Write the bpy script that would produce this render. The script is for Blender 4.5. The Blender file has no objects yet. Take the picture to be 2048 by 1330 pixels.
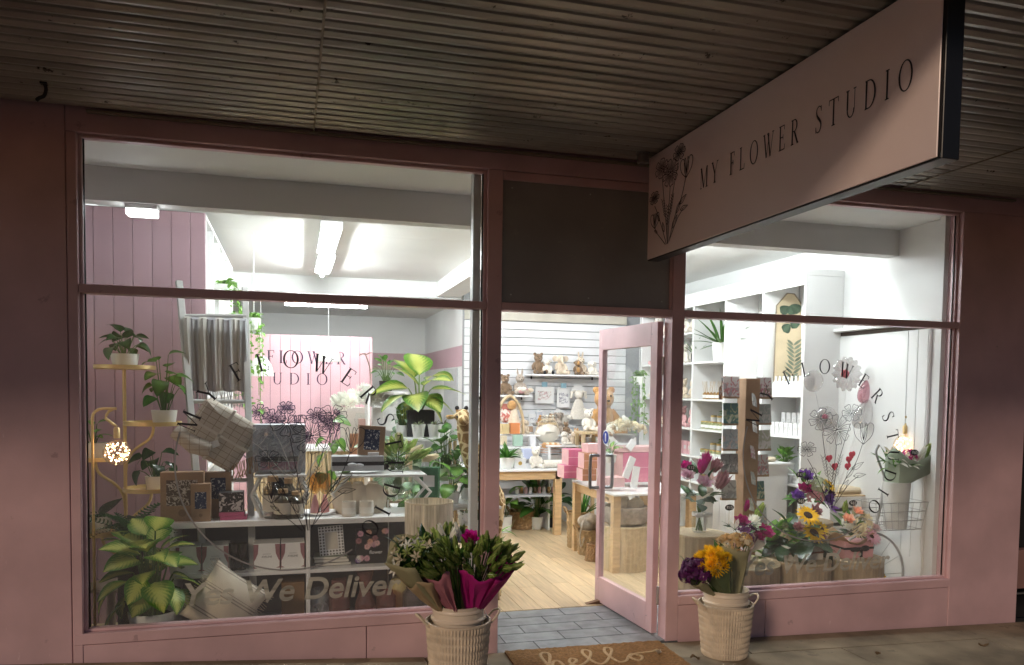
import bpy, math, random
from mathutils import Vector, Matrix, Euler

sc = bpy.context.scene
R = math.radians
PI = math.pi
rnd = random.Random(7)

# ------------------------------------------------------------------ camera
CAM = Vector((0.0, -4.56, 1.597))
FPX, PPX, PPY = 1582.2, 1024.0, 858.8          # focal length and principal point, photo pixels
_yaw, _pit, _rol = R(15.62), R(-2.89), R(-0.75)
_fwd = Vector((math.sin(_yaw) * math.cos(_pit), math.cos(_yaw) * math.cos(_pit), math.sin(_pit)))
_rt = Vector((math.cos(_yaw), -math.sin(_yaw), 0))
_dn = _fwd.cross(_rt)
_r2 = _rt * math.cos(_rol) + _dn * math.sin(_rol)
_d2 = _dn * math.cos(_rol) - _rt * math.sin(_rol)
cd = bpy.data.cameras.new('camera')
cam = bpy.data.objects.new('camera', cd)
sc.collection.objects.link(cam)
cam.matrix_world = Matrix((( _r2.x, -_d2.x, -_fwd.x, CAM.x), (_r2.y, -_d2.y, -_fwd.y, CAM.y),
                           (_r2.z, -_d2.z, -_fwd.z, CAM.z), (0, 0, 0, 1)))
cd.sensor_width = 36
cd.lens = 36 * FPX / 2048
cd.shift_y = (PPY - 665) / 2048
cd.clip_start = 0.05
cd.clip_end = 400
sc.camera = cam

# ------------------------------------------------------------------ night sky and street light
w = bpy.data.worlds.new('World')
sc.world = w
w.use_nodes = True
nt = w.node_tree
sky = nt.nodes.new('ShaderNodeTexSky')
sky.sky_type = 'NISHITA'
sky.sun_disc = False
sky.sun_elevation = R(-0.8)
sky.ozone_density = 2.2
sky.dust_density = 0.3
sky.sun_rotation = R(-134)
bg = nt.nodes['Background']
nt.links.new(sky.outputs[0], bg.inputs[0])
bg.inputs[1].default_value = 0.15
sl = bpy.data.lights.new('street_light', 'SUN')
sl.energy = 0.36
sl.angle = R(8.0)
sl.color = (1.0, 0.76, 0.56)
so = bpy.data.objects.new('street_light', sl)
sc.collection.objects.link(so)
SUN_DIR = Vector((1.05, 1.0, -0.60)).normalized()
so.rotation_euler = (-SUN_DIR).to_track_quat('Z', 'Y').to_euler()
so.location = (-6, -8, 7)
sc.view_settings.view_transform = 'Standard'
sc.view_settings.look = 'None'
sc.view_settings.exposure = 1.7
sc.view_settings.gamma = 1.0
sc.cycles.use_denoising = True
sc.cycles.max_bounces = 10
sc.cycles.transparent_max_bounces = 24
sc.cycles.sample_clamp_indirect = 6.0
TUBE = 73.0          # emission of the fluorescent tubes
BAY = 6.0            # emission of the diffuser lights in the window bays


def at(u, v, Y):
    """world point on the plane y = Y that the photo shows at pixel (u, v)"""
    d = _r2 * ((u - PPX) / FPX) + _d2 * ((v - PPY) / FPX) + _fwd
    return CAM + d * ((Y - CAM.y) / d.y)


def atX(u, v, X):
    d = _r2 * ((u - PPX) / FPX) + _d2 * ((v - PPY) / FPX) + _fwd
    return CAM + d * ((X - CAM.x) / d.x)


def atZ(u, v, Z):
    d = _r2 * ((u - PPX) / FPX) + _d2 * ((v - PPY) / FPX) + _fwd
    return CAM + d * ((Z - CAM.z) / d.z)


# ------------------------------------------------------------------ materials
MATS = {}


def mat(key, rgb, rough=0.55, metal=0.0, var=0.12, vscale=6.0, bump=0.0, bscale=60.0, spec=0.4, rand=0.0,
        coat=0.0, stretch=None, trans=0.0, sheen=0.0):
    if key in MATS:
        return MATS[key]
    m = bpy.data.materials.new(key)
    m.use_nodes = True
    n, l = m.node_tree.nodes, m.node_tree.links
    b = n['Principled BSDF']
    b.inputs['Roughness'].default_value = rough
    b.inputs['Metallic'].default_value = metal
    b.inputs['Specular IOR Level'].default_value = spec
    b.inputs['Coat Weight'].default_value = coat
    if trans:
        b.inputs['Subsurface Weight'].default_value = trans
        b.inputs['Subsurface Radius'].default_value = (0.01, 0.01, 0.006)
    if sheen:
        b.inputs['Sheen Weight'].default_value = sheen
    tc = n.new('ShaderNodeTexCoord')
    mp = n.new('ShaderNodeMapping')
    l.new(tc.outputs['Object'], mp.inputs[0])
    if stretch:
        mp.inputs['Scale'].default_value = stretch
    nz = n.new('ShaderNodeTexNoise')
    nz.inputs['Scale'].default_value = vscale
    nz.inputs['Detail'].default_value = 5
    l.new(mp.outputs[0], nz.inputs['Vector'])
    mr = n.new('ShaderNodeMapRange')
    mr.inputs[1].default_value, mr.inputs[2].default_value = 0.3, 0.7
    mr.inputs[3].default_value, mr.inputs[4].default_value = 1 - var, 1 + var * 0.6
    l.new(nz.outputs[0], mr.inputs[0])
    mx = n.new('ShaderNodeMix')
    mx.data_type = 'RGBA'
    mx.blend_type = 'MULTIPLY'
    mx.inputs[0].default_value = 1
    mx.inputs[6].default_value = (*rgb, 1)
    l.new(mr.outputs[0], mx.inputs[7])
    out = mx.outputs[2]
    if rand:
        oi = n.new('ShaderNodeObjectInfo')
        m2 = n.new('ShaderNodeMapRange')
        m2.inputs[3].default_value, m2.inputs[4].default_value = 1 - rand, 1 + rand
        l.new(oi.outputs['Random'], m2.inputs[0])
        mx2 = n.new('ShaderNodeMix')
        mx2.data_type = 'RGBA'
        mx2.blend_type = 'MULTIPLY'
        mx2.inputs[0].default_value = 1
        l.new(out, mx2.inputs[6])
        l.new(m2.outputs[0], mx2.inputs[7])
        out = mx2.outputs[2]
    l.new(out, b.inputs['Base Color'])
    if bump:
        bn = n.new('ShaderNodeTexNoise')
        bn.inputs['Scale'].default_value = bscale
        bn.inputs['Detail'].default_value = 4
        l.new(mp.outputs[0], bn.inputs['Vector'])
        bp = n.new('ShaderNodeBump')
        bp.inputs['Strength'].default_value = bump
        bp.inputs['Distance'].default_value = 0.004
        l.new(bn.outputs[0], bp.inputs['Height'])
        l.new(bp.outputs[0], b.inputs['Normal'])
    MATS[key] = m
    return m


def specks(m, scale, thr, col, amount, stretch=(1, 1, 1)):
    """scattered scuffs, chips or gum spots with outlines of their own"""
    n, l = m.node_tree.nodes, m.node_tree.links
    b = n['Principled BSDF']
    src = b.inputs['Base Color'].links[0].from_socket
    tc = n.new('ShaderNodeTexCoord')
    mp = n.new('ShaderNodeMapping')
    mp.inputs['Scale'].default_value = stretch
    nz = n.new('ShaderNodeTexNoise')
    nz.inputs['Scale'].default_value = scale
    nz.inputs['Detail'].default_value = 5
    nz.inputs['Roughness'].default_value = .65
    l.new(tc.outputs['Object'], mp.inputs[0])
    l.new(mp.outputs[0], nz.inputs['Vector'])
    mr = n.new('ShaderNodeMapRange')
    mr.inputs[1].default_value, mr.inputs[2].default_value = thr, thr + .04
    mr.inputs[4].default_value = amount
    l.new(nz.outputs[0], mr.inputs[0])
    mx = n.new('ShaderNodeMix')
    mx.data_type = 'RGBA'
    mx.inputs[7].default_value = (*col, 1)
    l.new(mr.outputs[0], mx.inputs[0])
    l.new(src, mx.inputs[6])
    l.new(mx.outputs[2], b.inputs['Base Color'])


def emit(key, rgb, s):
    if key in MATS:
        return MATS[key]
    m = bpy.data.materials.new(key)
    m.use_nodes = True
    n, l = m.node_tree.nodes, m.node_tree.links
    n.remove(n['Principled BSDF'])
    e = n.new('ShaderNodeEmission')
    e.inputs[0].default_value = (*rgb, 1)
    e.inputs[1].default_value = s
    l.new(e.outputs[0], n['Material Output'].inputs[0])
    MATS[key] = m
    return m


def glass(key, tint=(0.96, 0.98, 0.97), f0=0.04, dirt=0.012, dcol=(0.7, 0.72, 0.72), rough=0.0):
    """thin clear sheet: looks through, mirrors more at grazing angles"""
    if key in MATS:
        return MATS[key]
    m = bpy.data.materials.new(key)
    m.use_nodes = True
    n, l = m.node_tree.nodes, m.node_tree.links
    n.remove(n['Principled BSDF'])
    lw = n.new('ShaderNodeLayerWeight')
    lw.inputs[0].default_value = 0.5
    pw = n.new('ShaderNodeMath')
    pw.operation = 'POWER'
    pw.inputs[1].default_value = 5
    l.new(lw.outputs['Facing'], pw.inputs[0])
    ma = n.new('ShaderNodeMath')
    ma.operation = 'MULTIPLY_ADD'
    ma.inputs[1].default_value = 1 - f0
    ma.inputs[2].default_value = f0
    l.new(pw.outputs[0], ma.inputs[0])
    t = n.new('ShaderNodeBsdfTransparent')
    t.inputs[0].default_value = (*tint, 1)
    g = n.new('ShaderNodeBsdfGlossy')
    g.inputs['Roughness'].default_value = rough
    x = n.new('ShaderNodeMixShader')
    l.new(ma.outputs[0], x.inputs[0])
    l.new(t.outputs[0], x.inputs[1])
    l.new(g.outputs[0], x.inputs[2])
    d = n.new('ShaderNodeBsdfDiffuse')
    d.inputs[0].default_value = (*dcol, 1)
    nz = n.new('ShaderNodeTexNoise')
    nz.inputs['Scale'].default_value = 3
    nz.inputs['Detail'].default_value = 8
    mu = n.new('ShaderNodeMath')
    mu.operation = 'MULTIPLY'
    mu.inputs[1].default_value = dirt * 2
    l.new(nz.outputs[0], mu.inputs[0])
    x2 = n.new('ShaderNodeMixShader')
    l.new(mu.outputs[0], x2.inputs[0])
    l.new(x.outputs[0], x2.inputs[1])
    l.new(d.outputs[0], x2.inputs[2])
    l.new(x2.outputs[0], n['Material Output'].inputs[0])
    MATS[key] = m
    return m


def leafmat(key, edge, mid, rough=0.38, vein=0.35, spots=None, streak=0.0):
    """leaf: colour runs from midrib to margin along the leaf's own UV, with side veins"""
    if key in MATS:
        return MATS[key]
    m = bpy.data.materials.new(key)
    m.use_nodes = True
    n, l = m.node_tree.nodes, m.node_tree.links
    b = n['Principled BSDF']
    b.inputs['Roughness'].default_value = rough
    uv = n.new('ShaderNodeUVMap')
    sp = n.new('ShaderNodeSeparateXYZ')
    l.new(uv.outputs[0], sp.inputs[0])
    a = n.new('ShaderNodeMath'); a.operation = 'ABSOLUTE'
    l.new(sp.outputs[0], a.inputs[0])
    # vein wave along the leaf, slanted by |u|
    s1 = n.new('ShaderNodeMath'); s1.operation = 'MULTIPLY_ADD'
    l.new(a.outputs[0], s1.inputs[0]); s1.inputs[1].default_value = -0.35
    l.new(sp.outputs[1], s1.inputs[2])
    s2 = n.new('ShaderNodeMath'); s2.operation = 'MULTIPLY'; s2.inputs[1].default_value = 62
    l.new(s1.outputs[0], s2.inputs[0])
    s3 = n.new('ShaderNodeMath'); s3.operation = 'SINE'
    l.new(s2.outputs[0], s3.inputs[0])
    nz = n.new('ShaderNodeTexNoise'); nz.inputs['Scale'].default_value = 9; nz.inputs['Detail'].default_value = 3
    l.new(uv.outputs[0], nz.inputs['Vector'])
    k = n.new('ShaderNodeMath'); k.operation = 'MULTIPLY_ADD'
    l.new(s3.outputs[0], k.inputs[0]); k.inputs[1].default_value = vein * 0.35
    l.new(a.outputs[0], k.inputs[2])
    k2 = n.new('ShaderNodeMath'); k2.operation = 'MULTIPLY_ADD'
    l.new(nz.outputs[0], k2.inputs[0]); k2.inputs[1].default_value = streak
    l.new(k.outputs[0], k2.inputs[2])
    rp = n.new('ShaderNodeValToRGB')
    rp.color_ramp.elements[0].position = 0.25 + streak * .4
    rp.color_ramp.elements[0].color = (*mid, 1)
    rp.color_ramp.elements[1].position = 0.9 + streak * .4 if streak else 0.8
    rp.color_ramp.elements[1].color = (*edge, 1)
    l.new(k2.outputs[0], rp.inputs[0])
    col = rp.outputs[0]
    if spots:
        vo = n.new('ShaderNodeTexVoronoi'); vo.inputs['Scale'].default_value = 9
        l.new(uv.outputs[0], vo.inputs['Vector'])
        lt = n.new('ShaderNodeMath'); lt.operation = 'LESS_THAN'; lt.inputs[1].default_value = 0.2
        l.new(vo.outputs[0], lt.inputs[0])
        mx = n.new('ShaderNodeMix'); mx.data_type = 'RGBA'
        l.new(lt.outputs[0], mx.inputs[0]); l.new(col, mx.inputs[6]); mx.inputs[7].default_value = (*spots, 1)
        col = mx.outputs[2]
    oi = n.new('ShaderNodeObjectInfo')
    hs = n.new('ShaderNodeHueSaturation')
    mr = n.new('ShaderNodeMapRange'); mr.inputs[3].default_value = 0.75; mr.inputs[4].default_value = 1.25
    l.new(oi.outputs['Random'], mr.inputs[0]); l.new(mr.outputs[0], hs.inputs['Value']); l.new(col, hs.inputs['Color'])
    l.new(hs.outputs[0], b.inputs['Base Color'])
    tr = n.new('ShaderNodeBsdfTranslucent')
    l.new(hs.outputs[0], tr.inputs[0])
    ms = n.new('ShaderNodeMixShader'); ms.inputs[0].default_value = 0.35
    l.new(b.outputs[0], ms.inputs[1]); l.new(tr.outputs[0], ms.inputs[2])
    l.new(ms.outputs[0], n['Material Output'].inputs[0])
    MATS[key] = m
    return m


def pmat(key, base, ink, scale=14.0, thr=0.52, ink2=None, rough=0.4):
    """flat print: blotches of ink on a base"""
    if key in MATS:
        return MATS[key]
    m = mat(key, base, rough, var=0.02)
    n, l = m.node_tree.nodes, m.node_tree.links
    b = n['Principled BSDF']
    tc = n.new('ShaderNodeTexCoord')
    nz = n.new('ShaderNodeTexNoise'); nz.inputs['Scale'].default_value = scale; nz.inputs['Detail'].default_value = 2
    nz.inputs['Distortion'].default_value = 1.5
    l.new(tc.outputs['Object'], nz.inputs['Vector'])
    rp = n.new('ShaderNodeValToRGB')
    e = rp.color_ramp.elements
    e[0].position = thr - 0.02; e[0].color = (*base, 1)
    e[1].position = thr + 0.02; e[1].color = (*ink, 1)
    if ink2:
        q = e.new(thr + 0.09); q.color = (*ink2, 1)
    l.new(nz.outputs[0], rp.inputs[0])
    l.new(rp.outputs[0], b.inputs['Base Color'])
    return m


# ------------------------------------------------------------------ mesh building
class MB:
    def __init__(s):
        s.v, s.f, s.uv, s.mi = [], [], None, []
        s.cur = 0

    def add(s, vs, fs):
        o = len(s.v)
        s.v += [tuple(p) for p in vs]
        s.f += [tuple(i + o for i in f) for f in fs]
        s.mi += [s.cur] * len(fs)
        return s

    def box(s, c, d, rot=None, ch=0.0):
        x, y, z = d[0] / 2, d[1] / 2, d[2] / 2
        ch = min(ch, x * .9, y * .9, z * .9)
        if ch <= 0:
            vs = [(-x, -y, -z), (x, -y, -z), (x, y, -z), (-x, y, -z), (-x, -y, z), (x, -y, z), (x, y, z), (-x, y, z)]
            fs = [(0, 3, 2, 1), (4, 5, 6, 7), (0, 1, 5, 4), (1, 2, 6, 5), (2, 3, 7, 6), (3, 0, 4, 7)]
        else:
            vs, fs = [], []
            sg = [(-1, -1, -1), (1, -1, -1), (1, 1, -1), (-1, 1, -1), (-1, -1, 1), (1, -1, 1), (1, 1, 1), (-1, 1, 1)]
            for a, b, e in sg:      # three verts per corner: pulled in on y/z, x/z, x/y
                vs += [(a * x, b * (y - ch), e * (z - ch)), (a * (x - ch), b * y, e * (z - ch)), (a * (x - ch), b * (y - ch), e * z)]
            q = [(0, 3, 2, 1), (4, 5, 6, 7), (0, 1, 5, 4), (1, 2, 6, 5), (2, 3, 7, 6), (3, 0, 4, 7)]
            ax = [2, 2, 1, 0, 1, 0]
            for k, f in zip(ax, q):
                fs.append(tuple(i * 3 + k for i in f))
            for i, j in ((0, 1), (1, 2), (2, 3), (3, 0), (4, 5), (5, 6), (6, 7), (7, 4), (0, 4), (1, 5), (2, 6), (3, 7)):
                k = [t for t in range(3) if sg[i][t] == sg[j][t]]
                fs.append((i * 3 + k[0], j * 3 + k[0], j * 3 + k[1], i * 3 + k[1]))
            for i in range(8):
                fs.append((i * 3, i * 3 + 1, i * 3 + 2))
        if rot is not None:
            vs = [rot @ Vector(p) for p in vs]
        return s.add([(p[0] + c[0], p[1] + c[1], p[2] + c[2]) for p in vs], fs)

    def span(s, a, b, ch=0.0):
        return s.box([(a[i] + b[i]) / 2 for i in range(3)], [abs(b[i] - a[i]) for i in range(3)], ch=ch)

    def lathe(s, prof, n=24, c=(0, 0, 0), cap=True, sx=1.0, sy=1.0):
        vs, fs = [], []
        for r, z in prof:
            for k in range(n):
                a = 2 * PI * k / n
                vs.append((c[0] + r * math.cos(a) * sx, c[1] + r * math.sin(a) * sy, c[2] + z))
        for i in range(len(prof) - 1):
            for k in range(n):
                fs.append((i * n + k, i * n + (k + 1) % n, (i + 1) * n + (k + 1) % n, (i + 1) * n + k))
        if cap:
            if prof[0][0] > 1e-5:
                fs.append(tuple(range(n - 1, -1, -1)))
            if prof[-1][0] > 1e-5:
                fs.append(tuple((len(prof) - 1) * n + k for k in range(n)))
        return s.add(vs, fs)

    def tube(s, pts, r, n=8, cap=True, closed=False):
        pts = [Vector(p) for p in pts]
        m = len(pts)
        rs = r if isinstance(r, (list, tuple)) else [r] * m
        vs, fs = [], []
        t0 = (pts[1] - pts[0]).normalized()
        u = t0.orthogonal().normalized()
        for i, p in enumerate(pts):
            if closed:
                t = (pts[(i + 1) % m] - pts[i - 1]).normalized()
            else:
                t = (pts[min(i + 1, m - 1)] - pts[max(i - 1, 0)])
                t = t.normalized() if t.length > 1e-9 else t0
            u = (u - t * u.dot(t))
            u = u.normalized() if u.length > 1e-6 else t.orthogonal().normalized()
            w_ = t.cross(u)
            for k in range(n):
                a = 2 * PI * k / n
                vs.append(p + (u * math.cos(a) + w_ * math.sin(a)) * rs[i])
        for i in range(m if closed else m - 1):
            j = (i + 1) % m
            for k in range(n):
                fs.append((i * n + k, i * n + (k + 1) % n, j * n + (k + 1) % n, j * n + k))
        if cap and not closed:
            fs.append(tuple(range(n - 1, -1, -1)))
            fs.append(tuple((m - 1) * n + k for k in range(n)))
        return s.add(vs, fs)

    def ball(s, c, r, nu=12, nv=8, rot=None):
        r = r if isinstance(r, (list, tuple)) else (r, r, r)
        vs, fs = [], []
        for i in range(nv + 1):
            th = PI * i / nv
            for k in range(nu):
                a = 2 * PI * k / nu
                p = Vector((r[0] * math.sin(th) * math.cos(a), r[1] * math.sin(th) * math.sin(a), -r[2] * math.cos(th)))
                if rot is not None:
                    p = rot @ p
                vs.append((p.x + c[0], p.y + c[1], p.z + c[2]))
        for i in range(nv):
            for k in range(nu):
                fs.append((i * nu + k, i * nu + (k + 1) % nu, (i + 1) * nu + (k + 1) % nu, (i + 1) * nu + k))
        return s.add(vs, fs)

    def mesh(s, name, mats=(), smooth=False):
        me = bpy.data.meshes.new(name)
        me.from_pydata(s.v, [], s.f)
        for m in (mats if isinstance(mats, (list, tuple)) else [mats]):
            me.materials.append(m)
        if any(s.mi):
            me.polygons.foreach_set('material_index', s.mi)
        if s.uv:
            ul = me.uv_layers.new(name='UVMap')
            ul.data.foreach_set('uv', [c for lp in me.loops for c in s.uv[lp.vertex_index]])
        if smooth:
            me.polygons.foreach_set('use_smooth', [True] * len(me.polygons))
            me.set_sharp_from_angle(angle=R(40))
        me.update()
        return me


def link(o, parent=None):
    sc.collection.objects.link(o)
    if parent is not None:
        o.parent = parent
    return o


def tag(o, label=None, cat=None, group=None, kind=None):
    for k, x in (('label', label), ('category', cat), ('group', group), ('kind', kind)):
        if x:
            o[k] = x
    return o


def thing(name, label, cat, loc=(0, 0, 0), rz=0.0, group=None):
    o = bpy.data.objects.new(name, None)
    o.empty_display_size = 0.05
    o.location = loc
    o.rotation_euler = (0, 0, rz)
    link(o)
    return tag(o, label, cat, group)


def part(name, mb, m, parent=None, loc=(0, 0, 0), rot=None, smooth=False, label=None):
    me = mb if isinstance(mb, bpy.types.Mesh) else mb.mesh(name, m, smooth)
    o = bpy.data.objects.new(name, me)
    o.location = loc
    if rot is not None:
        o.rotation_euler = rot
    link(o, parent)
    if label:
        o['label'] = label
    return o


def solo(name, label, cat, mb, m, loc=(0, 0, 0), rz=0.0, group=None, smooth=False):
    o = part(name, mb, m, None, loc, (0, 0, rz), smooth)
    return tag(o, label, cat, group)


def struct(name, mb, m, **k):
    return tag(part(name, mb, m, **k), kind='structure')


def copy_tree(o, parent=None):
    c = o.copy()
    link(c, parent)
    for ch in list(o.children):
        copy_tree(ch, c)
    return c


def smoothpts(p, k=6, closed=False):
    p = [Vector(x) for x in p]
    n = len(p)
    out = []
    for i in range(n if closed else n - 1):
        a, b = p[i], p[(i + 1) % n]
        pa = p[i - 1] if (closed or i > 0) else a
        pb = p[(i + 2) % n] if (closed or i + 2 < n) else b
        for j in range(k):
            t = j / k
            out.append(0.5 * ((2 * a) + (b - pa) * t + (2 * pa - 5 * a + 4 * b - pb) * t * t + (3 * a - pa - 3 * b + pb) * t ** 3))
    if not closed:
        out.append(p[-1])
    return out


# ------------------------------------------------------------------ 2-D artwork: letters and line drawings
def q_stroke(P, a, b, wd):
    a, b = Vector(a), Vector(b)
    d = (b - a).normalized()
    n = Vector((-d.y, d.x)) * wd / 2
    P.append([a + n, a - n, b - n, b + n])


def ring(P, cx, cy, rx, ry, tx, ty, a0=0, a1=360, n=28):
    for i in range(n):
        t0, t1 = R(a0 + (a1 - a0) * i / n), R(a0 + (a1 - a0) * (i + 1) / n)
        f = lambda t, x, y: Vector((cx + x * math.cos(t), cy + y * math.sin(t)))
        P.append([f(t0, rx, ry), f(t0, rx - tx, ry - ty), f(t1, rx - tx, ry - ty), f(t1, rx, ry)])


def glyph(ch):
    """serif capital in a box one high: (quads, advance)"""
    P = []
    K, H = 0.115, 0.042
    def ser(x, y, l=0.2):
        P.append([Vector((x - l / 2, y)), Vector((x + l / 2, y)), Vector((x + l / 2, y + H)), Vector((x - l / 2, y + H))])
    def stem(x, wd=K, y0=0, y1=1):
        P.append([Vector((x - wd / 2, y0)), Vector((x + wd / 2, y0)), Vector((x + wd / 2, y1)), Vector((x - wd / 2, y1))])
    def bar(x0, x1, y):
        P.append([Vector((x0, y)), Vector((x1, y)), Vector((x1, y + H)), Vector((x0, y + H))])
    if ch == 'M':
        stem(.1, H); stem(.86, K); q_stroke(P, (.12, 1), (.46, .02), K); q_stroke(P, (.46, .02), (.84, 1), H)
        ser(.1, 0, .18); ser(.86, 0, .26); ser(.08, 1 - H, .14); ser(.9, 1 - H, .16); return P, 1.0
    if ch == 'Y':
        stem(.38, K, 0, .48); q_stroke(P, (.06, 1), (.38, .45), K); q_stroke(P, (.72, 1), (.4, .45), H)
        ser(.38, 0, .26); ser(.06, 1 - H, .22); ser(.72, 1 - H, .2); return P, .8
    if ch in 'FE':
        stem(.13); bar(.1, .5, 1 - H); bar(.13, .4, .5); ser(.13, 0, .24); ser(.1, 1 - H, .16)
        q_stroke(P, (.5, 1), (.52, .8), H); q_stroke(P, (.4, .62), (.4, .42), H)
        if ch == 'E':
            bar(.1, .54, 0); q_stroke(P, (.54, 0), (.57, .22), H)
        return P, .62
    if ch == 'L':
        stem(.13); ser(.13, 1 - H, .24); ser(.12, 0, .2); bar(.1, .52, 0); q_stroke(P, (.52, 0), (.55, .24), H); return P, .6
    if ch == 'O':
        ring(P, .46, .5, .44, .515, K, H); return P, .94
    if ch == 'W':
        q_stroke(P, (.06, 1), (.32, 0), K); q_stroke(P, (.32, 0), (.56, .96), H); q_stroke(P, (.44, 1), (.7, 0), K)
        q_stroke(P, (.7, 0), (.96, 1), H); ser(.06, 1 - H, .22); ser(.45, 1 - H, .2); ser(.96, 1 - H, .18); return P, 1.02
    if ch == 'R':
        stem(.13); ser(.13, 0, .24); ser(.08, 1 - H, .12); ring(P, .3, .75, .27, .25, K * .9, H, -90, 90, 14)
        bar(.13, .31, 1 - H); bar(.13, .31, .5); q_stroke(P, (.3, .52), (.62, 0), K); ser(.64, 0, .12); return P, .7
    if ch == 'S':
        pts = smoothpts([(.46, .8), (.4, .95), (.26, .985), (.12, .92), (.08, .78), (.16, .62), (.3, .5), (.44, .36), (.46, .2), (.36, .05), (.22, .015), (.1, .06), (.05, .24)], 5)
        m = len(pts)
        for i in range(m - 1):
            t = (i + .5) / m
            q_stroke(P, pts[i], pts[i + 1], H + (K * 1.05 - H) * max(0, math.sin(PI * (t - .12) / .76)) ** 2 if .12 < t < .88 else H)
        q_stroke(P, (.46, .78), (.46, .99), H); q_stroke(P, (.05, .01), (.05, .24), H); return P, .56
    if ch == 'T':
        stem(.38); ser(.38, 0, .26); bar(.03, .73, 1 - H); q_stroke(P, (.03, 1), (.01, .8), H); q_stroke(P, (.73, 1), (.75, .8), H); return P, .78
    if ch == 'U':
        stem(.14, K, .3, 1); stem(.66, H, .3, 1); ser(.14, 1 - H, .24); ser(.66, 1 - H, .2)
        ring(P, .385, .3, .292, .315, K * .8, H, 180, 360, 16); return P, .84
    if ch == 'D':
        stem(.13); ring(P, .3, .5, .48, .5, K, H, -90, 90, 20); bar(.04, .31, 0); bar(.04, .31, 1 - H); return P, .86
    if ch == 'I':
        stem(.15); ser(.15, 0, .25); ser(.15, 1 - H, .25); return P, .32
    return P, .4


class Art:
    """flat drawing of quads, placed with an origin and two axes"""
    def __init__(s):
        s.q = []

    def text(s, t, x, y, h, track=0.12, rot=0.0, center=False, squash=1.0):
        if center:
            x -= s.width(t, h, track) * squash / 2
        for ch in t:
            P, adv = glyph(ch)
            for q in P:
                s.q.append([Vector((x + p.x * h * squash, y + p.y * h)) for p in q])
            x += (adv + track) * h * squash
        return x

    @staticmethod
    def width(t, h, track=0.12):
        return sum(glyph(c)[1] + track for c in t) * h - track * h

    def char(s, ch, x, y, h, ang):
        P, adv = glyph(ch)
        c, sn = math.cos(ang), math.sin(ang)
        for q in P:
            z = []
            for p in q:
                a, b = (p.x - adv / 2) * h, (p.y - .5) * h
                z.append(Vector((x + a * c - b * sn, y + a * sn + b * c)))
            s.q.append(z)

    def line(s, pts, wd, closed=False):
        pts = [Vector(p) for p in pts]
        if closed:
            pts = pts + [pts[0]]
        n = len(pts)
        L, Rr = [], []
        for i in range(n):
            d = pts[min(i + 1, n - 1)] - pts[max(i - 1, 0)]
            d = d.normalized() if d.length > 1e-9 else Vector((1, 0))
            nn = Vector((-d.y, d.x)) * wd / 2
            L.append(pts[i] + nn); Rr.append(pts[i] - nn)
        for i in range(n - 1):
            s.q.append([L[i], Rr[i], Rr[i + 1], L[i + 1]])

    def build(s, o, ax, ay):
        mb = MB()
        o, ax, ay = Vector(o), Vector(ax), Vector(ay)
        for q in s.q:
            mb.add([o + ax * p.x + ay * p.y for p in q], [(0, 1, 2, 3)])
        return mb


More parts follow.
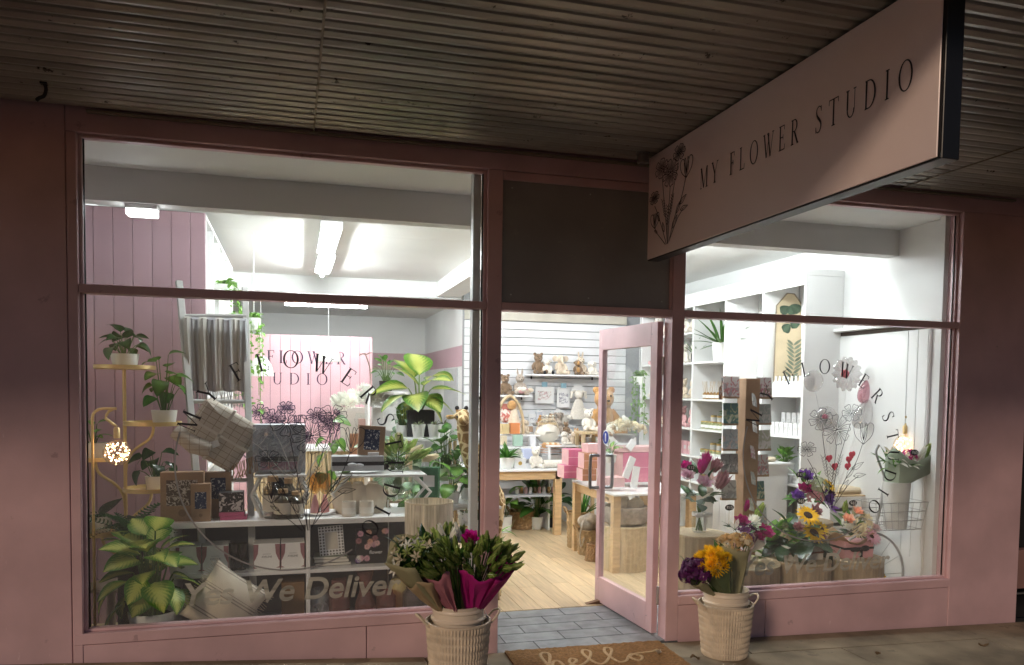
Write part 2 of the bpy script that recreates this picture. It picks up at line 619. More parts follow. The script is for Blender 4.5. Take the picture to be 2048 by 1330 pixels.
def flower_sketch(A, ox, oy, S, wd):
    """line drawing of a bunch of cosmos: A gets ribbons in a box about 0.75 wide, 1 high, scaled by S"""
    g = random.Random(3)
    P = lambda x, y: (ox + x * S, oy + y * S)
    def path(pts, w_=1.0, k=6):
        A.line([P(*p) for p in smoothpts(pts, k)], wd * w_)
    def cosmos(cx, cy, r, n, sq, rot, part_=360):
        for i in range(n):
            a = rot + R(part_) * i / n
            d = 2 * PI / n * (part_ / 360) * 0.46
            def pt(rr, aa):
                x, y = rr * math.cos(aa), rr * math.sin(aa) * sq
                return (cx + x, cy + y)
            loop = [pt(r * .16, a), pt(r * .6, a - d * .8), pt(r * .95, a - d * .75), pt(r * 1.0, a - d * .25), pt(r * .95, a + d * .1), pt(r * 1.0, a + d * .5), pt(r * .6, a + d * .85), pt(r * .16, a)]
            path(loop, 1.0, 4)
            path([pt(r * .25, a), pt(r * .8, a - d * .2)], .6, 2)
            path([pt(r * .25, a), pt(r * .75, a + d * .3)], .6, 2)
        for i in range(7):
            a = g.uniform(0, 6.28)
            path([(cx, cy), (cx + r * .14 * math.cos(a), cy + r * .14 * math.sin(a) * sq)], 1.3, 1)
    cosmos(.40, .74, .15, 8, .95, .2)
    cosmos(.22, .84, .13, 6, .8, .4)
    cosmos(.56, .90, .11, 6, .75, .1)
    cosmos(.08, .56, .10, 6, .7, 1.0)
    for cx, cy, s_ in ((.70, .70, .10), (.10, .30, .08)):      # cups seen from the side
        for k in (-1, -.35, .35, 1):
            path([(cx, cy - s_), (cx + k * s_ * .9, cy - s_ * .2), (cx + k * s_ * 1.1, cy + s_ * .8), (cx + k * s_ * .5, cy + s_ * .95), (cx, cy - s_ * .6)], 1.0, 4)
    stems = [[(.37, 0), (.36, .2), (.39, .45), (.40, .6)], [(.37, 0), (.33, .25), (.28, .5), (.24, .72)],
             [(.38, 0), (.40, .3), (.48, .6), (.55, .8)], [(.40, .02), (.5, .25), (.62, .42), (.69, .6)],
             [(.35, 0), (.26, .18), (.15, .38), (.09, .47)], [(.33, 0), (.24, .08), (.15, .16), (.11, .22)],
             [(.42, .05), (.55, .22), (.66, .30)]]
    for st in stems:
        path(st, 1.2)
    for bx, by, a, l in ((.52, .28, .9, .16), (.58, .36, .5, .15), (.6, .3, .1, .14), (.2, .28, 2.2, .1), (.3, .14, 1.9, .12), (.45, .14, .9, .16), (.16, .16, 2.6, .08)):
        c, s_ = math.cos(a), math.sin(a)
        tp = lambda t, o: (bx + c * t * l - s_ * o * l, by + s_ * t * l + c * o * l)
        path([tp(0, 0), tp(.4, .16), tp(1, 0)], .9, 5)
        path([tp(0, 0), tp(.4, -.16), tp(1, 0)], .9, 5)
        path([tp(0, 0), tp(.8, 0)], .6, 2)
    for st in (((.36, .2), (.36, .42)), ((.31, .3), (.25, .5)), ((.41, .3), (.46, .5))):     # feathery sprigs
        a, b = Vector(st[0]), Vector(st[1])
        for i in range(7):
            p = a.lerp(b, i / 7)
            for k in (-1, 1):
                path([(p.x, p.y), (p.x + k * .028, p.y + .035)], .8, 1)


def textmesh(name, s, size, m, shear=0.0, offset=0.0, align='LEFT'):
    cu = bpy.data.curves.new(name, 'FONT')
    cu.body = s
    cu.size = size
    cu.shear = shear
    cu.offset = offset
    cu.align_x = align
    o = bpy.data.objects.new(name, cu)
    sc.collection.objects.link(o)
    dg = bpy.context.evaluated_depsgraph_get()
    me = bpy.data.meshes.new_from_object(o.evaluated_get(dg))
    bpy.data.objects.remove(o)
    bpy.data.curves.remove(cu)
    me.materials.clear()
    me.materials.append(m)
    me.name = name
    return me

# ================================================================== SETTING
PINK = mat('pink_paint', (0.62, 0.42, 0.44), 0.42, var=0.16, vscale=2.6, bump=0.12, bscale=90, spec=0.45)
specks(PINK, 7, .66, (.25, .16, .16), .45)
specks(PINK, 26, .68, (.78, .62, .62), .5, (1, 1, .3))
PINKB = mat('pink_board', (0.50, 0.33, 0.37), 0.5, var=0.05, vscale=3.0, rand=0.04)
WHITE = mat('white_paint', (0.78, 0.78, 0.76), 0.5, var=0.04, vscale=3)
CEIL = mat('ceiling_paint', (0.74, 0.74, 0.72), 0.7, var=0.05, vscale=1.5, bump=0.05, bscale=40)
WALLW = mat('wall_white', (0.74, 0.75, 0.74), 0.6, var=0.05, vscale=2)
LAMW = mat('white_laminate', (0.8, 0.8, 0.79), 0.35, var=0.02)
GREYP = mat('grey_panel', (0.27, 0.275, 0.28), 0.35, var=0.15, vscale=2.5, spec=0.5)
BLACK = mat('black_metal', (0.012, 0.012, 0.013), 0.35, var=0.1)
DARK = mat('dark_gap', (0.02, 0.018, 0.018), 0.8)
GLASS = glass('window_glass', (0.975, 0.988, 0.98), 0.03, 0.034, (.8, .82, .84))  # dust film thickened into a pale painted haze that lifts the shadows behind
CLEAR = glass('clear_glass', (0.95, 0.97, 0.96), 0.06, 0.01)
INK = mat('black_vinyl', (0.02, 0.018, 0.025), 0.4, var=0.05)
FROST = glass('frosted_vinyl', (0.50, 0.53, 0.48), 0.04, 0.58, (0.66, 0.66, 0.58))
GREYINK = mat('grey_vinyl', (0.28, 0.28, 0.28), 0.45)
PLY = mat('light_timber', (0.60, 0.46, 0.28), 0.5, var=0.2, vscale=5, stretch=(9, 9, .7))
ALU = mat('aluminium', (0.6, 0.62, 0.62), 0.35, 0.9, var=0.05)
BRASS = mat('brass', (0.78, 0.58, 0.27), 0.34, 0.55, var=0.06)
TIMBER = mat('table_timber', (0.62, 0.42, 0.22), 0.45, var=0.18, vscale=5, stretch=(1, 8, 8))
KRAFT = mat('kraft_card', (0.36, 0.235, 0.145), 0.75, var=0.08, vscale=20)
XL0, XL1, XD0, XD1, XR0, XR1, XP1 = -1.057, 1.113, 1.205, 2.313, 2.401, 4.547, 5.167
ZT, ZT1, ZT2, ZB, ZDT = 2.882, 2.113, 2.068, 0.28, 2.066
SOF = 3.005


def gz(x):
    if x < .757:
        return .016 + (.757 - x) * .0622
    if x < 1.9:
        return .016 - (x - .757) * .0165
    return -.0029 - 0.021 * (x - 1.9)


# ---- ground
CONC = mat('concrete_slab', (0.29, 0.235, 0.16), 0.85, var=0.45, vscale=3.2, bump=0.4, bscale=70, rand=0.07)
specks(CONC, 18, .66, (.07, .055, .04), .7)
specks(CONC, 4, .62, (.16, .13, .09), .6)
gm = MB()
gm.add([(-120, -200, -0.3), (120, -200, -0.3), (120, 40, -0.16), (-120, 40, -0.3)], [(0, 1, 2, 3)])
struct('ground', gm, mat('asphalt', (0.05, 0.05, 0.052), 0.9, var=0.3, vscale=1.5, bump=0.4, bscale=120))
pv = MB()
pv.span((-9, -3.6, -0.34), (12, 0.0, -0.165))
pave = struct('pavement', pv, mat('mortar', (0.07, 0.06, 0.045), 0.9))
for j, (ya, yb) in enumerate([(-0.30, -0.012), (-1.35, -0.308), (-2.4, -1.358), (-3.45, -2.408)]):
    x = -5.243 + (0.6 if j % 2 else 0)
    while x < 9.5:
        wd = 2.0 if j == 0 else 1.15
        a, b = x + .004, x + wd - .004
        mb = MB()
        lift = rnd.uniform(-.002, .002)
        vs = [(a, ya, gz(a) + lift), (b, ya, gz(b) + lift), (b, yb, gz(b) + lift), (a, yb, gz(a) + lift)]
        mb.add(vs + [(p[0], p[1], -0.17) for p in vs], [(0, 1, 2, 3), (0, 4, 5, 1), (1, 5, 6, 2), (2, 6, 7, 3), (3, 7, 4, 0)])
        part('slab', mb, CONC, pave)
        x += wd

# ---- shopfront
fac = thing('shopfront', 'pink painted timber shopfront with two large display windows around a doorway', 'shopfront', (0, 0, 0))
def fpart(name, a, b, m=PINK, ch=0.003, label=None):
    return part(name, MB().span(a, b, ch), m, fac, label=label)
fpart('pier', (-4.2, 0.002, -.12), (-1.109, .2, SOF + .2))
fpart('stile', (-1.105, 0, -.12), (XL0, .10, ZT))
fpart('head_beam', (-1.105, 0, ZT + .002), (XP1, .12, SOF + .05))
fpart('post', (XL1, 0, -.12), (XD0 - .003, .11, ZT))
fpart('post', (XD1 + .003, 0, -.12), (XR0, .11, ZT))
fpart('pier', (XR1, 0, -.14), (XP1, .2, ZT))
fpart('door_head', (XD0 - .001, .001, ZDT), (XD1 + .001, .10, ZT1))
fpart('spandrel_panel', (XD0 - .001, .03, ZT1 + .002), (XD1 + .001, .07, ZT - .002), GREYP, label='dark grey panel above the doorway')
specks(GREYP, 9, .64, (.36, .35, .34), .35)
for _x in (XD0 + .06, 1.76, XD1 - .06):
    for _z in (ZT1 + .05, ZT - .09):
        part('screw', MB().lathe([(.005, 0), (.004, .002)], 8), ALU, fac, (_x, .0295, _z), (R(90), 0, 0))
fpart('panel_bead', (XD0, .004, ZT - .05), (XD1, .029, ZT - .002))
fpart('panel_bead', (XD1 - .012, .008, ZT1 + .004), (XD1, .0295, ZT - .052))
for a, b, name in ((XL0, XL1, 0), (XR0, XR1, 1)):
    fpart('sill', (a - (0.044 if not name else 0), -.004, .222), (b, .13, ZB))
    if name == 0:
        cuts = [-1.101, .42, b]
    else:
        cuts = [a, 3.05, b]
    for k in range(2):
        fpart('base_panel', (cuts[k] + .002, .004, -.13), (cuts[k + 1] - .002, .1, .218))

PERS = []
LEFT_C = (0.0, 1.165)
RIGHT_C = (3.49, 1.195)


def window(a, b, cx, cz, arcs, label):
    fr = MB()
    d0, d1 = .035, .085
    f = .016
    fr.span((a, d0, ZB + .001), (a + f, d1, ZT), .002).span((b - f, d0, ZB + .001), (b, d1, ZT), .002)
    fr.span((a + f, d0, ZB + .001), (b - f, d1, ZB + f), .002).span((a + f, d0, ZT - f), (b - f, d1, ZT), .002)
    wf = part('window_frame', fr, PINK, fac, label=label)
    part('transom', MB().span((a + .001, .003, ZT2), (b - .001, .1, ZT1), .003), PINK, wf)
    for k in (0, 1):
        z0, z1 = (ZB + .02, ZT2 - .001) if k == 0 else (ZT1 + .001, ZT - .018)
        part('glass_pane', MB().span((a + .018, .058, z0), (b - .018, .064, z1)), GLASS, wf)
        for (p, q) in (((a + .018, z0), (a + .026, z1)), ((b - .026, z0), (b - .018, z1))):
            part('glazing_seal', MB().span((p[0], .052, p[1]), (q[0], .057, q[1])), BLACK, wf)
    # vinyl: circle of lettering, flower sketch, strapline
    r = .585
    angs = dict(zip(range(14), arcs))
    for i, ch in enumerate('MYFLOWERSTUDIO'):
        t = R(angs[i])
        A = Art()
        A.char(ch, r * math.sin(t), r * math.cos(t), .098, -t)
        part('letter', A.build((cx, .0565, cz), (1, 0, 0), (0, 0, 1)), INK, wf)
    A = Art()
    flower_sketch(A, -.18, -.385, .73, .0035)
    part('flower_drawing', A.build((cx, .0562, cz), (1, 0, 0), (0, 0, 1)), INK, wf)
    A = Art()
    A.line([(r * 1.04 * math.sin(R(t)), r * 1.04 * math.cos(R(t))) for t in range(146, 288, 3)], .009)
    part('ring_line', A.build((cx, .0566, cz), (1, 0, 0), (0, 0, 1)), GREYINK, wf)
    return wf


arc = [-66, -48, -29, -15, 0, 17, 33, 48, 65, 79, 93, 107, 119, 131]
winL = window(XL0, XL1, *LEFT_C, arc, 'left display window with vinyl lettering')
winR = window(XR0, XR1, *RIGHT_C, arc, 'right display window with vinyl lettering')
for wf, x, z in ((winL, -.585, .385), (winR, 2.87, .375)):
    me = textmesh('strapline', 'Yes We Deliver', .178, FROST, .22, .0035)
    o = part('strapline', me, None, wf, (x, .0555, z), (R(90), 0, 0))
    wdt = max(v.co.x for v in me.vertices)
    o.scale = (1.21 / wdt, 1, 1)

# ---- neighbour at the right
nb = thing('neighbouring_shopfront', 'dark recessed shopfront beyond the right pink pier', 'shopfront', (XP1, .15, 0))
part('wall', MB().span((0.0, .3, -.2), (3.4, .4, 3.2)), DARK, nb)
part('stall_riser', MB().span((.002, .02, .12), (3.4, .1, .42), .004), mat('brown_paint', (.3, .17, .15), .5), nb)
part('kick_rail', MB().span((.002, .0, .085), (3.4, .03, .092)), ALU, nb)

# ---- awning
SOFM = mat('soffit_metal', (0.36, 0.33, 0.285), 0.36, 0.3, var=0.4, vscale=1.8, bump=0.25, bscale=25, spec=0.5, stretch=(.35, 3, 3), rand=0.05)
n_, l_ = SOFM.node_tree.nodes, SOFM.node_tree.links       # dirt specks and rust on the soffit
_tc = n_.new('ShaderNodeTexCoord'); _v = n_.new('ShaderNodeTexNoise')
_v.inputs['Scale'].default_value = 11; _v.inputs['Detail'].default_value = 6; _v.inputs['Roughness'].default_value = .7
l_.new(_tc.outputs['Object'], _v.inputs['Vector'])
_r = n_.new('ShaderNodeValToRGB'); _r.color_ramp.elements[0].position = .63; _r.color_ramp.elements[1].position = .66
_r.color_ramp.elements[0].color = (0, 0, 0, 1); _r.color_ramp.elements[1].color = (1, 1, 1, 1)
l_.new(_v.outputs[0], _r.inputs[0])
_m = n_.new('ShaderNodeMix'); _m.data_type = 'RGBA'; _b = n_['Principled BSDF']
_src = _b.inputs['Base Color'].links[0].from_socket
l_.new(_r.outputs[0], _m.inputs[0]); l_.new(_src, _m.inputs[6]); _m.inputs[7].default_value = (.03, .022, .015, 1)
l_.new(_m.outputs[2], _b.inputs['Base Color'])
aw = thing('street_awning', 'corrugated metal awning soffit stained and pitted above the shopfront', 'awning', (0, -1.4, SOF))
aw.location = (0, 0, 0)
pitch = .083
for k, (xa, xb) in enumerate(((-6.0, .118), (.122, 3.965), (3.969, 8.5))):
    mb = MB()
    prof = []
    y = -.03 - (0.02 if k == 1 else 0)
    yend = -2.72
    while y > yend:
        for t, dz in ((0, .02), (.05, .004), (.14, -.006), (.5, -.0125), (.86, -.006), (.95, .004)):
            prof.append((y - t * pitch, SOF + dz))
        y -= pitch
    nseg = 14
    vs, fs = [], []
    g = random.Random(k)
    for i in range(nseg + 1):
        x = xa + (xb - xa) * i / nseg
        for (py, pz) in prof:
            vs.append((x, py, pz + g.uniform(-.0008, .0008)))
    m_ = len(prof)
    for i in range(nseg):
        for j in range(m_ - 1):
            fs.append((i * m_ + j, i * m_ + j + 1, (i + 1) * m_ + j + 1, (i + 1) * m_ + j))
    mb.add(vs, fs)
    part('soffit_sheet', mb, SOFM, aw, smooth=False)
    if k:
        part('cover_strip', MB().span((xa - .006, -2.72, SOF - .016), (xa + .004, -.03, SOF - .011)), mat('rusty_strip', (.2, .16, .11), .6, .4), aw)
part('fascia', MB().span((-6, -2.80, SOF - .02), (8.5, -2.72, SOF + .3), .004), mat('fascia_paint', (.25, .2, .16), .6), aw)
part('roof_deck', MB().span((-6, -2.72, SOF + .06), (8.5, .1, SOF + .16)), DARK, aw)
part('flashing', MB().span((-1.0, -.045, SOF - .03), (4.95, -.012, SOF - .018)), mat('flashing_metal', (.3, .26, .19), .45, .5), aw)
wl = thing('hanging_wire', 'short black twisted cable end dangling from the soffit', 'cable', tuple(atZ(88, 165, SOF - .005)))
part('cable', MB().tube(smoothpts([(0, 0, .0), (.008, .0, -.03), (-.002, .004, -.06), (-.02, -.004, -.075), (-.032, 0, -.085)]), .009, 6), BLACK, wl, smooth=True)
part('clip', MB().box((0, 0, -.004), (.03, .03, .01)), BLACK, wl)

# ---- hanging sign
SX = 2.06
sg = thing('hanging_sign', 'pink box sign reading MY FLOWER STUDIO with flower drawing under the awning', 'sign', (SX + .04, -1.26, 2.38))
def spt(name, a, b, m, **k):
    L = Vector((SX + .04, -1.26, 2.38))
    return part(name, MB().span(Vector(a) - L, Vector(b) - L, .002), m, sg, **k)
SIGNP = mat('sign_face', (0.82, 0.68, 0.65), 0.28, var=0.04, vscale=2, spec=0.5)
spt('face_panel', (SX, -2.37, 2.385), (SX + .006, -.155, 2.985), SIGNP)
spt('face_panel', (SX + .08, -2.37, 2.385), (SX + .086, -.155, 2.985), SIGNP)
spt('box_frame', (SX + .007, -2.385, 2.378), (SX + .079, -.15, 2.99), BLACK)
A = Art()
ln = Art.width('MY FLOWER STUDIO', .106, .52)
_x = 0
for _c in 'MY FLOWER STUDIO':
    A = Art()
    _x = A.text(_c, _x, 0, .106, .52, squash=1.47 / ln)
    if _c != ' ':
        part('letter', A.build((-.0415, -.785 + 1.26, 2.652 - 2.38), (0, -1, 0), (0, 0, 1)), INK, sg)
A = Art()
flower_sketch(A, 0, 0, .53, .0042)
part('flower_drawing', A.build((-.0415, -.19 + 1.26, .055), (0, -1.18, 0), (0, 0, 1)), INK, sg)
for y in (-.5, -2.0):
    part('hanger', MB().span((-.01, y + 1.26 - .015, .6), (.01, y + 1.26 + .015, .64)), BLACK, sg)
jb = thing('junction_box', 'small grey round lamp fitting fixed to the soffit beside the sign', 'light fitting', (1.99, -.22, SOF - .075))
part('body', MB().lathe([(.028, .0), (.034, .004), (.034, .05), (.026, .062)], 16), mat('grey_pvc', (.2, .19, .18), .5), jb, smooth=True)
part('base_plate', MB().lathe([(.04, .055), (.04, .075)], 16), mat('grey_pvc', (.2, .19, .18), .5), jb, smooth=True)

# ---- door, swung inward
dr = thing('glass_door', 'pink framed glass door standing open with steel pull handle', 'door', (2.292, .115, .012), 0)
dr.rotation_euler = (0, 0, R(93.5))
DL, DH, DT = .87, 2.035, .042
def dpt(name, a, b, m=PINK, **k):
    return part(name, MB().span(a, b, .002), m, dr, **k)
dpt('stile', (0.0, -DT / 2, 0), (.085, DT / 2, DH))
dpt('stile', (DL - .06, -DT / 2, 0), (DL, DT / 2, DH))
dpt('rail', (.086, -DT / 2, 0), (DL - .061, DT / 2, .19))
dpt('rail', (.086, -DT / 2, DH - .15), (DL - .061, DT / 2, DH))
dpt('glass_pane', (.084, -.003, .188), (DL - .058, .003, DH - .148), GLASS)
for s in (-1, 1):
    hz0, hz1, hx = .86, 1.10, DL - .03
    hp = smoothpts([(hx, s * .02, hz0), (hx, s * .075, hz0), (hx - .01 * 0, s * .09, hz0 + .02), (hx, s * .09, hz1 - .02), (hx, s * .075, hz1), (hx, s * .02, hz1)], 4)
    part('pull_handle', MB().tube(hp, .0125, 10), mat('grey_steel', (.33, .35, .36), .35, .8), dr, smooth=True)
for z in (.25, 1.75):
    part('hinge', MB().lathe([(.01, -.06), (.01, .06)], 10, c=(-.008, -.018, z)), ALU, dr, smooth=True)
for x, z in ((.07, .1), (.07, DH - .08), (.07, 1.02), (DL - .05, .17), (DL - .05, 1.2)):
    part('screw_cap', MB().lathe([(.006, 0), (.006, .003)], 8, c=(x, .021, z)), GREYINK, dr, rot=None)
BLUE = mat('sticker_blue', (.03, .06, .35), .4)
st_ = part('push_sticker', MB().lathe([(.055, 0), (.055, .001)], 24), LAMW, dr, (DL - .11, .0055, 1.24), (R(-90), 0, 0))
part('sticker_ring', MB().lathe([(.047, 0), (.047, .001)], 24), BLUE, st_, (0, 0, .0012))
part('sticker_arrow', MB().span((-.008, -.03, 0), (.008, .03, .001)), LAMW, st_, (0, 0, .0025))
solo('door_wedge', 'brown timber wedge holding the open door', 'door wedge',
     MB().add([(0, 0, 0), (.13, 0, 0), (.13, .05, 0), (0, .05, 0), (.13, 0, .035), (.13, .05, .035)], [(0, 3, 2, 1), (1, 2, 5, 4), (0, 1, 4), (3, 5, 2), (0, 4, 5, 3)]),
     mat('wedge_wood', (.2, .11, .06), .7), tuple(atZ(1172, 1209, .001)), R(-8))
jm = thing('door_jamb_strip', 'white weather strip in the hinge jamb beside the open door', 'trim', (2.303, .13, 0))
part('strip', MB().span((0, 0, .02), (.008, .02, 2.04)), WHITE, jm)
part('hinge_bar', MB().span((-.012, -.01, .55), (-.001, .01, .75)), DARK, jm)

# ---- doormat
COIR = mat('coir', (0.27, 0.135, 0.045), 0.95, var=0.35, vscale=60, bump=1.0, bscale=420)
dm = thing('doormat', 'brown coir doormat with hello in looping script', 'doormat', (1.735, -.265, .0), R(-1.5))
g = random.Random(5)
mb = MB()
nx, ny = 60, 28
vs = [((i / nx - .5) * 1.0, (j / ny - .5) * .46, .020 + g.uniform(-.0025, .0025)) for j in range(ny + 1) for i in range(nx + 1)]
mb.add(vs, [(j * (nx + 1) + i, j * (nx + 1) + i + 1, (j + 1) * (nx + 1) + i + 1, (j + 1) * (nx + 1) + i) for j in range(ny) for i in range(nx)])
mb.span((-.5, -.23, .001), (.5, .23, .016))
part('pile', mb, COIR, dm)
SCRIPT = mat('script_fibre', (0.50, 0.34, 0.18), 0.95, var=0.25, vscale=80, bump=.8, bscale=300)
hello = smoothpts([(-.34, -.14, 0), (-.30, -.05, 0), (-.255, .10, 0), (-.285, .14, 0), (-.315, .08, 0), (-.31, -.13, 0), (-.27, -.03, 0), (-.235, -.03, 0), (-.225, -.13, 0),
                   (-.19, -.11, 0), (-.13, -.04, 0), (-.15, .0, 0), (-.18, -.06, 0), (-.15, -.13, 0), (-.07, -.06, 0), (.0, .09, 0), (-.03, .14, 0), (-.055, .06, 0), (-.03, -.11, 0), (.03, -.10, 0),
                   (.14, .1, 0), (.115, .15, 0), (.085, .06, 0), (.1, -.1, 0), (.15, -.11, 0), (.20, -.03, 0), (.235, .0, 0), (.275, -.05, 0), (.235, -.12, 0), (.2, -.06, 0), (.24, -.0, 0), (.36, .02, 0), (.42, .05, 0)], 6)
mb = MB().tube([Vector((p.x, p.y * .95 + .01, .0215)) for p in hello], .0105, 6)
mb.v = [(x, y, .0215 + (z - .0215) * .45) for x, y, z in mb.v]
part('script_lettering', mb, SCRIPT, dm)
# dry leaf litter on the pavement and mat
for i, (u, v, z, label) in enumerate(((1381, 1318, -.012, 'curled dry brown leaf on the pavement at the mat corner'), (1760, 1312, -.03, 'crumpled dry leaf lying flat on the right pavement'),
                                      (1977, 1293, -.06, 'tiny curled leaf on the pavement below the right pier'), (1320, 1303, .024, 'pale scrap of bark lying on the coir mat'))):
    q = atZ(u, v, z + .004)
    mb = MB()
    g = random.Random(i + 40)
    n = 7
    vs = []
    for a in range(n + 1):
        for s in (-1, 0, 1):
            t = a / n
            vs.append((t * .06, s * .016 * math.sin(PI * (t * .9 + .05)) + g.uniform(-.003, .003), .004 + abs(s) * .012 + .01 * math.sin(t * 5 + i) + g.uniform(0, .003)))
    mb.add(vs, [(a * 3 + s, a * 3 + s + 1, a * 3 + s + 4, a * 3 + s + 3) for a in range(n) for s in (0, 1)])
    solo('dry_leaf', label, 'leaf', mb, mat('dry_leaf' if i < 3 else 'bark_scrap', (.16, .10, .05) if i < 3 else (.5, .42, .32), .9), (q.x, q.y, q.z - .003), i * 1.3)

# ---- interior shell
FLOORM = mat('floor_board', (0.60, 0.45, 0.27), 0.4, var=0.2, vscale=4, stretch=(12, .8, 8), rand=0.1, spec=.35)
sub = struct('floor', MB().span((-1.5, .87, -.06), (4.62, 8.3, -.008)), mat('floor_gap', (.18, .12, .07), .8))
g = random.Random(11)
x = 1.02
while x < 3.8:
    y = .872 - g.uniform(0, 1.0)
    while y < 5.0:
        ln = 1.22
        a, b = max(y, .872), min(y + ln, 5.0)
        if b - a > .02:
            part('plank', MB().span((x + .0008, a + .0008, -.007), (x + .149, b - .0008, .0), .001), FLOORM, sub)
        y += ln
    x += .15
part('floor_sheet', MB().span((-1.4, .872, -.007), (1.018, 8.2, -.001)), FLOORM, sub)
part('floor_sheet', MB().span((3.872, .872, -.007), (4.6, 5.0, -.001)), FLOORM, sub)
TILE = mat('slate_tile', (0.23, 0.235, 0.24), 0.45, var=0.35, vscale=9, bump=.25, bscale=60, rand=0.12, spec=.4)
th = struct('threshold', MB().span((-1.1, .10, -.12), (4.6, .868, -.006)), mat('grout', (.1, .105, .11), .9))
for j in range(5):
    x = 1.10 - (.2 if j % 2 else 0.02)
    while x < 2.75:
        part('tile', MB().span((x + .0025, .005 + j * .172, -.006), (x + .3975, .172 + j * .172 - .0025, .0), .002), TILE, th)
        x += .4
part('riser', MB().span((1.1, -.01, -.12), (2.4, .1, -.008)), mat('grout', (.1, .105, .11), .9), th)
part('display_floor', MB().span((-1.1, .10, -.005), (1.08, .868, .0)), mat('display_floor', (.35, .3, .24), .6), th)
part('display_floor', MB().span((2.76, .10, -.005), (4.6, .868, .0)), mat('display_floor', (.35, .3, .24), .6), th)

struct('bay_ceiling', MB().span((-1.5, .11, 2.885), (4.7, .67, 2.93)), CEIL)
bm = MB().span((-1.4, .672, 2.685), (4.62, .80, 2.93))
struct('ceiling_beam', bm, mat('beam_paint', (.62, .62, .60), .6, var=.06, vscale=2))
struct('ceiling', MB().span((-1.5, .802, 2.90), (4.7, 5.1, 2.95)), CEIL)
struct('bulkhead', MB().span((-1.5, 5.102, 2.70), (2.08, 5.2, 2.95)), WALLW)
struct('rear_ceiling', MB().span((-1.5, 5.2, 2.702), (2.2, 8.2, 2.75)), CEIL)
struct('side_beam', MB().span((1.72, .802, 2.72), (2.0, 5.1, 2.899)), CEIL)
struct('wall_left', MB().span((-1.45, .11, -.1), (-1.36, 8.2, 2.95)), WALLW)
struct('wall_right', MB().span((4.6, .2, -.1), (4.7, 5.1, 2.95)), WALLW)
struct('wall_back', MB().span((-1.5, 8.0, -.1), (2.2, 8.1, 2.9)), WALLW)
wr = struct('wall_rear_side', MB().span((2.06, 5.12, -.1), (2.16, 8.0, 2.9)), WALLW)
part('pink_band', MB().span((2.05, 5.13, 1.88), (2.059, 7.99, 2.14)), PINKB, wr)
part('pink_band', MB().span((1.0, 7.985, 1.88), (2.05, 7.998, 2.14)), PINKB, wr)
struct('rear_doorway', MB().span((2.045, 5.4, 0), (2.058, 6.3, 1.86)), mat('door_grey', (.5, .52, .53), .5))
wb = struct('wall_slatted', MB().span((2.05, 5.03, -.1), (4.6, 5.12, 2.95)), mat('slat_groove', (.34, .35, .36), .7))
SLAT = mat('slat_white', (0.78, 0.79, 0.80), 0.35, var=0.03)
for k in range(24):
    part('slat_board', MB().span((2.055, 5.0, .05 + k * .1), (4.2, 5.028, .142 + k * .1), .003), SLAT, wb)
part('cornice', MB().span((2.055, 4.99, 2.455), (4.2, 5.028, 2.6)), mat('cream_trim', (.55, .52, .44), .6), wb)
# pink tongue-and-groove partition at the left and behind the counter
pt_ = struct('partition_left', MB().span((-1.36, 1.215, -.05), (-.56, 1.25, 2.76)), mat('groove_pink', (.3, .17, .18), .6))
x = -1.36
while x < -.57:
    part('lining_board', MB().span((x + .0015, 1.2, -.05), (min(x + .1165, -.558), 1.2145, 2.755), .002), PINKB, pt_)
    x += .118
pf = struct('partition_rear', MB().span((-.9, 6.215, 0), (1.05, 6.26, 2.27)), mat('groove_pink', (.3, .17, .18), .6))
PINKR = mat('pink_rear_board', (0.80, 0.50, 0.55), 0.5, var=0.03, rand=0.03)
x = -.9
while x < 1.04:
    part('lining_board', MB().span((x + .0025, 6.2, 0), (min(x + .125, 1.05), 6.2145, 2.27), .002), PINKR, pf)
    x += .1275
for _t, _x, _z, _h, _k, _w in (('FLOWER', -.30, 1.90, .165, .3, 1.0), ('STUDIO', -.60, 1.625, .15, .5, 1.07)):
    ln = Art.width(_t, _h, _k)
    for _c in _t:
        A = Art()
        _x = A.text(_c, _x, _z, _h, _k, squash=_w / ln)
        part('letter', A.build((0, 6.1985, 0), (1, 0, 0), (0, 0, 1)), mat('wall_ink', (.06, .03, .07), .5), pf)
A = Art()
flower_sketch(A, -.62, .42, 1.0, .012)
flower_sketch(A, .1, .38, 1.0, .012)
part('wall_drawing', A.build((0, 6.1975, 0), (1, 0, 0), (0, 0, 1)), mat('wall_ink', (.06, .03, .07), .5), pf)
# jamb linings inside the shop
jl = struct('jamb_lining', MB().span((1.045, .09, ZB), (1.09, .16, 2.88)), mat('jamb_grey', (.6, .62, .62), .45))
part('jamb', MB().span((4.505, .12, ZB - .2), (4.545, .17, 2.88)), WALLW, jl)
rp_ = struct('wall_panel', MB().span((4.575, .30, -.02), (4.598, 1.30, 2.09), .002), WALLW)
part('dark_slot', MB().span((4.578, .34, 2.092), (4.599, 1.32, 2.125)), mat('slot_brown', (.07, .05, .04), .7), rp_)
part('ledge', MB().span((4.50, .34, 2.127), (4.599, 1.30, 2.15), .002), WALLW, rp_)
for k in range(3):
    part('lining_strip', MB().span((4.571, .31 + k * .1, .42 - .06 * k), (4.5745, .40 + k * .1, 2.085)), WALLW, rp_)

# ---- lamps
FIX = mat('fixture_white', (.85, .85, .85), .4)


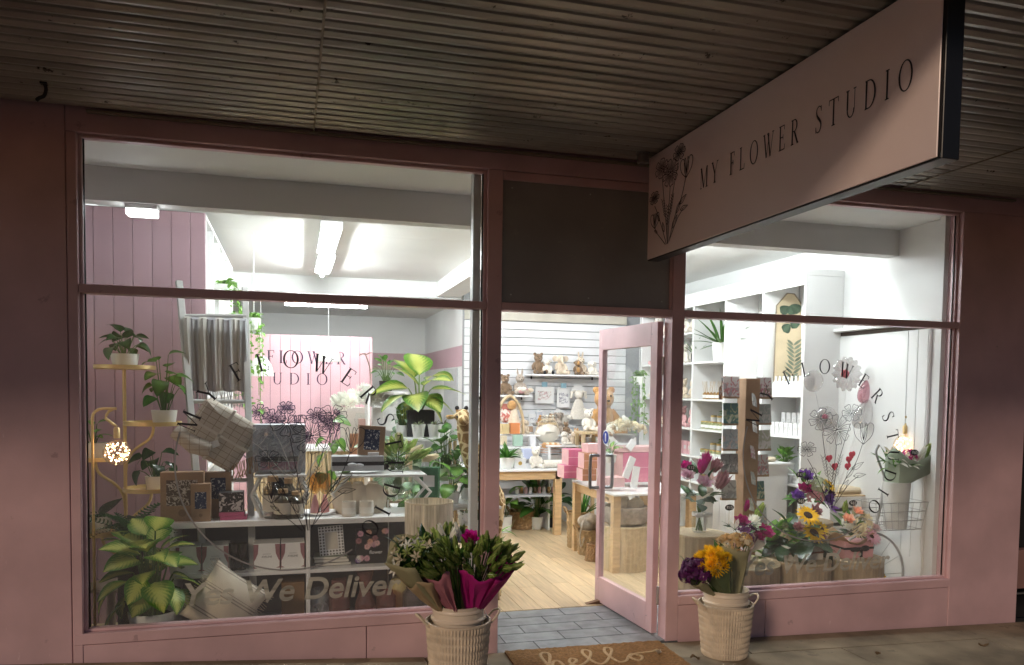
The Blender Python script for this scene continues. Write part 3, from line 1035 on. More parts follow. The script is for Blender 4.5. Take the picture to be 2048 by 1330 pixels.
def batten(label, c, length, along, k=1.0, r=.019):
    o = thing('fluorescent_light', label, 'ceiling light', c)
    if along == 'y':
        o.rotation_euler = (0, 0, R(90))
    part('body', MB().span((-length / 2 - .02, -.085, -.055), (length / 2 + .02, .085, -.001), .004), FIX, o)
    part('tube', MB().tube([(-length / 2, 0, -.075), (length / 2, 0, -.075)], r, 12), emit('tube_glow_%d' % (k * 100), (0.93, 0.97, 1.0), TUBE * k), o, smooth=True)
    for s in (-1, 1):
        part('tube_holder', MB().box((s * (length / 2 + .008), 0, -.06), (.016, .04, .05)), FIX, o)
    return o


batten('lit fluorescent tube on the front ceiling above the counter side', (.31, 2.5, 2.899), 1.2, 'y', .9)
batten('lit fluorescent tube on the ceiling nearer the rear bulkhead', (.33, 3.85, 2.899), 1.2, 'y', 1.1)
batten('lit fluorescent tube in the rear room behind the bulkhead', (.43, 5.75, 2.70), 1.0, 'x', .55)
batten('added unseen fluorescent tube above the shelving side of the shop', (3.15, 1.7, 2.899), 1.2, 'y', .8)  # unseen tube, added to brighten the shelving side
batten('added unseen fluorescent tube above the soft toys on the slatted wall', (3.1, 3.7, 2.899), 1.2, 'y', .45)  # another added tube out of view, lights the toy wall
batten('added fluorescent tube out of sight behind the beam over the left window', (.55, .87, 2.899), 1.2, 'x', .85)  # hidden fill tube, added so the left display is lit
batten('added fluorescent tube out of sight behind the beam over the right window', (3.3, .87, 2.899), 1.2, 'x', .65)  # hidden fill tube, added so the right display is lit
fb = thing('diffuser_light', 'white diffuser light tucked under the beam above the pink boards', 'ceiling light', (-.87, .74, 2.625))
part('body', MB().span((-.09, -.05, .03), (.09, .05, .058), .004), FIX, fb)
part('diffuser', MB().span((-.085, -.046, -.005), (.085, .046, .029), .004), emit('diffuser_glow', (.95, .97, 1.0), BAY), fb)

# ================================================================== KIT: leaves, plants, flowers, toys, boxes
def leaf_mb(L=1.0, W=.4, shape='ovate', droop=.35, fold=.25, n=7, wave=0.0, seed=0):
    g = random.Random(seed)
    mb = MB()
    mb.uv = []
    vs, fs = [], []
    y = z = 0.0
    for i in range(n + 1):
        t = i / n
        if shape == 'ovate':
            wd = math.sin(PI * min(1, t ** .8)) ** .85
        elif shape == 'heart':
            wd = (max(0, math.sin(PI * t ** .55))) ** .75
        elif shape == 'lance':
            wd = math.sin(PI * min(1, t ** .7)) ** 1.1
        else:           # strap
            wd = min(1, (1 - t) * 2.2) ** .8 * (.55 + .45 * min(1, t * 4))
        wd = max(wd, .02) * W / 2 * L
        a = -droop * 2.0 * t
        if i:
            y += math.cos(a) * L / n
            z += math.sin(a) * L / n
        for s in (-1, -.5, 0, .5, 1):
            wz = wave * L * math.sin(t * 9 + s * 3 + seed) * abs(s)
            vs.append((s * wd * math.cos(fold), y, z + abs(s) * wd * math.sin(fold) + wz))
            mb.uv.append((s, t))
    for i in range(n):
        for k in range(4):
            fs.append((i * 5 + k, i * 5 + k + 1, i * 5 + k + 6, i * 5 + k + 5))
    return mb.add(vs, fs)


_LC = {}


def leafmesh(kind, m):
    key = (kind, m.name)
    if key not in _LC:
        spec = {'ovate': (.5, 'ovate', .35, .2), 'broad': (.74, 'ovate', .45, .15), 'heart': (.8, 'heart', .5, .2), 'lance': (.3, 'lance', .3, .3),
                'strap': (.14, 'strap', .45, .3), 'spike': (.1, 'strap', .12, .45), 'narrow': (.2, 'lance', .5, .3), 'small': (.6, 'ovate', .3, .2),
                'tulip': (.42, 'lance', .05, .45), 'round': (.9, 'heart', .25, .1)}[kind]
        _LC[key] = [leaf_mb(1, spec[0], spec[1], spec[2] * (1 + .4 * (i - 1)), spec[3], wave=.012 if kind in ('broad', 'ovate', 'heart') else 0, seed=i).mesh('leaf', m, True) for i in range(3)]
    return _LC[key]


def put_leaf(parent, meshes, p, az, el, roll, size, g, name='leaf'):
    o = bpy.data.objects.new(name, g.choice(meshes))
    m = Matrix.Translation(p) @ Matrix.Rotation(az, 4, 'Z') @ Matrix.Rotation(el, 4, 'X') @ Matrix.Rotation(roll, 4, 'Y') @ Matrix.Diagonal((size, size, size, 1))
    o.matrix_basis = m
    link(o, parent)
    return o


GREEN = leafmat('leaf_green', (.035, .12, .018), (.07, .20, .03))
DGREEN = leafmat('leaf_dark', (.012, .05, .016), (.025, .085, .025), .3)
LIME = leafmat('leaf_variegated', (.07, .20, .02), (.56, .60, .15), .35, .35, streak=.5)
LGREEN = leafmat('leaf_light', (.10, .26, .04), (.20, .38, .07))
SILVER = leafmat('leaf_silver', (.10, .20, .11), (.32, .42, .30), .4, .9, streak=.2)
SPOT = leafmat('leaf_spotted', (.02, .05, .025), (.03, .07, .03), .35, .1, spots=(.5, .55, .5))
SUCC = leafmat('leaf_succulent', (.10, .07, .06), (.16, .22, .10), .5)
EUCA = leafmat('leaf_eucalyptus', (.13, .20, .17), (.18, .26, .21), .6, .1)
BUDM = leafmat('bud_green', (.22, .34, .07), (.42, .50, .16), .45, .1)
STEM = mat('stem_green', (.07, .14, .03), .5)
SOIL = mat('soil', (.03, .02, .014), .95, bump=.6, bscale=200)
POTW = mat('pot_white', (.80, .80, .77), .35, var=.03)
POTB = mat('pot_black', (.015, .016, .018), .45)


def pot(parent, rt, rb, h, m, n=28, ribs=0, sy=1.0):
    prof = [(rb * .92, 0), (rb, .004), (rb + (rt - rb) * .5, h * .5), (rt, h), (rt * .9, h), (rt * .86, h * .86)]
    mb = MB().lathe(prof, n, cap=True, sy=sy)
    if ribs:
        v2 = []
        for i, p in enumerate(mb.v):
            a = math.atan2(p[1], p[0])
            k = 1 + .012 * math.cos(a * ribs)
            v2.append((p[0] * k, p[1] * k, p[2]))
        mb.v = v2
    part('pot', mb, m, parent, smooth=True)
    part('soil', MB().lathe([(rt * .85, h * .87), (.001, h * .9)], 14, cap=False, sy=sy), SOIL, parent, smooth=True)


def plant(label, base, pt=(.07, .055, .1, None), kind='ovate', lm=None, n=12, size=.14, reach=.14, height=.16, seed=1, el=(15, 75), cat='potted plant',
          name='potted_plant', ribs=0, sy=1.0, group=None, stemw=.0035, rz=0, jitter=.25):
    g = random.Random(seed)
    o = thing(name, label, cat, tuple(base), rz, group)
    rt, rb, h, pm = pt
    pot(o, rt, rb, h, pm or POTW, ribs=ribs, sy=sy)
    me = leafmesh(kind, lm or GREEN)
    stems = MB()
    for i in range(n):
        az = i * 2.39996 + g.uniform(-.3, .3)
        t = (i + .5) / n
        e = el[0] + (el[1] - el[0]) * t + g.uniform(-8, 8)
        rr = reach * (1 - .75 * t) * g.uniform(.8, 1.2)
        hh = h + height * (.25 + .75 * t) * g.uniform(1 - jitter, 1 + jitter)
        p = Vector((math.sin(-az) * rr * .55, math.cos(az) * rr * .55, hh))
        if kind in ('strap', 'spike', 'lance') and size > height:
            p = Vector((math.sin(-az) * rt * .3, math.cos(az) * rt * .3, h * .9))
        else:
            st = Vector((p.x * .25, p.y * .25, h * .85))
            stems.tube([st, st.lerp(p, .55) + Vector((0, 0, height * .06)), p], [stemw, stemw * .8, stemw * .6], 5, cap=False)
        put_leaf(o, me, p, az, R(e), g.uniform(-.5, .5), size * g.uniform(.75, 1.15), g)
    if stems.v:
        part('stems', stems, STEM, o, smooth=True)
    return o


def fern(label, base, n=16, L=.3, seed=2, pt=None, m=None):
    g = random.Random(seed)
    o = thing('fern', label, 'fern', tuple(base))
    if pt:
        pot(o, *pt)
    h = pt[2] * .9 if pt else .02
    m = m or DGREEN
    fm = []
    for k in range(3):
        mb = MB(); mb.uv = []
        y = z = 0
        N = 16
        for i in range(N):
            t = i / N
            a = .5 - 1.5 * t * (1 + .2 * k)
            y += math.cos(a) / N; z += math.sin(a) / N
            wd = .19 * math.sin(PI * (t * .86 + .12))
            for s in (-1, 1):
                b = len(mb.v)
                d = .028
                mb.add([(0, y - d * .5, z), (s * wd * .6, y - d * .3, z + .01), (s * wd, y + .05, z - .02), (s * wd * .6, y + d * .9, z + .01), (0, y + d * .5, z)], [(0, 1, 2, 3, 4)])
                mb.uv += [(0, t), (.6 * s, t), (s, t), (.6 * s, t), (0, t)]
        fm.append(mb.mesh('frond', m))
    for i in range(n):
        put_leaf(o, fm, Vector((0, 0, h)), i * 2.4, R(g.uniform(15, 75)), g.uniform(-.3, .3), L * g.uniform(.75, 1.15), g, 'frond')
    return o


def vine(parent, pts, m, n, size, seed, kind='small', name='vine'):
    """one trailing stem with its small leaves, joined"""
    g = random.Random(seed)
    mb = MB().tube(smoothpts(pts, 4), .0025, 5)
    mb.uv = [(0, .5)] * len(mb.v)
    path = smoothpts(pts, 8)
    lm = leaf_mb(1, .6 if kind == 'small' else .35, 'ovate', .3, .2, 3)
    for i in range(n):
        p = path[int(g.random() * (len(path) - 1))]
        M = Matrix.Translation(p) @ Euler((g.uniform(-1, .8), g.uniform(-.6, .6), g.uniform(0, 6.28))).to_matrix().to_4x4() @ Matrix.Scale(size * g.uniform(.6, 1.2), 4)
        mb.add([M @ Vector(v) for v in lm.v], lm.f)
        mb.uv += lm.uv
    return part(name, mb, m, parent)


def petalhead(kind, c1, c2, seed=0):
    """flower head mesh about one unit across, facing +Z"""
    key = ('head', kind, c1.name, c2.name, seed)
    if key in _LC:
        return _LC[key]
    g = random.Random(seed + 9)
    mb = MB()
    mb.uv = []
    def petal(M, L, W, shape='ovate', droop=.3, fold=.15):
        lm = leaf_mb(L, W, shape, droop, fold, 3)
        mb.add([M @ Vector(v) for v in lm.v], lm.f)
        mb.uv.extend(lm.uv)
    def ring_(n, L, W, el, r0, z, shape='ovate', droop=.3, off=0., fold=.15):
        for i in range(n):
            a = 2 * PI * (i + off) / n + g.uniform(-.08, .08)
            M = Matrix.Rotation(a, 4, 'Z') @ Matrix.Translation((0, r0, z)) @ Matrix.Rotation(R(el + g.uniform(-6, 6)), 4, 'X')
            petal(M, L * g.uniform(.9, 1.08), W, shape, droop, fold)
    if kind == 'sunflower':
        ring_(17, .36, .36, 14, .14, 0, 'lance', .15); ring_(15, .32, .36, 28, .13, .01, 'lance', .15, .5)
    elif kind == 'daisy':
        ring_(18, .38, .3, 12, .11, 0, 'strap', .1); ring_(16, .32, .3, 26, .1, .01, 'strap', .1, .5)
    elif kind == 'rose':
        for k, (n, L, W, el, r0) in enumerate(((6, .42, 1.0, 35, .1), (5, .42, 1.0, 58, .08), (4, .38, 1.0, 72, .05), (3, .34, 1.0, 84, .02))):
            ring_(n, L, W, el, r0, .02 * k, 'heart', -.1, .3 * k, .35)
    elif kind == 'pom':
        for k in range(7):
            ring_(13 - k, .30, .34, -20 + 17 * k, .08 * math.cos(R(13 * k)) + .06, .05 * k, 'lance', -.35, .5 * (k % 2), .3)
    elif kind == 'protea':
        ring_(10, .6, .34, 68, .12, 0, 'lance', -.12, 0, .3); ring_(10, .66, .32, 76, .08, .02, 'lance', -.12, .5, .3); ring_(6, .62, .3, 86, .03, .04, 'lance', -.1)
    elif kind == 'lily':
        ring_(6, .55, .38, 40, .04, 0, 'ovate', .25)
    elif kind == 'bud':
        ring_(3, .9, .5, 80, .10, 0, 'lance', -.16, 0, .5); ring_(3, .85, .5, 86, .07, .02, 'lance', -.12, .5, .5)
    elif kind == 'cluster':
        for i in range(26):
            a, e = g.uniform(0, 6.28), g.uniform(0, 1.4)
            p = Vector((math.cos(a) * math.cos(e), math.sin(a) * math.cos(e), math.sin(e) * .7)) * .42
            for j in range(4):
                M = Matrix.Translation(p) @ Vector(p).to_track_quat('Z', 'Y').to_matrix().to_4x4() @ Matrix.Rotation(j * 1.57 + i, 4, 'Z') @ Matrix.Rotation(.5, 4, 'X')
                petal(M, .17, .7)
    nf = len(mb.f)
    mb.cur = 1
    if kind in ('sunflower', 'daisy'):
        k = len(mb.v)
        r = .17 if kind == 'sunflower' else .10
        mb.lathe([(r, 0), (r, .03), (r * .7, .055), (.001, .05)], 14)
        mb.uv += [(0, 0)] * (len(mb.v) - k)
    me = mb.mesh('flower_head', [c1, c2], True)
    _LC[key] = me
    return me


def fmat(key, edge, mid):
    return leafmat('petal_' + key, edge, mid, .6, .05)


P_YEL = fmat('yellow', (.85, .5, .01), (.9, .62, .03))
P_WHT = fmat('white', (.8, .8, .74), (.85, .85, .76))
P_PNK = fmat('pink', (.72, .36, .50), (.8, .55, .62))
P_MAG = fmat('magenta', (.5, .02, .22), (.42, .02, .16))
P_PEA = fmat('peach', (.85, .45, .33), (.88, .58, .42))
P_PUR = fmat('purple', (.16, .05, .36), (.24, .09, .42))
P_DPU = fmat('deep_purple', (.09, .012, .09), (.13, .02, .13))
P_MAU = fmat('mauve', (.36, .15, .18), (.50, .25, .26))
P_BLS = fmat('blush', (.8, .5, .5), (.85, .62, .6))
P_CRM = fmat('cream', (.72, .62, .42), (.80, .72, .52))
P_TAN = fmat('tan', (.62, .42, .18), (.7, .52, .28))
EYE = mat('flower_eye', (.05, .025, .012), .8, bump=.6, bscale=300)


def head(parent, kind, m, p, size, d=(0, -.5, .8), seed=0, name='flower_head', g=rnd):
    o = bpy.data.objects.new(name, petalhead(kind, m, EYE, seed))
    q = Vector(d).to_track_quat('Z', 'Y')
    o.matrix_basis = Matrix.Translation(p) @ q.to_matrix().to_4x4() @ Matrix.Rotation(g.uniform(0, 6.28), 4, 'Z') @ Matrix.Scale(size, 4)
    return link(o, parent)


def wrap_paper(parent, base, top_pts, r0, m, name='wrapping_paper', seed=0, th=.0012):
    """sheet wrapped into a cone: bottom ring of radius r0 round base, top edge through top_pts (open)"""
    n = len(top_pts)
    g = random.Random(seed)
    mb = MB()
    N = 8
    base = Vector(base)
    vs, fs = [], []
    for j in range(N + 1):
        t = j / N
        for i, q in enumerate(top_pts):
            q = Vector(q)
            d = Vector((q.x - base.x, q.y - base.y, 0))
            d = d.normalized() if d.length > 1e-6 else Vector((0, -1, 0))
            p = (base + d * r0).lerp(q, t)
            p += d * (.012 * math.sin(i * 2.1 + seed) * math.sin(PI * t)) + Vector((g.uniform(-.002, .002), g.uniform(-.002, .002), 0))
            vs.append(p)
    for j in range(N):
        for i in range(n - 1):
            fs.append((j * n + i, j * n + i + 1, (j + 1) * n + i + 1, (j + 1) * n + i))
    mb.add(vs, fs)
    o = part(name, mb, m, parent, smooth=True)
    s = o.modifiers.new('thickness', 'SOLIDIFY')
    s.thickness = th
    return o


def box_px(name, label, cat, u0, v0, u1, v1, Y, depth, m, group=None, rz=0.0, ch=.002):
    """box thing whose front face covers those pixels at depth Y: returns (thing, w, h)"""
    a, b = at(u0, v1, Y), at(u1, v0, Y)
    wd, h = b.x - a.x, b.z - a.z
    o = thing(name, label, cat, ((a.x + b.x) / 2, Y + depth / 2, a.z), rz, group)
    part('body', MB().box((0, 0, h / 2), (wd, depth, h), ch=ch), m, o)
    return o, wd, h


FURB = mat('fur_brown', (.20, .13, .075), .95, var=.25, vscale=60, bump=1, bscale=260, sheen=.4)
FURC = mat('fur_cream', (.66, .55, .42), .95, var=.15, vscale=60, bump=1, bscale=260, sheen=.4)
FURW = mat('fur_white', (.76, .71, .62), .95, var=.12, vscale=60, bump=1, bscale=260, sheen=.4)
FURK = mat('fur_black', (.02, .02, .022), .95, bump=1, bscale=260)
FURT = mat('fur_tan', (.46, .25, .09), .95, var=.2, vscale=50, bump=1, bscale=240, sheen=.4)
FURG = mat('fur_grey', (.42, .36, .30), .95, var=.2, vscale=60, bump=1, bscale=260)
FURP = mat('fur_pink', (.72, .42, .42), .95, var=.2, vscale=60, bump=1, bscale=260)
FURR = mat('fur_red', (.55, .06, .10), .9, var=.15, vscale=60, bump=1, bscale=260)
BEAD = mat('bead_black', (.01, .01, .01), .15)


def plush(label, base, H, fur, ears='bear', muzzle=None, belly=None, rz=0.0, arms=1.0, group=None, cat='soft toy', feet=None, lean=0.0, name='plush_toy', face=None):
    """sitting soft toy, facing -Y, H high: body one continuous mesh"""
    o = thing(name, label, cat, tuple(base), rz, group)
    s = H
    mb = MB()
    mb.ball((0, 0, .27 * s), (.21 * s, .18 * s, .27 * s))
    mb.ball((0, -.02 * s, .68 * s), (.19 * s, .17 * s, .18 * s))
    mb.ball((0, -.15 * s, .62 * s), (.09 * s, .09 * s, .075 * s))
    mb.ball((0, 0, .5 * s), (.13 * s, .12 * s, .1 * s))
    for k in (-1, 1):
        mb.tube([(k * .14 * s, 0, .46 * s), (k * .23 * s, -.06 * s, .34 * s), (k * .24 * s, -.14 * s * arms, .2 * s)], [.075 * s, .07 * s, .065 * s], 8)
        mb.tube([(k * .12 * s, -.05 * s, .1 * s), (k * .2 * s, -.22 * s, .085 * s), (k * .24 * s, -.33 * s, .09 * s)], [.1 * s, .085 * s, .08 * s], 8)
        mb.ball((k * .245 * s, -.36 * s, .1 * s), (.085 * s, .06 * s, .1 * s))
        if ears == 'bear':
            mb.ball((k * .15 * s, 0, .84 * s), (.07 * s, .035 * s, .07 * s))
        elif ears == 'bunny':
            mb.tube([(k * .08 * s, 0, .82 * s), (k * .15 * s, .02 * s, .97 * s), (k * .2 * s, -.02 * s, 1.04 * s), (k * .25 * s, -.05 * s, .86 * s)], [.04 * s, .055 * s, .05 * s, .035 * s], 8)
        elif ears == 'lop':
            mb.tube([(k * .13 * s, 0, .8 * s), (k * .22 * s, 0, .72 * s), (k * .24 * s, -.03 * s, .52 * s)], [.05 * s, .065 * s, .05 * s], 8)
        elif ears == 'up':
            mb.tube([(k * .07 * s, 0, .8 * s), (k * .1 * s, .02 * s, .95 * s), (k * .11 * s, .02 * s, 1.1 * s)], [.04 * s, .05 * s, .03 * s], 8)
        elif ears == 'elephant':
            mb.ball((k * .25 * s, .02 * s, .7 * s), (.14 * s, .03 * s, .14 * s))
        elif ears == 'cow':
            mb.ball((k * .22 * s, 0, .76 * s), (.09 * s, .03 * s, .05 * s))
        elif ears == 'monkey':
            mb.ball((k * .2 * s, 0, .7 * s), (.06 * s, .03 * s, .07 * s))
    if ears == 'elephant':
        mb.tube([(0, -.15 * s, .66 * s), (0, -.25 * s, .58 * s), (0, -.29 * s, .45 * s)], [.07 * s, .055 * s, .045 * s], 8)
    b = part('body', mb, fur, o, smooth=True)
    rm = b.modifiers.new('skin', 'REMESH')
    rm.mode = 'VOXEL'
    rm.voxel_size = .026 * s
    rm.use_smooth_shade = True
    fm = MB()
    for k in (-1, 1):
        fm.ball((k * .07 * s, -.17 * s, .73 * s), .017 * s, 8, 6)
    part('eyes', fm, BEAD, o, smooth=True)
    part('nose', MB().ball((0, -.235 * s, .645 * s), (.03 * s, .015 * s, .02 * s), 8, 6), BEAD, o, smooth=True)
    if belly:
        part('belly_patch', MB().ball((0, -.06 * s, .28 * s), (.15 * s, .135 * s, .19 * s)), belly, o, smooth=True)
    if muzzle:
        part('muzzle', MB().ball((0, -.155 * s, .62 * s), (.105 * s, .09 * s, .08 * s)), muzzle, o, smooth=True)
    if face:
        part('face_patch', MB().ball((0, -.075 * s, .69 * s), (.13 * s, .125 * s, .13 * s)), face, o, smooth=True)
    if feet:
        for k in (-1, 1):
            part('foot', MB().ball((k * .245 * s, -.365 * s, .1 * s), (.093 * s, .07 * s, .107 * s)), feet, o, smooth=True)
    return o


def pricetag(label, p, txt, rz=0.0, size=.055):
    o = thing('price_tag', label, 'price tag', tuple(p), rz)
    part('board', MB().lathe([(size * .62, -.003), (size * .65, 0), (size * .62, .003)], 24), mat('chalkboard', (.018, .02, .022), .7), o, rot=(R(90), 0, 0), smooth=True)
    o.children[0].scale = (1, .62, 1)
    part('stick', MB().tube([(0, .003, -size * .3), (0, .005, -size * 2.2)], .0016, 5), mat('stick_wood', (.4, .3, .18), .7), o)
    me = textmesh('price_text', txt, size * .62, mat('chalk', (.7, .7, .68), .9), 0, .0004, 'CENTER')
    part('price_text', me, None, o, (0, -.0042, -size * .2), (R(90), 0, 0))
    return o


def woven(r0, r1, h, nu=132, nv=46, amp=.0045, rows=13, cols=22, alt=True):
    """basket wall: strands pass over and under the uprights"""
    mb = MB()
    vs, fs = [], []
    for j in range(nv + 1):
        t = j / nv
        r = r0 + (r1 - r0) * t
        for i in range(nu):
            a = 2 * PI * i / nu
            row = math.floor(t * rows)
            ph = PI * (row % 2) if alt else 0
            bulge = abs(math.sin(PI * t * rows)) ** .6
            d = amp * (.55 * bulge + .75 * math.sin(a * cols + ph) * bulge)
            vs.append(((r + d) * math.cos(a), (r + d) * math.sin(a), h * t))
    for j in range(nv):
        for i in range(nu):
            fs.append((j * nu + i, j * nu + (i + 1) % nu, (j + 1) * nu + (i + 1) % nu, (j + 1) * nu + i))
    fs.append(tuple(range(nu - 1, -1, -1)))
    return mb.add(vs, fs)


def jar(parent_label, p, r, h, m, lidm=None, name='jar', cat='jar', group=None, n=16, neck=.8, labelm=None, prof=None):
    o = thing(name, parent_label, cat, tuple(p), 0, group)
    prof = prof or [(r * .9, 0), (r, h * .06), (r, h * .78), (r * neck, h * .9), (r * neck, h), (r * neck * .88, h), (r * neck * .88, h * .9), (r * .9, h * .74), (r * .86, h * .08)]
    part('body', MB().lathe(prof, n), m, o, smooth=True)
    if lidm:
        part('lid', MB().lathe([(r * neck * 1.06, h * .96), (r * neck * 1.06, h * 1.1), (r * neck * .9, h * 1.12)], n), lidm, o, smooth=True)
    if labelm:
        part('label', MB().lathe([(r * 1.012, h * .2), (r * 1.012, h * .62)], n, cap=False), labelm, o, smooth=True)
    return o

# ================================================================== LEFT WINDOW DISPLAY
def ons(u, Y, Z, v=1000):
    p = at(u, v, Y)
    return Vector((p.x, Y, Z))


def mpp(Y, u=1024):
    return (at(u + 1, 800, Y) - at(u, 800, Y)).length


# ---- low white shelf unit
UT = .772
su = thing('shelf_unit', 'low white open shelf unit across the left window display', 'shelf', (.3, .5, 0))
UX0, UX1 = -.70 - .3, 1.0 - .3
part('top', MB().span((UX0, 0, UT - .035), (UX1, .40, UT), .002), LAMW, su)
part('shelf', MB().span((UX0 + .026, .004, .43), (UX1 - .026, .385, .452), .002), LAMW, su)
part('bottom', MB().span((UX0, .004, .06), (UX1, .385, .09), .002), LAMW, su)
for x in (UX0, .09 - .3, UX1 - .025):
    part('upright', MB().span((x, .003, .091), (x + .025, .385, UT - .036), .002), LAMW, su)
part('back_panel', MB().span((UX0 + .01, .386, .06), (UX1 - .01, .394, UT - .036)), mat('slate_back', (.13, .14, .16), .6), su)

# ---- brass tiered plant stand
PY = .85
ps = thing('plant_stand', 'tall brass plant stand with five round trays on curved arms', 'plant stand', tuple(ons(250, PY, 0, 900)))
L0 = Vector(ps.location)
zt = at(250, 738, PY).z
part('pole', MB().tube([(0, 0, 0), (0, 0, zt)], .011, 12), BRASS, ps, smooth=True)
part('foot', MB().lathe([(.16, 0), (.16, .012), (.02, .02)], 28), BRASS, ps, smooth=True)
trays = [(250, 735, PY, 48), (306, 847, PY - .02, 46), (192, 917, PY - .08, 40), (302, 978, PY - .02, 44), (205, 1063, PY - .12, 47)]
TP = []
for i, (u, v, Y, rp) in enumerate(trays):
    p = at(u, v, Y)
    r = rp * mpp(Y)
    TP.append((p, r))
    q = p - L0
    part('tray', MB().lathe([(r * .97, -.012), (r, -.01), (r, .014), (r * .96, .014), (r * .95, -.004), (.001, -.004)], 32, c=q), BRASS, ps, smooth=True)
    if i:
        k = 1 if q.x > 0 else -1
        z0 = q.z - .34
        arm = smoothpts([(0, 0, z0), (k * .012, q.y * .1, z0 + .1), (k * .02 + q.x * .2, q.y * .3, z0 + .17), (q.x * .85, q.y * .85, z0 + .24), (q.x, q.y, z0 + .29), (q.x, q.y, q.z - .01)], 5)
        part('arm', MB().tube(arm, .009, 10), BRASS, ps, smooth=True)
m_ = mpp(PY)
P0 = lambda i, du=0: TP[i][0] + Vector((du * m_, 0, -.003))
plant('pothos with dark heart leaves in a white oval pot on the top brass tray', P0(0), (.083, .068, .088, POTW), 'heart', DGREEN, 15, .115, .2, .14, 3, (-20, 60), sy=.75)
plant('leafy climber on a hoop in a white pot on the second brass tray', P0(1, 18), (.078, .066, .088, POTW), 'heart', GREEN, 16, .115, .2, .34, 5, (-30, 40), sy=.75)
plant('small pale green seedling plant in a white pot behind the globe bulb', P0(2, -4), (.09, .07, .1, POTW), 'ovate', LGREEN, 9, .08, .12, .12, 8, (0, 60), sy=.8)
plant('drooping dark leaved plant in a small white pot on the lower right brass tray', P0(3, 8), (.065, .055, .085, POTW), 'heart', DGREEN, 12, .10, .2, .16, 9, (-60, 20), sy=.8)
plant('spotted begonia with long dark leaves in a white pot on the lowest brass tray', P0(4, -8), (.085, .068, .10, POTW), 'lance', SPOT, 7, .30, .12, .14, 12, (-20, 40), sy=.8)

# ---- brass arch lamps with globe of fairy lights
FAIRY = emit('fairy_glow', (1.0, 0.62, 0.34), 14.0)


def arch_lamp(label, u_pole, v_top, u_drop, v_bulb, Y, rb, zbase, flip=1):
    b = ons(u_pole, Y, zbase, v_top)
    o = thing('arch_lamp', label, 'lamp', tuple(b))
    zt = at(u_pole, v_top, Y).z - zbase
    dx = at(u_drop, v_top, Y).x - b.x
    zb = at(u_drop, v_bulb, Y).z - zbase
    r = rb * mpp(Y, u_pole)
    k = abs(dx) * .45
    sgn = 1 if dx > 0 else -1
    pts = [(0, 0, 0), (0, 0, zt * .5), (0, 0, zt - k)] + [(sgn * k * (1 - math.cos(t)), 0, zt - k + k * math.sin(t)) for t in (.4, .8, 1.2, 1.57)] + \
          [(dx - sgn * k * math.cos(t), 0, zt - k + k * math.sin(t)) for t in (1.57, 1.2, .8, .4, 0)] + [(dx, 0, zb + r * 2.0)]
    part('pole', MB().tube(pts, .008, 10), BRASS, o, smooth=True)
    part('foot', MB().lathe([(.09, 0), (.09, .012), (.01, .018)], 24), BRASS, o, smooth=True)
    part('socket', MB().lathe([(.018, 0), (.018, .055), (.01, .065)], 16, c=(dx, 0, zb + r * 1.1)), BRASS, o, smooth=True)
    gb = MB().ball((dx, 0, zb), r, 20, 14)
    bo = part('globe_bulb', gb, glass('bulb_glass', (.98, .93, .85), .12, .03, (.9, .7, .5)), o, smooth=True)
    g = random.Random(4)
    for i in range(46):
        a, e = i * 2.4, math.asin(-1 + 2 * (i + .5) / 46)
        rr = r * g.uniform(.6, .93)
        part('fairy_light', MB().ball((dx + rr * math.cos(a) * math.cos(e), rr * math.sin(a) * math.cos(e), zb + rr * math.sin(e)), r * .045, 6, 4), FAIRY, bo)
    return o


arch_lamp('brass arch lamp with a glowing globe beside the tiered plant stand', 184, 817, 233, 905, .42, 29, 0)

# ---- corner plants and side table
st = thing('side_table', 'round beige side table behind the yellow green corner plant', 'table', tuple(ons(222, .72, 0, 1165)))
zt = at(222, 1168, .72).z
part('table_top', MB().lathe([(.0, zt - .02), (.15, zt - .02), (.155, zt - .01), (.15, zt)], 32, cap=True), mat('beige_top', (.5, .42, .33), .5), st, smooth=True)
part('leg', MB().lathe([(.12, 0), (.12, .015), (.025, .02), (.025, zt - .021)], 20), mat('beige_top', (.5, .42, .33), .5), st, smooth=True)
fern('dark green fern spreading between the plant stand and shelf unit', ons(262, .52, .55, 1070), 20, .30, 5, (.085, .06, .11, POTB))
part('pedestal', MB().lathe([(.075, -.55), (.075, -.002)], 20), mat('dark_pedestal', (.03, .028, .026), .6), bpy.data.objects['fern'], smooth=True)
d = plant('large yellow green dieffenbachia in a ribbed white pot in the left corner', ons(305, .32, .1, 1250), (.13, .10, .20, POTW), 'broad', LIME, 36, .23, .27, .40, 21, (-40, 65), ribs=40, stemw=.008)
part('stand', MB().lathe([(.11, -.1), (.11, -.001)], 20), mat('dark_pedestal', (.03, .028, .026), .6), d, smooth=True)

# ---- white ladder with throws
LADW = mat('ladder_white', (.52, .52, .5), .6, var=.12, vscale=8)
ld = thing('display_ladder', 'white timber display ladder leaning among the gift boxes', 'ladder', tuple(ons(430, .8, 0, 1000)))
L0 = Vector(ld.location)
for (ua, va, Ya), (ub, vb, Yb) in (((358, 562, 1.1), (402, 1060, .7)), ((490, 575, 1.1), (503, 1060, .7))):
    a, b = at(ua, va, Ya) - L0, at(ub, vb, Yb) - L0
    dvec = (b - a)
    b2 = a + dvec * ((0 - (a.z + L0.z)) / dvec.z)
    mid = (a + b2) / 2
    rot = (a - b2).to_track_quat('Z', 'Y').to_matrix()
    part('rail', MB().box(mid, (.042, .03, (a - b2).length), rot, .003), LADW, ld)
for v in (632, 803, 960):
    Y = 1.1 - (v - 565) * .4 / 495
    a, b = at(362 + (v - 562) * .088, v, Y) - L0, at(491 + (v - 575) * .027, v, Y) - L0
    part('rung', MB().tube([a, b], .014, 10), LADW, ld, smooth=True)


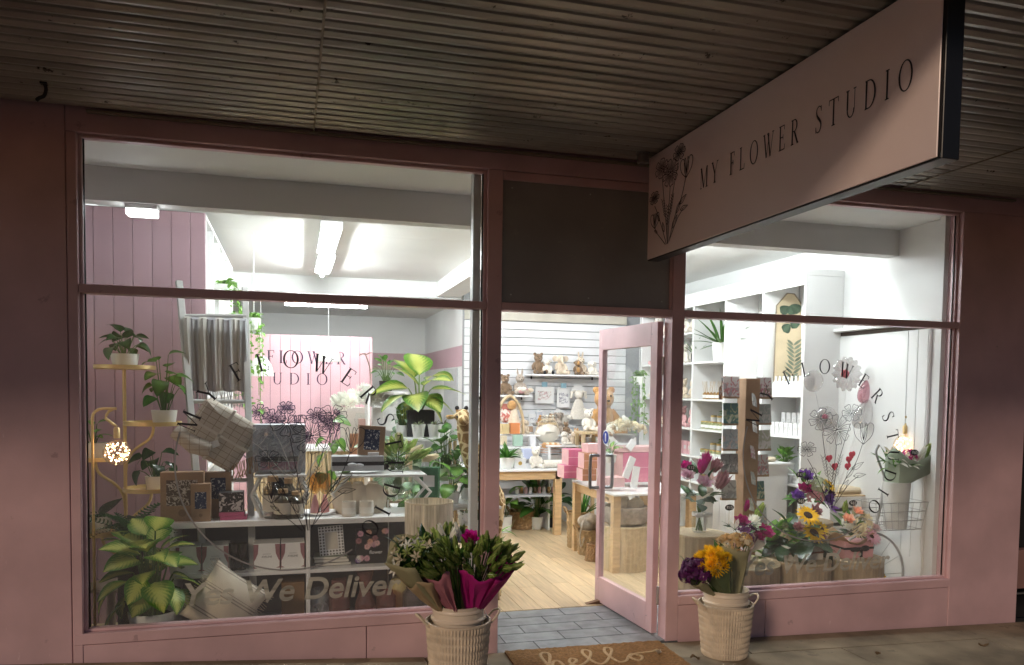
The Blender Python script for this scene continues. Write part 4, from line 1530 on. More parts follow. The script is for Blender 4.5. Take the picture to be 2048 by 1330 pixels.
def drape(label, u0, u1, v0, v1, Y, m, name='throw_blanket', seed=0, fr=True, frm=None):
    """cloth folded over a rung: hangs in front, short tail behind"""
    a, b = at(u0, v0, Y), at(u1, v0, Y)
    h = a.z - at(u0, v1, Y).z
    wd = b.x - a.x
    o = thing(name, label, 'throw blanket', ((a.x + b.x) / 2, Y, a.z))
    mb = MB()
    nx, nz = 36, 26
    vs, fs = [], []
    for j in range(nz + 1):
        t = j / nz
        s = t * 1.45 - .45
        for i in range(nx + 1):
            x = (i / nx - .5) * wd * (1 - .03 * max(0, s)) + (max(0, s) * .05 * wd)
            ripple = .010 * math.sin(i * .8 + seed) * (.3 + abs(s)) + .006 * math.sin(i * 2.1 + s * 2)
            if s < 0:
                vs.append((x, .022 + ripple * .5, s * h + .0))
            else:
                vs.append((x, -.02 - .03 * min(1, s * 6) + ripple, .016 * max(0, 1 - s * 14) - s * h + .004 * math.sin(i * .7)))
    for j in range(nz):
        for i in range(nx):
            fs.append((j * (nx + 1) + i, j * (nx + 1) + i + 1, (j + 1) * (nx + 1) + i + 1, (j + 1) * (nx + 1) + i))
    mb.add(vs, fs)
    c = part('cloth', mb, m, o, smooth=True)
    c.modifiers.new('thickness', 'SOLIDIFY').thickness = .006
    if fr:
        g = random.Random(seed)
        for i in range(26):
            x = (i / 25 - .5) * wd * .95 + .05 * wd
            l = g.uniform(.07, .11)
            part('tassel', MB().tube([(x, -.05, -h), (x + g.uniform(-.01, .01), -.055, -h - l * .5), (x + g.uniform(-.015, .015), -.05, -h - l)], [.004, .0035, .005], 5), frm or m, o)
    return o


THROWG = mat('throw_grey', (.20, .205, .22), .95, var=.2, vscale=30, bump=.8, bscale=260)
n_, l_ = THROWG.node_tree.nodes, THROWG.node_tree.links       # woven stripes
_t = n_.new('ShaderNodeTexCoord'); _s = n_.new('ShaderNodeSeparateXYZ'); l_.new(_t.outputs['Object'], _s.inputs[0])
_a = n_.new('ShaderNodeMath'); _a.operation = 'MULTIPLY'; _a.inputs[1].default_value = 62; l_.new(_s.outputs[0], _a.inputs[0])
_b = n_.new('ShaderNodeMath'); _b.operation = 'SINE'; l_.new(_a.outputs[0], _b.inputs[0])
_r = n_.new('ShaderNodeValToRGB'); _r.color_ramp.elements[0].position = .3; _r.color_ramp.elements[1].position = .75
_r.color_ramp.elements[0].color = (.34, .345, .36, 1); _r.color_ramp.elements[1].color = (.52, .50, .46, 1)
_c = n_.new('ShaderNodeMapRange'); _c.inputs[1].default_value = -1; l_.new(_b.outputs[0], _c.inputs[0]); l_.new(_c.outputs[0], _r.inputs[0])
l_.new(_r.outputs[0], n_['Principled BSDF'].inputs['Base Color'])
drape('grey and beige striped throw with tassels hung over the white ladder', 368, 494, 632, 782, 1.02, THROWG, seed=3)

CHECK = mat('throw_check', (.55, .48, .38), .95, var=.15, vscale=30, bump=.9, bscale=220)
n_, l_ = CHECK.node_tree.nodes, CHECK.node_tree.links
_t = n_.new('ShaderNodeTexCoord'); _k = n_.new('ShaderNodeTexBrick'); l_.new(_t.outputs['Object'], _k.inputs[0])
_mp = n_.new('ShaderNodeMapping'); _mp.inputs['Rotation'].default_value = (R(90), 0, 0); l_.new(_t.outputs['Object'], _mp.inputs[0]); l_.new(_mp.outputs[0], _k.inputs[0])
_k.inputs['Scale'].default_value = 11; _k.inputs['Mortar Size'].default_value = .022; _k.offset = .0
_k.inputs['Brick Width'].default_value = .62; _k.inputs['Row Height'].default_value = .4
for i_ in (1, 2):
    _k.inputs[i_].default_value = (.60, .54, .45, 1)
_k.inputs[3].default_value = (.36, .30, .24, 1)
l_.new(_k.outputs[0], n_['Principled BSDF'].inputs['Base Color'])
rt = thing('folded_throw', 'cream checked throw folded and tied with ribbon on the white ladder', 'throw blanket', tuple(at(440, 932, .72)))
s = mpp(.72)
mb = MB().box((0, 0, 0), (105 * s, .10, 96 * s), None, .03)
bdy = part('cloth', mb, CHECK, rt, (0, 0, 55 * s), (0, R(32), 0), smooth=True)
sb = bdy.modifiers.new('soft', 'SUBSURF'); sb.levels = 2; sb.render_levels = 2
part('rolled_end', MB().tube([(-72 * s, -.01, 62 * s), (-40 * s, -.03, 38 * s), (-14 * s, -.035, 30 * s)], [.045, .06, .05], 14), CHECK, rt, smooth=True)
RIB = mat('ribbon_cream', (.7, .66, .58), .6)
for a, ln, off in ((32, 100, 0), (-58, 112, 0)):
    part('ribbon', MB().box((0, 0, 0), (.016, .108, ln * s)), RIB, rt, (0, 0, 55 * s), (0, R(a), 0))
part('gift_tag', MB().box((0, 0, 0), (.045, .002, .04)), LAMW, rt, (-6 * s, -.06, 40 * s), (0, R(-20), 0))
g = random.Random(8)
for i in range(22):
    t = i / 21
    p = Vector((8 * s + t * 62 * s, -.02 + g.uniform(-.02, .02), -3 * s + t * 26 * s))
    part('tassel', MB().tube([p, p + Vector((g.uniform(-.0, .02), -.01, -.05)), p + Vector((g.uniform(-.02, .03), -.01, -.10))], [.004, .003, .005], 5), mat('tassel_brown', (.36, .24, .15), .9), rt)

# ---- boxes on top of the unit
def gift_box(label, u0, v0, u1, Y, depth, wd_frac, m=KRAFT, inner=None, group=None, tilt=0.0, pic=None, v1=None):
    a, b = at(u0, v0, Y), at(u1, v0, Y)
    z0 = UT if v1 is None else at(u0, v1, Y).z
    wd, h = b.x - a.x, a.z - z0
    o = thing('gift_box', label, 'gift box', ((a.x + b.x) / 2, Y + depth / 2, z0), tilt, group)
    part('body', MB().box((0, 0, h / 2), (wd, depth, h), ch=.002), m, o)
    iw, i0, i1 = wd_frac
    if inner:
        part('window', MB().box((0, -depth / 2 - .0008, h * (i0 + i1) / 2), (wd * iw, .0016, h * (i1 - i0))), inner, o)
    if pic:
        part('emblem', MB().lathe([(wd * .09, 0), (wd * .075, .0005)], 16, c=(0, 0, 0)), pic, o, (0, -depth / 2 - .0012, h * .17), (R(90), 0, 0))
    return o


SOCKS = pmat('print_socks', (.10, .07, .055), (.75, .68, .6), 26, .53, (.15, .1, .08))
BLUEP = pmat('print_navy', (.015, .03, .085), (.6, .62, .62), 45, .6)
DKP = pmat('print_dark', (.03, .025, .03), (.55, .5, .5), 30, .56)
KRD = mat('kraft_dark', (.24, .15, .09), .7)
gift_box('large kraft gift box with a window of brown and white toys', 320, 945, 407, .56, .09, (.72, .32, .84), KRAFT, SOCKS, pic=KRD)
gift_box('small kraft box with a navy window in front of the large kraft box', 381, 968, 421, .53, .06, (.58, .34, .78), KRAFT, BLUEP, pic=KRD)
gift_box('kraft box with a navy floral window behind the pink soap boxes', 410, 945, 462, .66, .07, (.58, .42, .88), KRAFT, BLUEP)
gift_box('black fronted box with white beads standing on the pink boxes', 437, 985, 487, .57, .09, (.94, .04, .96), mat('box_black', (.05, .045, .05), .4), DKP, v1=1025)
PINKBX = mat('box_pink', (.42, .08, .17), .5)
for k, (u0, u1, va, vb) in enumerate(((438, 489, 1025.5, 1033.5), (440, 494, 1034, 1042))):
    a, b = at(u0, va, .555), at(u1, vb, .555)
    z0 = UT + (.024 if k == 0 else 0) + .0005
    solo('soap_box', ('upper' if k == 0 else 'lower') + ' flat magenta box stacked beneath the black fronted box', 'box', MB().box((0, .05, .0115), (b.x - a.x, .1, .023), ch=.002), PINKBX, ((a.x + b.x) / 2, .55, z0))
JAR = glass('jar_glass', (.72, .70, .66), .07, .05, (.4, .36, .3))
LBL = mat('jar_label', (.55, .5, .42), .7)
for u, r, h, lab in ((546, 18, 68, 'tall glass bottle of dried petals left of the small jars'), (566, 17, 48, 'short glass bottle of dried petals in front of the others'), (577, 14, 64, 'slim glass bottle of dried petals behind the short one'), (592, 14, 44, 'brown labelled glass bottle at the right of the petal bottles')):
    Y = .6 if h > 60 else .56
    s = mpp(Y)
    jar(lab, ons(u, Y, UT), r * s, h * s, JAR, mat('cork', (.4, .27, .15), .8), 'bottle', 'bottle', neck=.5, labelm=LBL)

# two white flower-shaped stools carrying boxes
STW = mat('stool_white', (.66, .66, .63), .5)
for lab, u0, u1, vt, Y in (('white hexagonal side stand holding the cellophane hamper', 508, 612, 945, .74), ('white hexagonal side stand holding the brown framed box', 668, 850, 945, .80)):
    zt = at((u0 + u1) / 2, vt, Y).z - UT
    a, b = at(u0, vt, Y), at(u1, vt, Y)
    o = thing('side_stand', lab, 'stand', ((a.x + b.x) / 2, Y, UT))
    wd = b.x - a.x
    part('table_top', MB().box((0, 0, zt - .008), (wd * .96, .3, .016), ch=.003), STW, o)
    for sx in (-1, 1):
        for y in (-.12, .12):
            part('leg', MB().tube([(sx * wd * .36, y, zt - .015), (sx * wd * .53, y, zt * .52), (sx * wd * .34, y, 0)], .012, 8), STW, o, smooth=True)
CELLO = glass('cellophane', (.80, .82, .84), .16, .16, (.55, .57, .6), .12)
hz = at(560, 943, .7).z
h_, wd, hh = box_px('gift_hamper', 'grey hamper box wrapped in crinkled cellophane above pink packets', 'hamper', 506, 848, 611, 943, .68, .16, mat('hamper_grey', (.46, .47, .5), .5))
h_.location.z = hz
part('window', MB().lathe([(wd * .43, 0), (wd * .43, .001)], 8), pmat('print_hamper', (.40, .41, .45), (.58, .6, .64), 20, .5, (.28, .3, .34)), h_, (0, -.0815, hh * .52), (R(90), R(22.5), 0))
part('packet', MB().box((0, -.086, hh * .13), (wd * .72, .01, hh * .17), ch=.002), mat('packet_pink', (.36, .12, .18), .5), h_)
part('packet', MB().box((0, -.086, hh * .28), (wd * .72, .01, hh * .1), ch=.002), mat('packet_black', (.03, .03, .035), .4), h_)
mb = MB()
g = random.Random(6)
N = 14
vs = [((i / N - .5) * wd * 1.0, -.1 - g.uniform(0, .02), j / N * hh * 1.0) for j in range(N + 1) for i in range(N + 1)]
mb.add(vs, [(j * (N + 1) + i, j * (N + 1) + i + 1, (j + 1) * (N + 1) + i + 1, (j + 1) * (N + 1) + i) for j in range(N) for i in range(N)])
part('cellophane_wrap', mb, CELLO, h_)

tr, wd, hh = box_px('gift_tray', 'grey gift tray tied with black ribbon on the right white stand', 'gift tray', 664, 912, 768, 943, .72, .14, mat('tray_grey', (.42, .43, .45), .5))
part('ribbon', MB().box((0, -.0712, hh * .5), (wd * 1.004, .002, hh * .26)), mat('ribbon_black', (.02, .02, .025), .4), tr)
part('bow', MB().ball((-wd * .12, -.078, hh * .45), (.03, .008, .013), 10, 6).ball((wd * .02, -.078, hh * .4), (.03, .008, .012), 10, 6), mat('ribbon_white', (.6, .6, .62), .4), tr, smooth=True)
part('card', MB().box((wd * .3, -.03, hh + .012), (.07, .06, .02)), LAMW, tr)
fb_, wd, hh = box_px('framed_box', 'tall kraft box with a dark floral window leaning on the gift tray', 'gift box', 715, 852, 768, 912, .76, .05, KRAFT)
fb_.rotation_euler = (R(-4), R(4), 0)
part('window', MB().box((0, -.0262, hh * .53), (wd * .58, .002, hh * .68)), BLUEP, fb_)
plant('pothos cutting with wide green leaves in a glass tumbler on the right stand', at(660, 1005, .86), (.05, .04, .09, CLEAR), 'heart', LGREEN, 8, .115, .14, .40, 31, (-50, 10), stemw=.003)

box_px('photo_album', 'dark navy box standing behind the petal bottles', 'box', 544, 955, 582, 1036, .84, .03, mat('navy', (.03, .04, .075), .5))
DOME = mat('dome_candle', (.66, .58, .46), .55, var=.06)
for u, lab in ((692, 'left'), (716, 'middle'), (746, 'right')):
    Y = .72
    s = mpp(Y)
    o = thing('ribbed_vase', lab + ' cream ribbed dome vase behind the white candles', 'vase', tuple(ons(u, Y, UT)))
    mb = MB().lathe([(.7 * 24 * s, 0), (24 * s, 18 * s), (25 * s, 30 * s), (20 * s, 44 * s), (10 * s, 52 * s), (.001, 54 * s)], 40)
    mb.v = [(x * (1 + .03 * math.cos(math.atan2(y, x) * 14)), y * (1 + .03 * math.cos(math.atan2(y, x) * 14)), z) for x, y, z in mb.v]
    part('body', mb, DOME, o, smooth=True)
    part('rim', MB().lathe([(9 * s, 51 * s), (9 * s, 56 * s), (7 * s, 56 * s)], 20), DOME, o, smooth=True)
CANW = mat('candle_white', (.72, .67, .58), .45)
for u, lab in ((698, 'small white candle jar in front of the left domed vases'), (733, 'small white candle jar in front of the right domed vase')):
    s = mpp(.58)
    jar(lab, ons(u, .58, UT), 13 * s, 27 * s, CANW, None, 'candle', 'candle', neck=.98, labelm=mat('label_cream', (.78, .76, .7), .6))
GOLD = glass('amber_glass', (.95, .82, .6), .08, .03, (.8, .62, .35))
for k, u in enumerate((630, 650)):
    s = mpp(.7)
    o = thing('candle_holder', ('left' if k == 0 else 'right') + ' fluted amber glass on a pink stem between bottles and domed vases', 'candle holder', tuple(ons(u, .7, UT)))
    part('stem', MB().lathe([(8 * s, 0), (8.5 * s, 3 * s), (7 * s, 16 * s), (3 * s, 32 * s), (2.5 * s, 36 * s)], 16), mat('pink_ceramic', (.68, .32, .33), .4), o, smooth=True)
    mb = MB().lathe([(2.5 * s, 36 * s), (8 * s, 42 * s), (10 * s, 52 * s), (8.6 * s, 74 * s), (8.2 * s, 74 * s), (9.4 * s, 52 * s), (2 * s, 40 * s)], 28, cap=False)
    mb.v = [(x * (1 + .05 * math.cos(math.atan2(y, x) * 14)), y * (1 + .05 * math.cos(math.atan2(y, x) * 14)), z) for x, y, z in mb.v]
    part('bowl', mb, GOLD, o, smooth=True)
solo('saucer', 'white scalloped dish under the pink stemmed candle holders', 'dish', MB().lathe([(.05, 0), (.11, .008), (.115, .02), (.108, .02), (.05, .01)], 24), LAMW, tuple(ons(636, .7, UT - .0005)), smooth=True)

# bare willow branches in a narrow vase
wb_ = thing('willow_branches', 'bare pale willow branches rising from a slim vase among the boxes', 'branches', tuple(ons(592, .64, UT)))
BARK = mat('pale_bark', (.42, .40, .38), .8, var=.2, vscale=30)
part('vase', MB().lathe([(.022, 0), (.026, .01), (.02, .08), (.014, .13), (.018, .14)], 16), STW, wb_, smooth=True)
g = random.Random(14)
for i in range(7):
    a = -1.0 + 2.0 * i / 6 + g.uniform(-.12, .12)
    p = Vector((0, 0, .1))
    dvec = Vector((a * .5, g.uniform(-.25, .15), 1)).normalized()
    pts = [p.copy()]
    for k in range(8):
        p = p + dvec * .065
        dvec = (dvec + Vector((a * .10, 0, .02)) + Vector((g.uniform(-.22, .22), g.uniform(-.1, .1), g.uniform(-.1, .1)))).normalized()
        pts.append(p.copy())
    pts = smoothpts(pts, 3)
    mb = MB().tube(pts, [.0055 * (1 - .75 * k / len(pts)) for k in range(len(pts))], 6)
    for k in range(8, len(pts) - 2, 4):
        q = pts[k]
        d2 = Vector((g.uniform(-1, 1), g.uniform(-.4, .3), .7)).normalized()
        mb.tube([q, q + d2 * .04, q + d2 * .07 + Vector((0, 0, .012))], [.0025, .002, .001], 5)
    part('branch', mb, BARK, wb_, smooth=True)

# ---- inside the unit
GLS = mat('print_goblet', (.30, .14, .16), .5)
TXT = mat('print_text', (.25, .25, .26), .6)
for i, (u0, u1) in enumerate(((349, 402), (404, 457), (507, 560), (562, 609))):
    a, b = at(u0, 1100, .56), at(u1, 1100, .56)
    wd, h = b.x - a.x, .165
    o = thing('glassware_box', ['white glassware box with printed goblets at the far left of the upper shelf', 'white glassware box second from the left end of the upper shelf', 'white glassware box right of the dark goblets', 'white glassware box against the shelf divider'][i], 'box', ((a.x + b.x) / 2, .64, .4525), 0, 'glassware boxes on the upper shelf')
    part('body', MB().box((0, 0, h / 2), (wd, .16, h), ch=.001), LAMW, o)
    for k in (-1, 1):
        x0, x1 = (k * wd * .5, k * wd * .30)
        prof = [(.95, 1.0), (.30, .98), (.22, .62), (.75, .40), (.8, .36), (.8, .26), (.8, .10), (.45, .05)]
        mb = MB()
        zz = [.97, .94, .62, .40, .33, .12, .06]
        ww = [1, .98, .85, .35, .1, .12, .8]
        for q in range(len(zz) - 1):
            mb.add([(x0, -.0808, h * zz[q]), (x0 - k * wd * .19 * ww[q], -.0808, h * zz[q]), (x0 - k * wd * .19 * ww[q + 1], -.0808, h * zz[q + 1]), (x0, -.0808, h * zz[q + 1])], [(0, 1, 2, 3)])
        part('goblet_print', mb, GLS, o)
    me = textmesh('print_text', 'AVELINE', .0165, TXT, 0, .0002, 'CENTER')
    part('print_text', me, None, o, (0, -.0812, h * .46), (R(90), 0, 0))
    part('print_line', MB().box((0, -.0808, h * .60), (wd * .3, .001, .0018)), TXT, o)
DG = glass('smoke_glass', (.25, .24, .28), .08, .06, (.1, .1, .12))
for u, lab in ((468, 'left'), (484, 'right')):
    o = thing('goblet', lab + ' dark smoked goblet between the glassware boxes', 'goblet', tuple(ons(u, .6, .4525, 1120)))
    part('bowl', MB().lathe([(.004, .07), (.02, .085), (.03, .12), (.031, .165), (.029, .165), (.027, .12), (.004, .08)], 18), DG, o, smooth=True)
    part('stem', MB().lathe([(.026, 0), (.024, .006), (.005, .015), (.005, .07)], 18), DG, o, smooth=True)
pf_ = thing('picture_stand', 'black and white diamond patterned photo frame standing on books', 'photo frame', tuple(at(665, 1116, .62)))
a, b = at(640, 1110, .62), at(690, 1050, .62)
wd, h = b.x - a.x, b.z - a.z
part('border', MB().box((0, 0, h / 2), (wd, .014, h), ch=.002), LAMW, pf_)
mb = MB()
nx, nz = 8, 10
for j in range(nz):
    for i in range(nx):
        if 2 <= i < nx - 2 and 2 <= j < nz - 2:
            continue
        cx, cz, e = (i + .5) / nx * wd - wd / 2, (j + .5) / nz * h, .36
        mb.add([(cx - wd / nx * e, -.0078, cz), (cx, -.0078, cz - h / nz * e), (cx + wd / nx * e, -.0078, cz), (cx, -.0078, cz + h / nz * e)], [(0, 1, 2, 3)])
part('diamond_inlay', mb, mat('inlay_dark', (.05, .045, .04), .4), pf_)['kind'] = 'stuff'
part('picture', MB().box((0, -.0072, h * .5), (wd * .5, .003, h * .58)), pmat('print_card', (.62, .58, .5), (.45, .4, .34), 8, .6), pf_)
pf_.rotation_euler = (R(-8), R(-4), 0)
zb = .4525
for k, (c_, wdp, hh_) in enumerate((((.03, .03, .035), 72, .022), ((.45, .42, .36), 66, .02), ((.3, .34, .26), 62, .016))):
    a, b = at(664 - wdp / 2 - k * 2, 1120, .6), at(664 + wdp / 2, 1120, .6)
    o = thing('book', ['black book at the bottom of the small stack under the frame', 'cream book in the middle of the small stack', 'sage green book on top of the small stack'][k], 'book', ((a.x + b.x) / 2, .66, zb), R(3 - 4 * k))
    part('cover', MB().box((0, 0, hh_ / 2), (b.x - a.x, .15, hh_), ch=.001), mat('book_%d' % k, c_, .5), o)
    part('pages', MB().box((.002, -.001, hh_ / 2), (b.x - a.x - .003, .152, hh_ * .7)), mat('pages', (.7, .67, .6), .8), o)
    zb += hh_ + .0005
pf_.location.z = zb + .001
fbk, wd, hh = box_px('flower_book', 'black book with peach and lilac blooms on its cover titled flower', 'book', 712, 1058, 776, 1130, .60, .03, mat('book_black', (.02, .018, .022), .4))
fbk.location.z = .4525
hh = hh
g = random.Random(2)
for i in range(16):
    x, z = g.uniform(-.44, .44) * wd, hh * (g.uniform(.42, .95) if i < 11 else g.uniform(.06, .2))
    if i >= 11:
        x = -wd * g.uniform(.1, .44)
    o = head(fbk, 'pom', [P_PEA, P_PNK, P_BLS, P_MAU][i % 4] if z > hh * .3 else [P_WHT, P_PUR, P_PNK][i % 3], Vector((x, -.0155, z)), wd * .26, (0, -1, 0), i % 3, 'printed_bloom', g)
    o.matrix_basis = Matrix.Translation((x, -.0158, z)) @ Matrix.Diagonal((1, .03, 1, 1)) @ o.matrix_basis.to_3x3().to_4x4()
me = textmesh('title_text', 'flower', .032, mat('title_white', (.8, .8, .8), .5), 0, .0003, 'CENTER')
part('title_text', me, None, fbk, (wd * .12, -.0172, hh * .28), (R(90), 0, 0))
# lower shelf
PKG = glass('pink_glass', (.80, .55, .52), .07, .14, (.62, .38, .36))
WHG = glass('white_glass', (.7, .72, .72), .07, .3, (.7, .72, .72))
CLG = glass('grey_glass', (.62, .58, .57), .08, .16, (.45, .4, .4))
for u, r, h, m, lab, prof in ((637, 19, 48, WHG, 'dimpled white glass jar on the lower shelf', None), (678, 19, 60, PKG, 'squat pink glass vase left of the tall waisted vase', None),
                              (730, 18, 72, PKG, 'tall waisted pink glass vase on the lower shelf', [(.55, 0), (.8, .02), (1, .22), (.95, .34), (.55, .55), (.55, .72), (.85, .96), (1, 1), (.92, 1), (.5, .7), (.5, .55), (.9, .3), (.6, .05)]),
                              (772, 18, 40, PKG, 'short pink textured glass tumbler right of the waisted vase', None), (827, 20, 44, CLG, 'square shouldered clear glass jar by the bucket', None)):
    Y = .62
    s = mpp(Y)
    jar(lab, ons(u, Y, .0905, 1190), r * s * 1.05, h * s * 1.25, m, None, 'glass_vase', 'vase', neck=.7, n=20, prof=[(a * r * s * 1.05, b * h * s * 1.25) for a, b in prof] if prof else None)
solo('round_tin', 'pale yellow round tin on the lower shelf behind the clear jar', 'tin', MB().lathe([(.062, 0), (.066, .01), (.066, .2), (.05, .23), (.001, .235)], 24), mat('tin_yellow', (.55, .46, .22), .5), tuple(ons(800, .74, .0905, 1190)), smooth=True)
bb, wd, hh = box_px('cardboard_box', 'tall brown cardboard box on the lower shelf beside the divider', 'box', 563, 1150, 609, 1236, .58, .2, mat('brown_box', (.20, .11, .045), .7))
bb.location.z = .0905

# ---- striped cushion
cu = thing('cushion', 'cream fringed cushion with black stripes propped before the shelf unit', 'cushion', tuple(at(452, 1268, .34)))
CUSH = mat('cushion_cream', (.62, .55, .44), .95, var=.12, vscale=40, bump=.9, bscale=240)
n_, l_ = CUSH.node_tree.nodes, CUSH.node_tree.links
_t = n_.new('ShaderNodeTexCoord'); _s = n_.new('ShaderNodeSeparateXYZ'); l_.new(_t.outputs['Object'], _s.inputs[0])
_a = n_.new('ShaderNodeMath'); _a.operation = 'SINE'; _q = n_.new('ShaderNodeMath'); _q.operation = 'MULTIPLY'; _q.inputs[1].default_value = 380
l_.new(_s.outputs[2], _q.inputs[0]); l_.new(_q.outputs[0], _a.inputs[0])
_w = n_.new('ShaderNodeMath'); _w.operation = 'SINE'; _q2 = n_.new('ShaderNodeMath'); _q2.operation = 'MULTIPLY'; _q2.inputs[1].default_value = 46
l_.new(_s.outputs[2], _q2.inputs[0]); l_.new(_q2.outputs[0], _w.inputs[0])
_g1 = n_.new('ShaderNodeMath'); _g1.operation = 'GREATER_THAN'; _g1.inputs[1].default_value = .2; l_.new(_a.outputs[0], _g1.inputs[0])
_g2 = n_.new('ShaderNodeMath'); _g2.operation = 'GREATER_THAN'; _g2.inputs[1].default_value = .62; l_.new(_w.outputs[0], _g2.inputs[0])
_m3 = n_.new('ShaderNodeMath'); _m3.operation = 'MULTIPLY'; l_.new(_g1.outputs[0], _m3.inputs[0]); l_.new(_g2.outputs[0], _m3.inputs[1])
_mx = n_.new('ShaderNodeMix'); _mx.data_type = 'RGBA'; _mx.inputs[6].default_value = (.60, .53, .42, 1); _mx.inputs[7].default_value = (.30, .26, .22, 1)
l_.new(_m3.outputs[0], _mx.inputs[0]); l_.new(_mx.outputs[2], n_['Principled BSDF'].inputs['Base Color'])
mb = MB()
N = 20
sz = .37
for side in (1, -1):
    vs = []
    for j in range(N + 1):
        for i in range(N + 1):
            x, z = i / N * 2 - 1, j / N * 2 - 1
            th_ = .10 * max(0, (1 - x * x) * (1 - z * z)) ** .42
            k = 1 - .07 * (1 - abs(z)) * abs(x) ** 2 - .0
            vs.append((x * sz / 2 * (1 - .08 * (1 - z * z)), -side * th_, z * sz / 2 * (1 - .08 * (1 - x * x))))
    fs = [(j * (N + 1) + i, j * (N + 1) + i + 1, (j + 1) * (N + 1) + i + 1, (j + 1) * (N + 1) + i) for j in range(N) for i in range(N)]
    mb.add(vs, fs if side == 1 else [f[::-1] for f in fs])
part('cover', mb, CUSH, cu, (0, 0, sz * .5), (R(-14), R(36), 0), smooth=True)
g = random.Random(3)
M = Matrix.Translation((0, 0, sz * .5)) @ Euler((R(-14), R(36), 0)).to_matrix().to_4x4()
for i in range(60):
    t = (i % 30) / 29 * 2 - 1
    k = 1 if i < 30 else -1
    p = M @ Vector((k * sz / 2 * (1 - .08 * (1 - t * t)), 0, t * sz / 2))
    q = M @ Vector((k * (sz / 2 + g.uniform(.015, .03)), g.uniform(-.01, .01), t * sz / 2 + g.uniform(-.01, .01)))
    part('fringe', MB().tube([p, q], .0022, 4), mat('fringe_cream', (.58, .52, .42), .9), cu)

# ---- cream lampshade
ls = thing('table_lamp', 'cream bark textured drum lampshade on a glass base at the end of the unit', 'lamp', tuple(ons(858, .36, .0, 1030)))
a, b = at(810, 1003, .36), at(906, 1003, .36)
r = (b.x - a.x) / 2
z1, z0 = at(858, 1003, .36).z, at(858, 1068, .36).z
SHD = mat('shade_cream', (.68, .60, .46), .75, var=.45, vscale=9, bump=.7, bscale=40, stretch=(7, 7, .35), trans=0)
part('shade', MB().lathe([(r * .985, z0), (r, z1), (r * .985, z1), (r * .96, z0)], 48, cap=False), SHD, ls, smooth=True)
part('rim', MB().lathe([(r * .99, z1 - .004), (r * 1.008, z1 - .004), (r * 1.008, z1 + .004), (r * .97, z1 + .004)], 48, cap=False), mat('shade_rim', (.62, .53, .38), .6), ls, smooth=True)
part('stem', MB().tube([(0, 0, .02), (0, 0, z1 - .05)], .012, 10), ALU, ls, smooth=True)
part('foot', MB().lathe([(.1, 0), (.1, .02), (.03, .05)], 24), STW, ls, smooth=True)

# ---- plants and tables behind, right side of the left window
pt2 = thing('plant_shelf', 'small white and timber tiered stand full of pot plants', 'plant stand', tuple(ons(862, 1.6, 0, 900)))
Z1 = at(862, 874, 1.6).z
part('tier', MB().box((0, 0, Z1 - .012), (.42, .26, .02), ch=.002), LAMW, pt2)
Z2 = at(862, 1010, 1.3).z
part('tier', MB().box((.06, -.3, Z2 - .012), (.8, .30, .02), ch=.002), LAMW, pt2)
for x, y, z in ((-.18, .1, Z1 - .023), (.18, .1, Z1 - .023), (-.18, -.1, Z1 - .023), (.18, -.1, Z1 - .023), (-.3, -.42, Z2 - .023), (.42, -.42, Z2 - .023), (-.3, -.18, Z2 - .023), (.42, -.18, Z2 - .023)):
    part('leg', MB().tube([(x * .95, y, z), (x * 1.08, y, 0)], .014, 8), PLY, pt2, smooth=True)
sq = thing('square_planter', 'bushy yellow green dieffenbachia in a black square planter on the tiered stand', 'potted plant', tuple(ons(838, 1.72, Z1 + .001, 860)))
s = mpp(1.72)
part('pot', MB().box((0, 0, 24 * s), (50 * s, 50 * s, 48 * s), ch=.004), POTB, sq)
part('soil', MB().box((0, 0, 47 * s), (46 * s, 46 * s, 4 * s)), SOIL, sq)
g = random.Random(33)
mm = leafmesh('broad', LIME)
stems = MB()
for i, (du, dv, az, el, L) in enumerate(((-18, -110, 30, 60, 70), (0, -118, -10, 75, 78), (25, -105, -55, 40, 70), (-35, -85, 75, 15, 75), (-30, -68, 110, 0, 70), (38, -82, -85, 10, 72), (30, -62, -110, -5, 66), (-12, -70, 170, 10, 68), (12, -66, 200, 0, 66), (-22, -55, 130, -25, 60), (14, -92, -150, 35, 70), (32, -50, -100, -40, 56), (-8, -48, 150, -50, 50), (-2, -90, 100, 50, 72))):
    p = Vector((du * s * .55, g.uniform(-.03, .05) * 1.0, 48 * s + (-dv - 30) * s * .75))
    stems.tube([(p.x * .2, 0, 46 * s), (p.x * .7, p.y, p.z * .8 + 8 * s), p], [.008, .006, .004], 6)
    put_leaf(sq, mm, p, R(az), R(el), g.uniform(-.4, .4), L * s, g)
part('stems', stems, mat('cane', (.2, .3, .1), .5), sq, smooth=True)
for u, lab, sd in ((837, 'left white pot of dark succulents on the edge of the tiered stand', 1), (869, 'middle white pot of grey succulents on the tiered stand', 2), (888, 'right white pot of succulents on the tiered stand', 3)):
    plant(lab, ons(u, 1.52 if sd < 3 else 1.6, Z1 - .012 + .0105, 870), (.055, .04, .105, POTW), 'lance', SUCC, 14, .06, .06, .05, 50 + sd, (5, 80), sy=1)
vt = plant('trailing string plant in a hanging white pot left of the black planter', ons(805, 1.7, Z1, 840), (.055, .045, .09, POTW), 'small', SILVER, 22, .055, .12, .12, 61, (-40, 60))
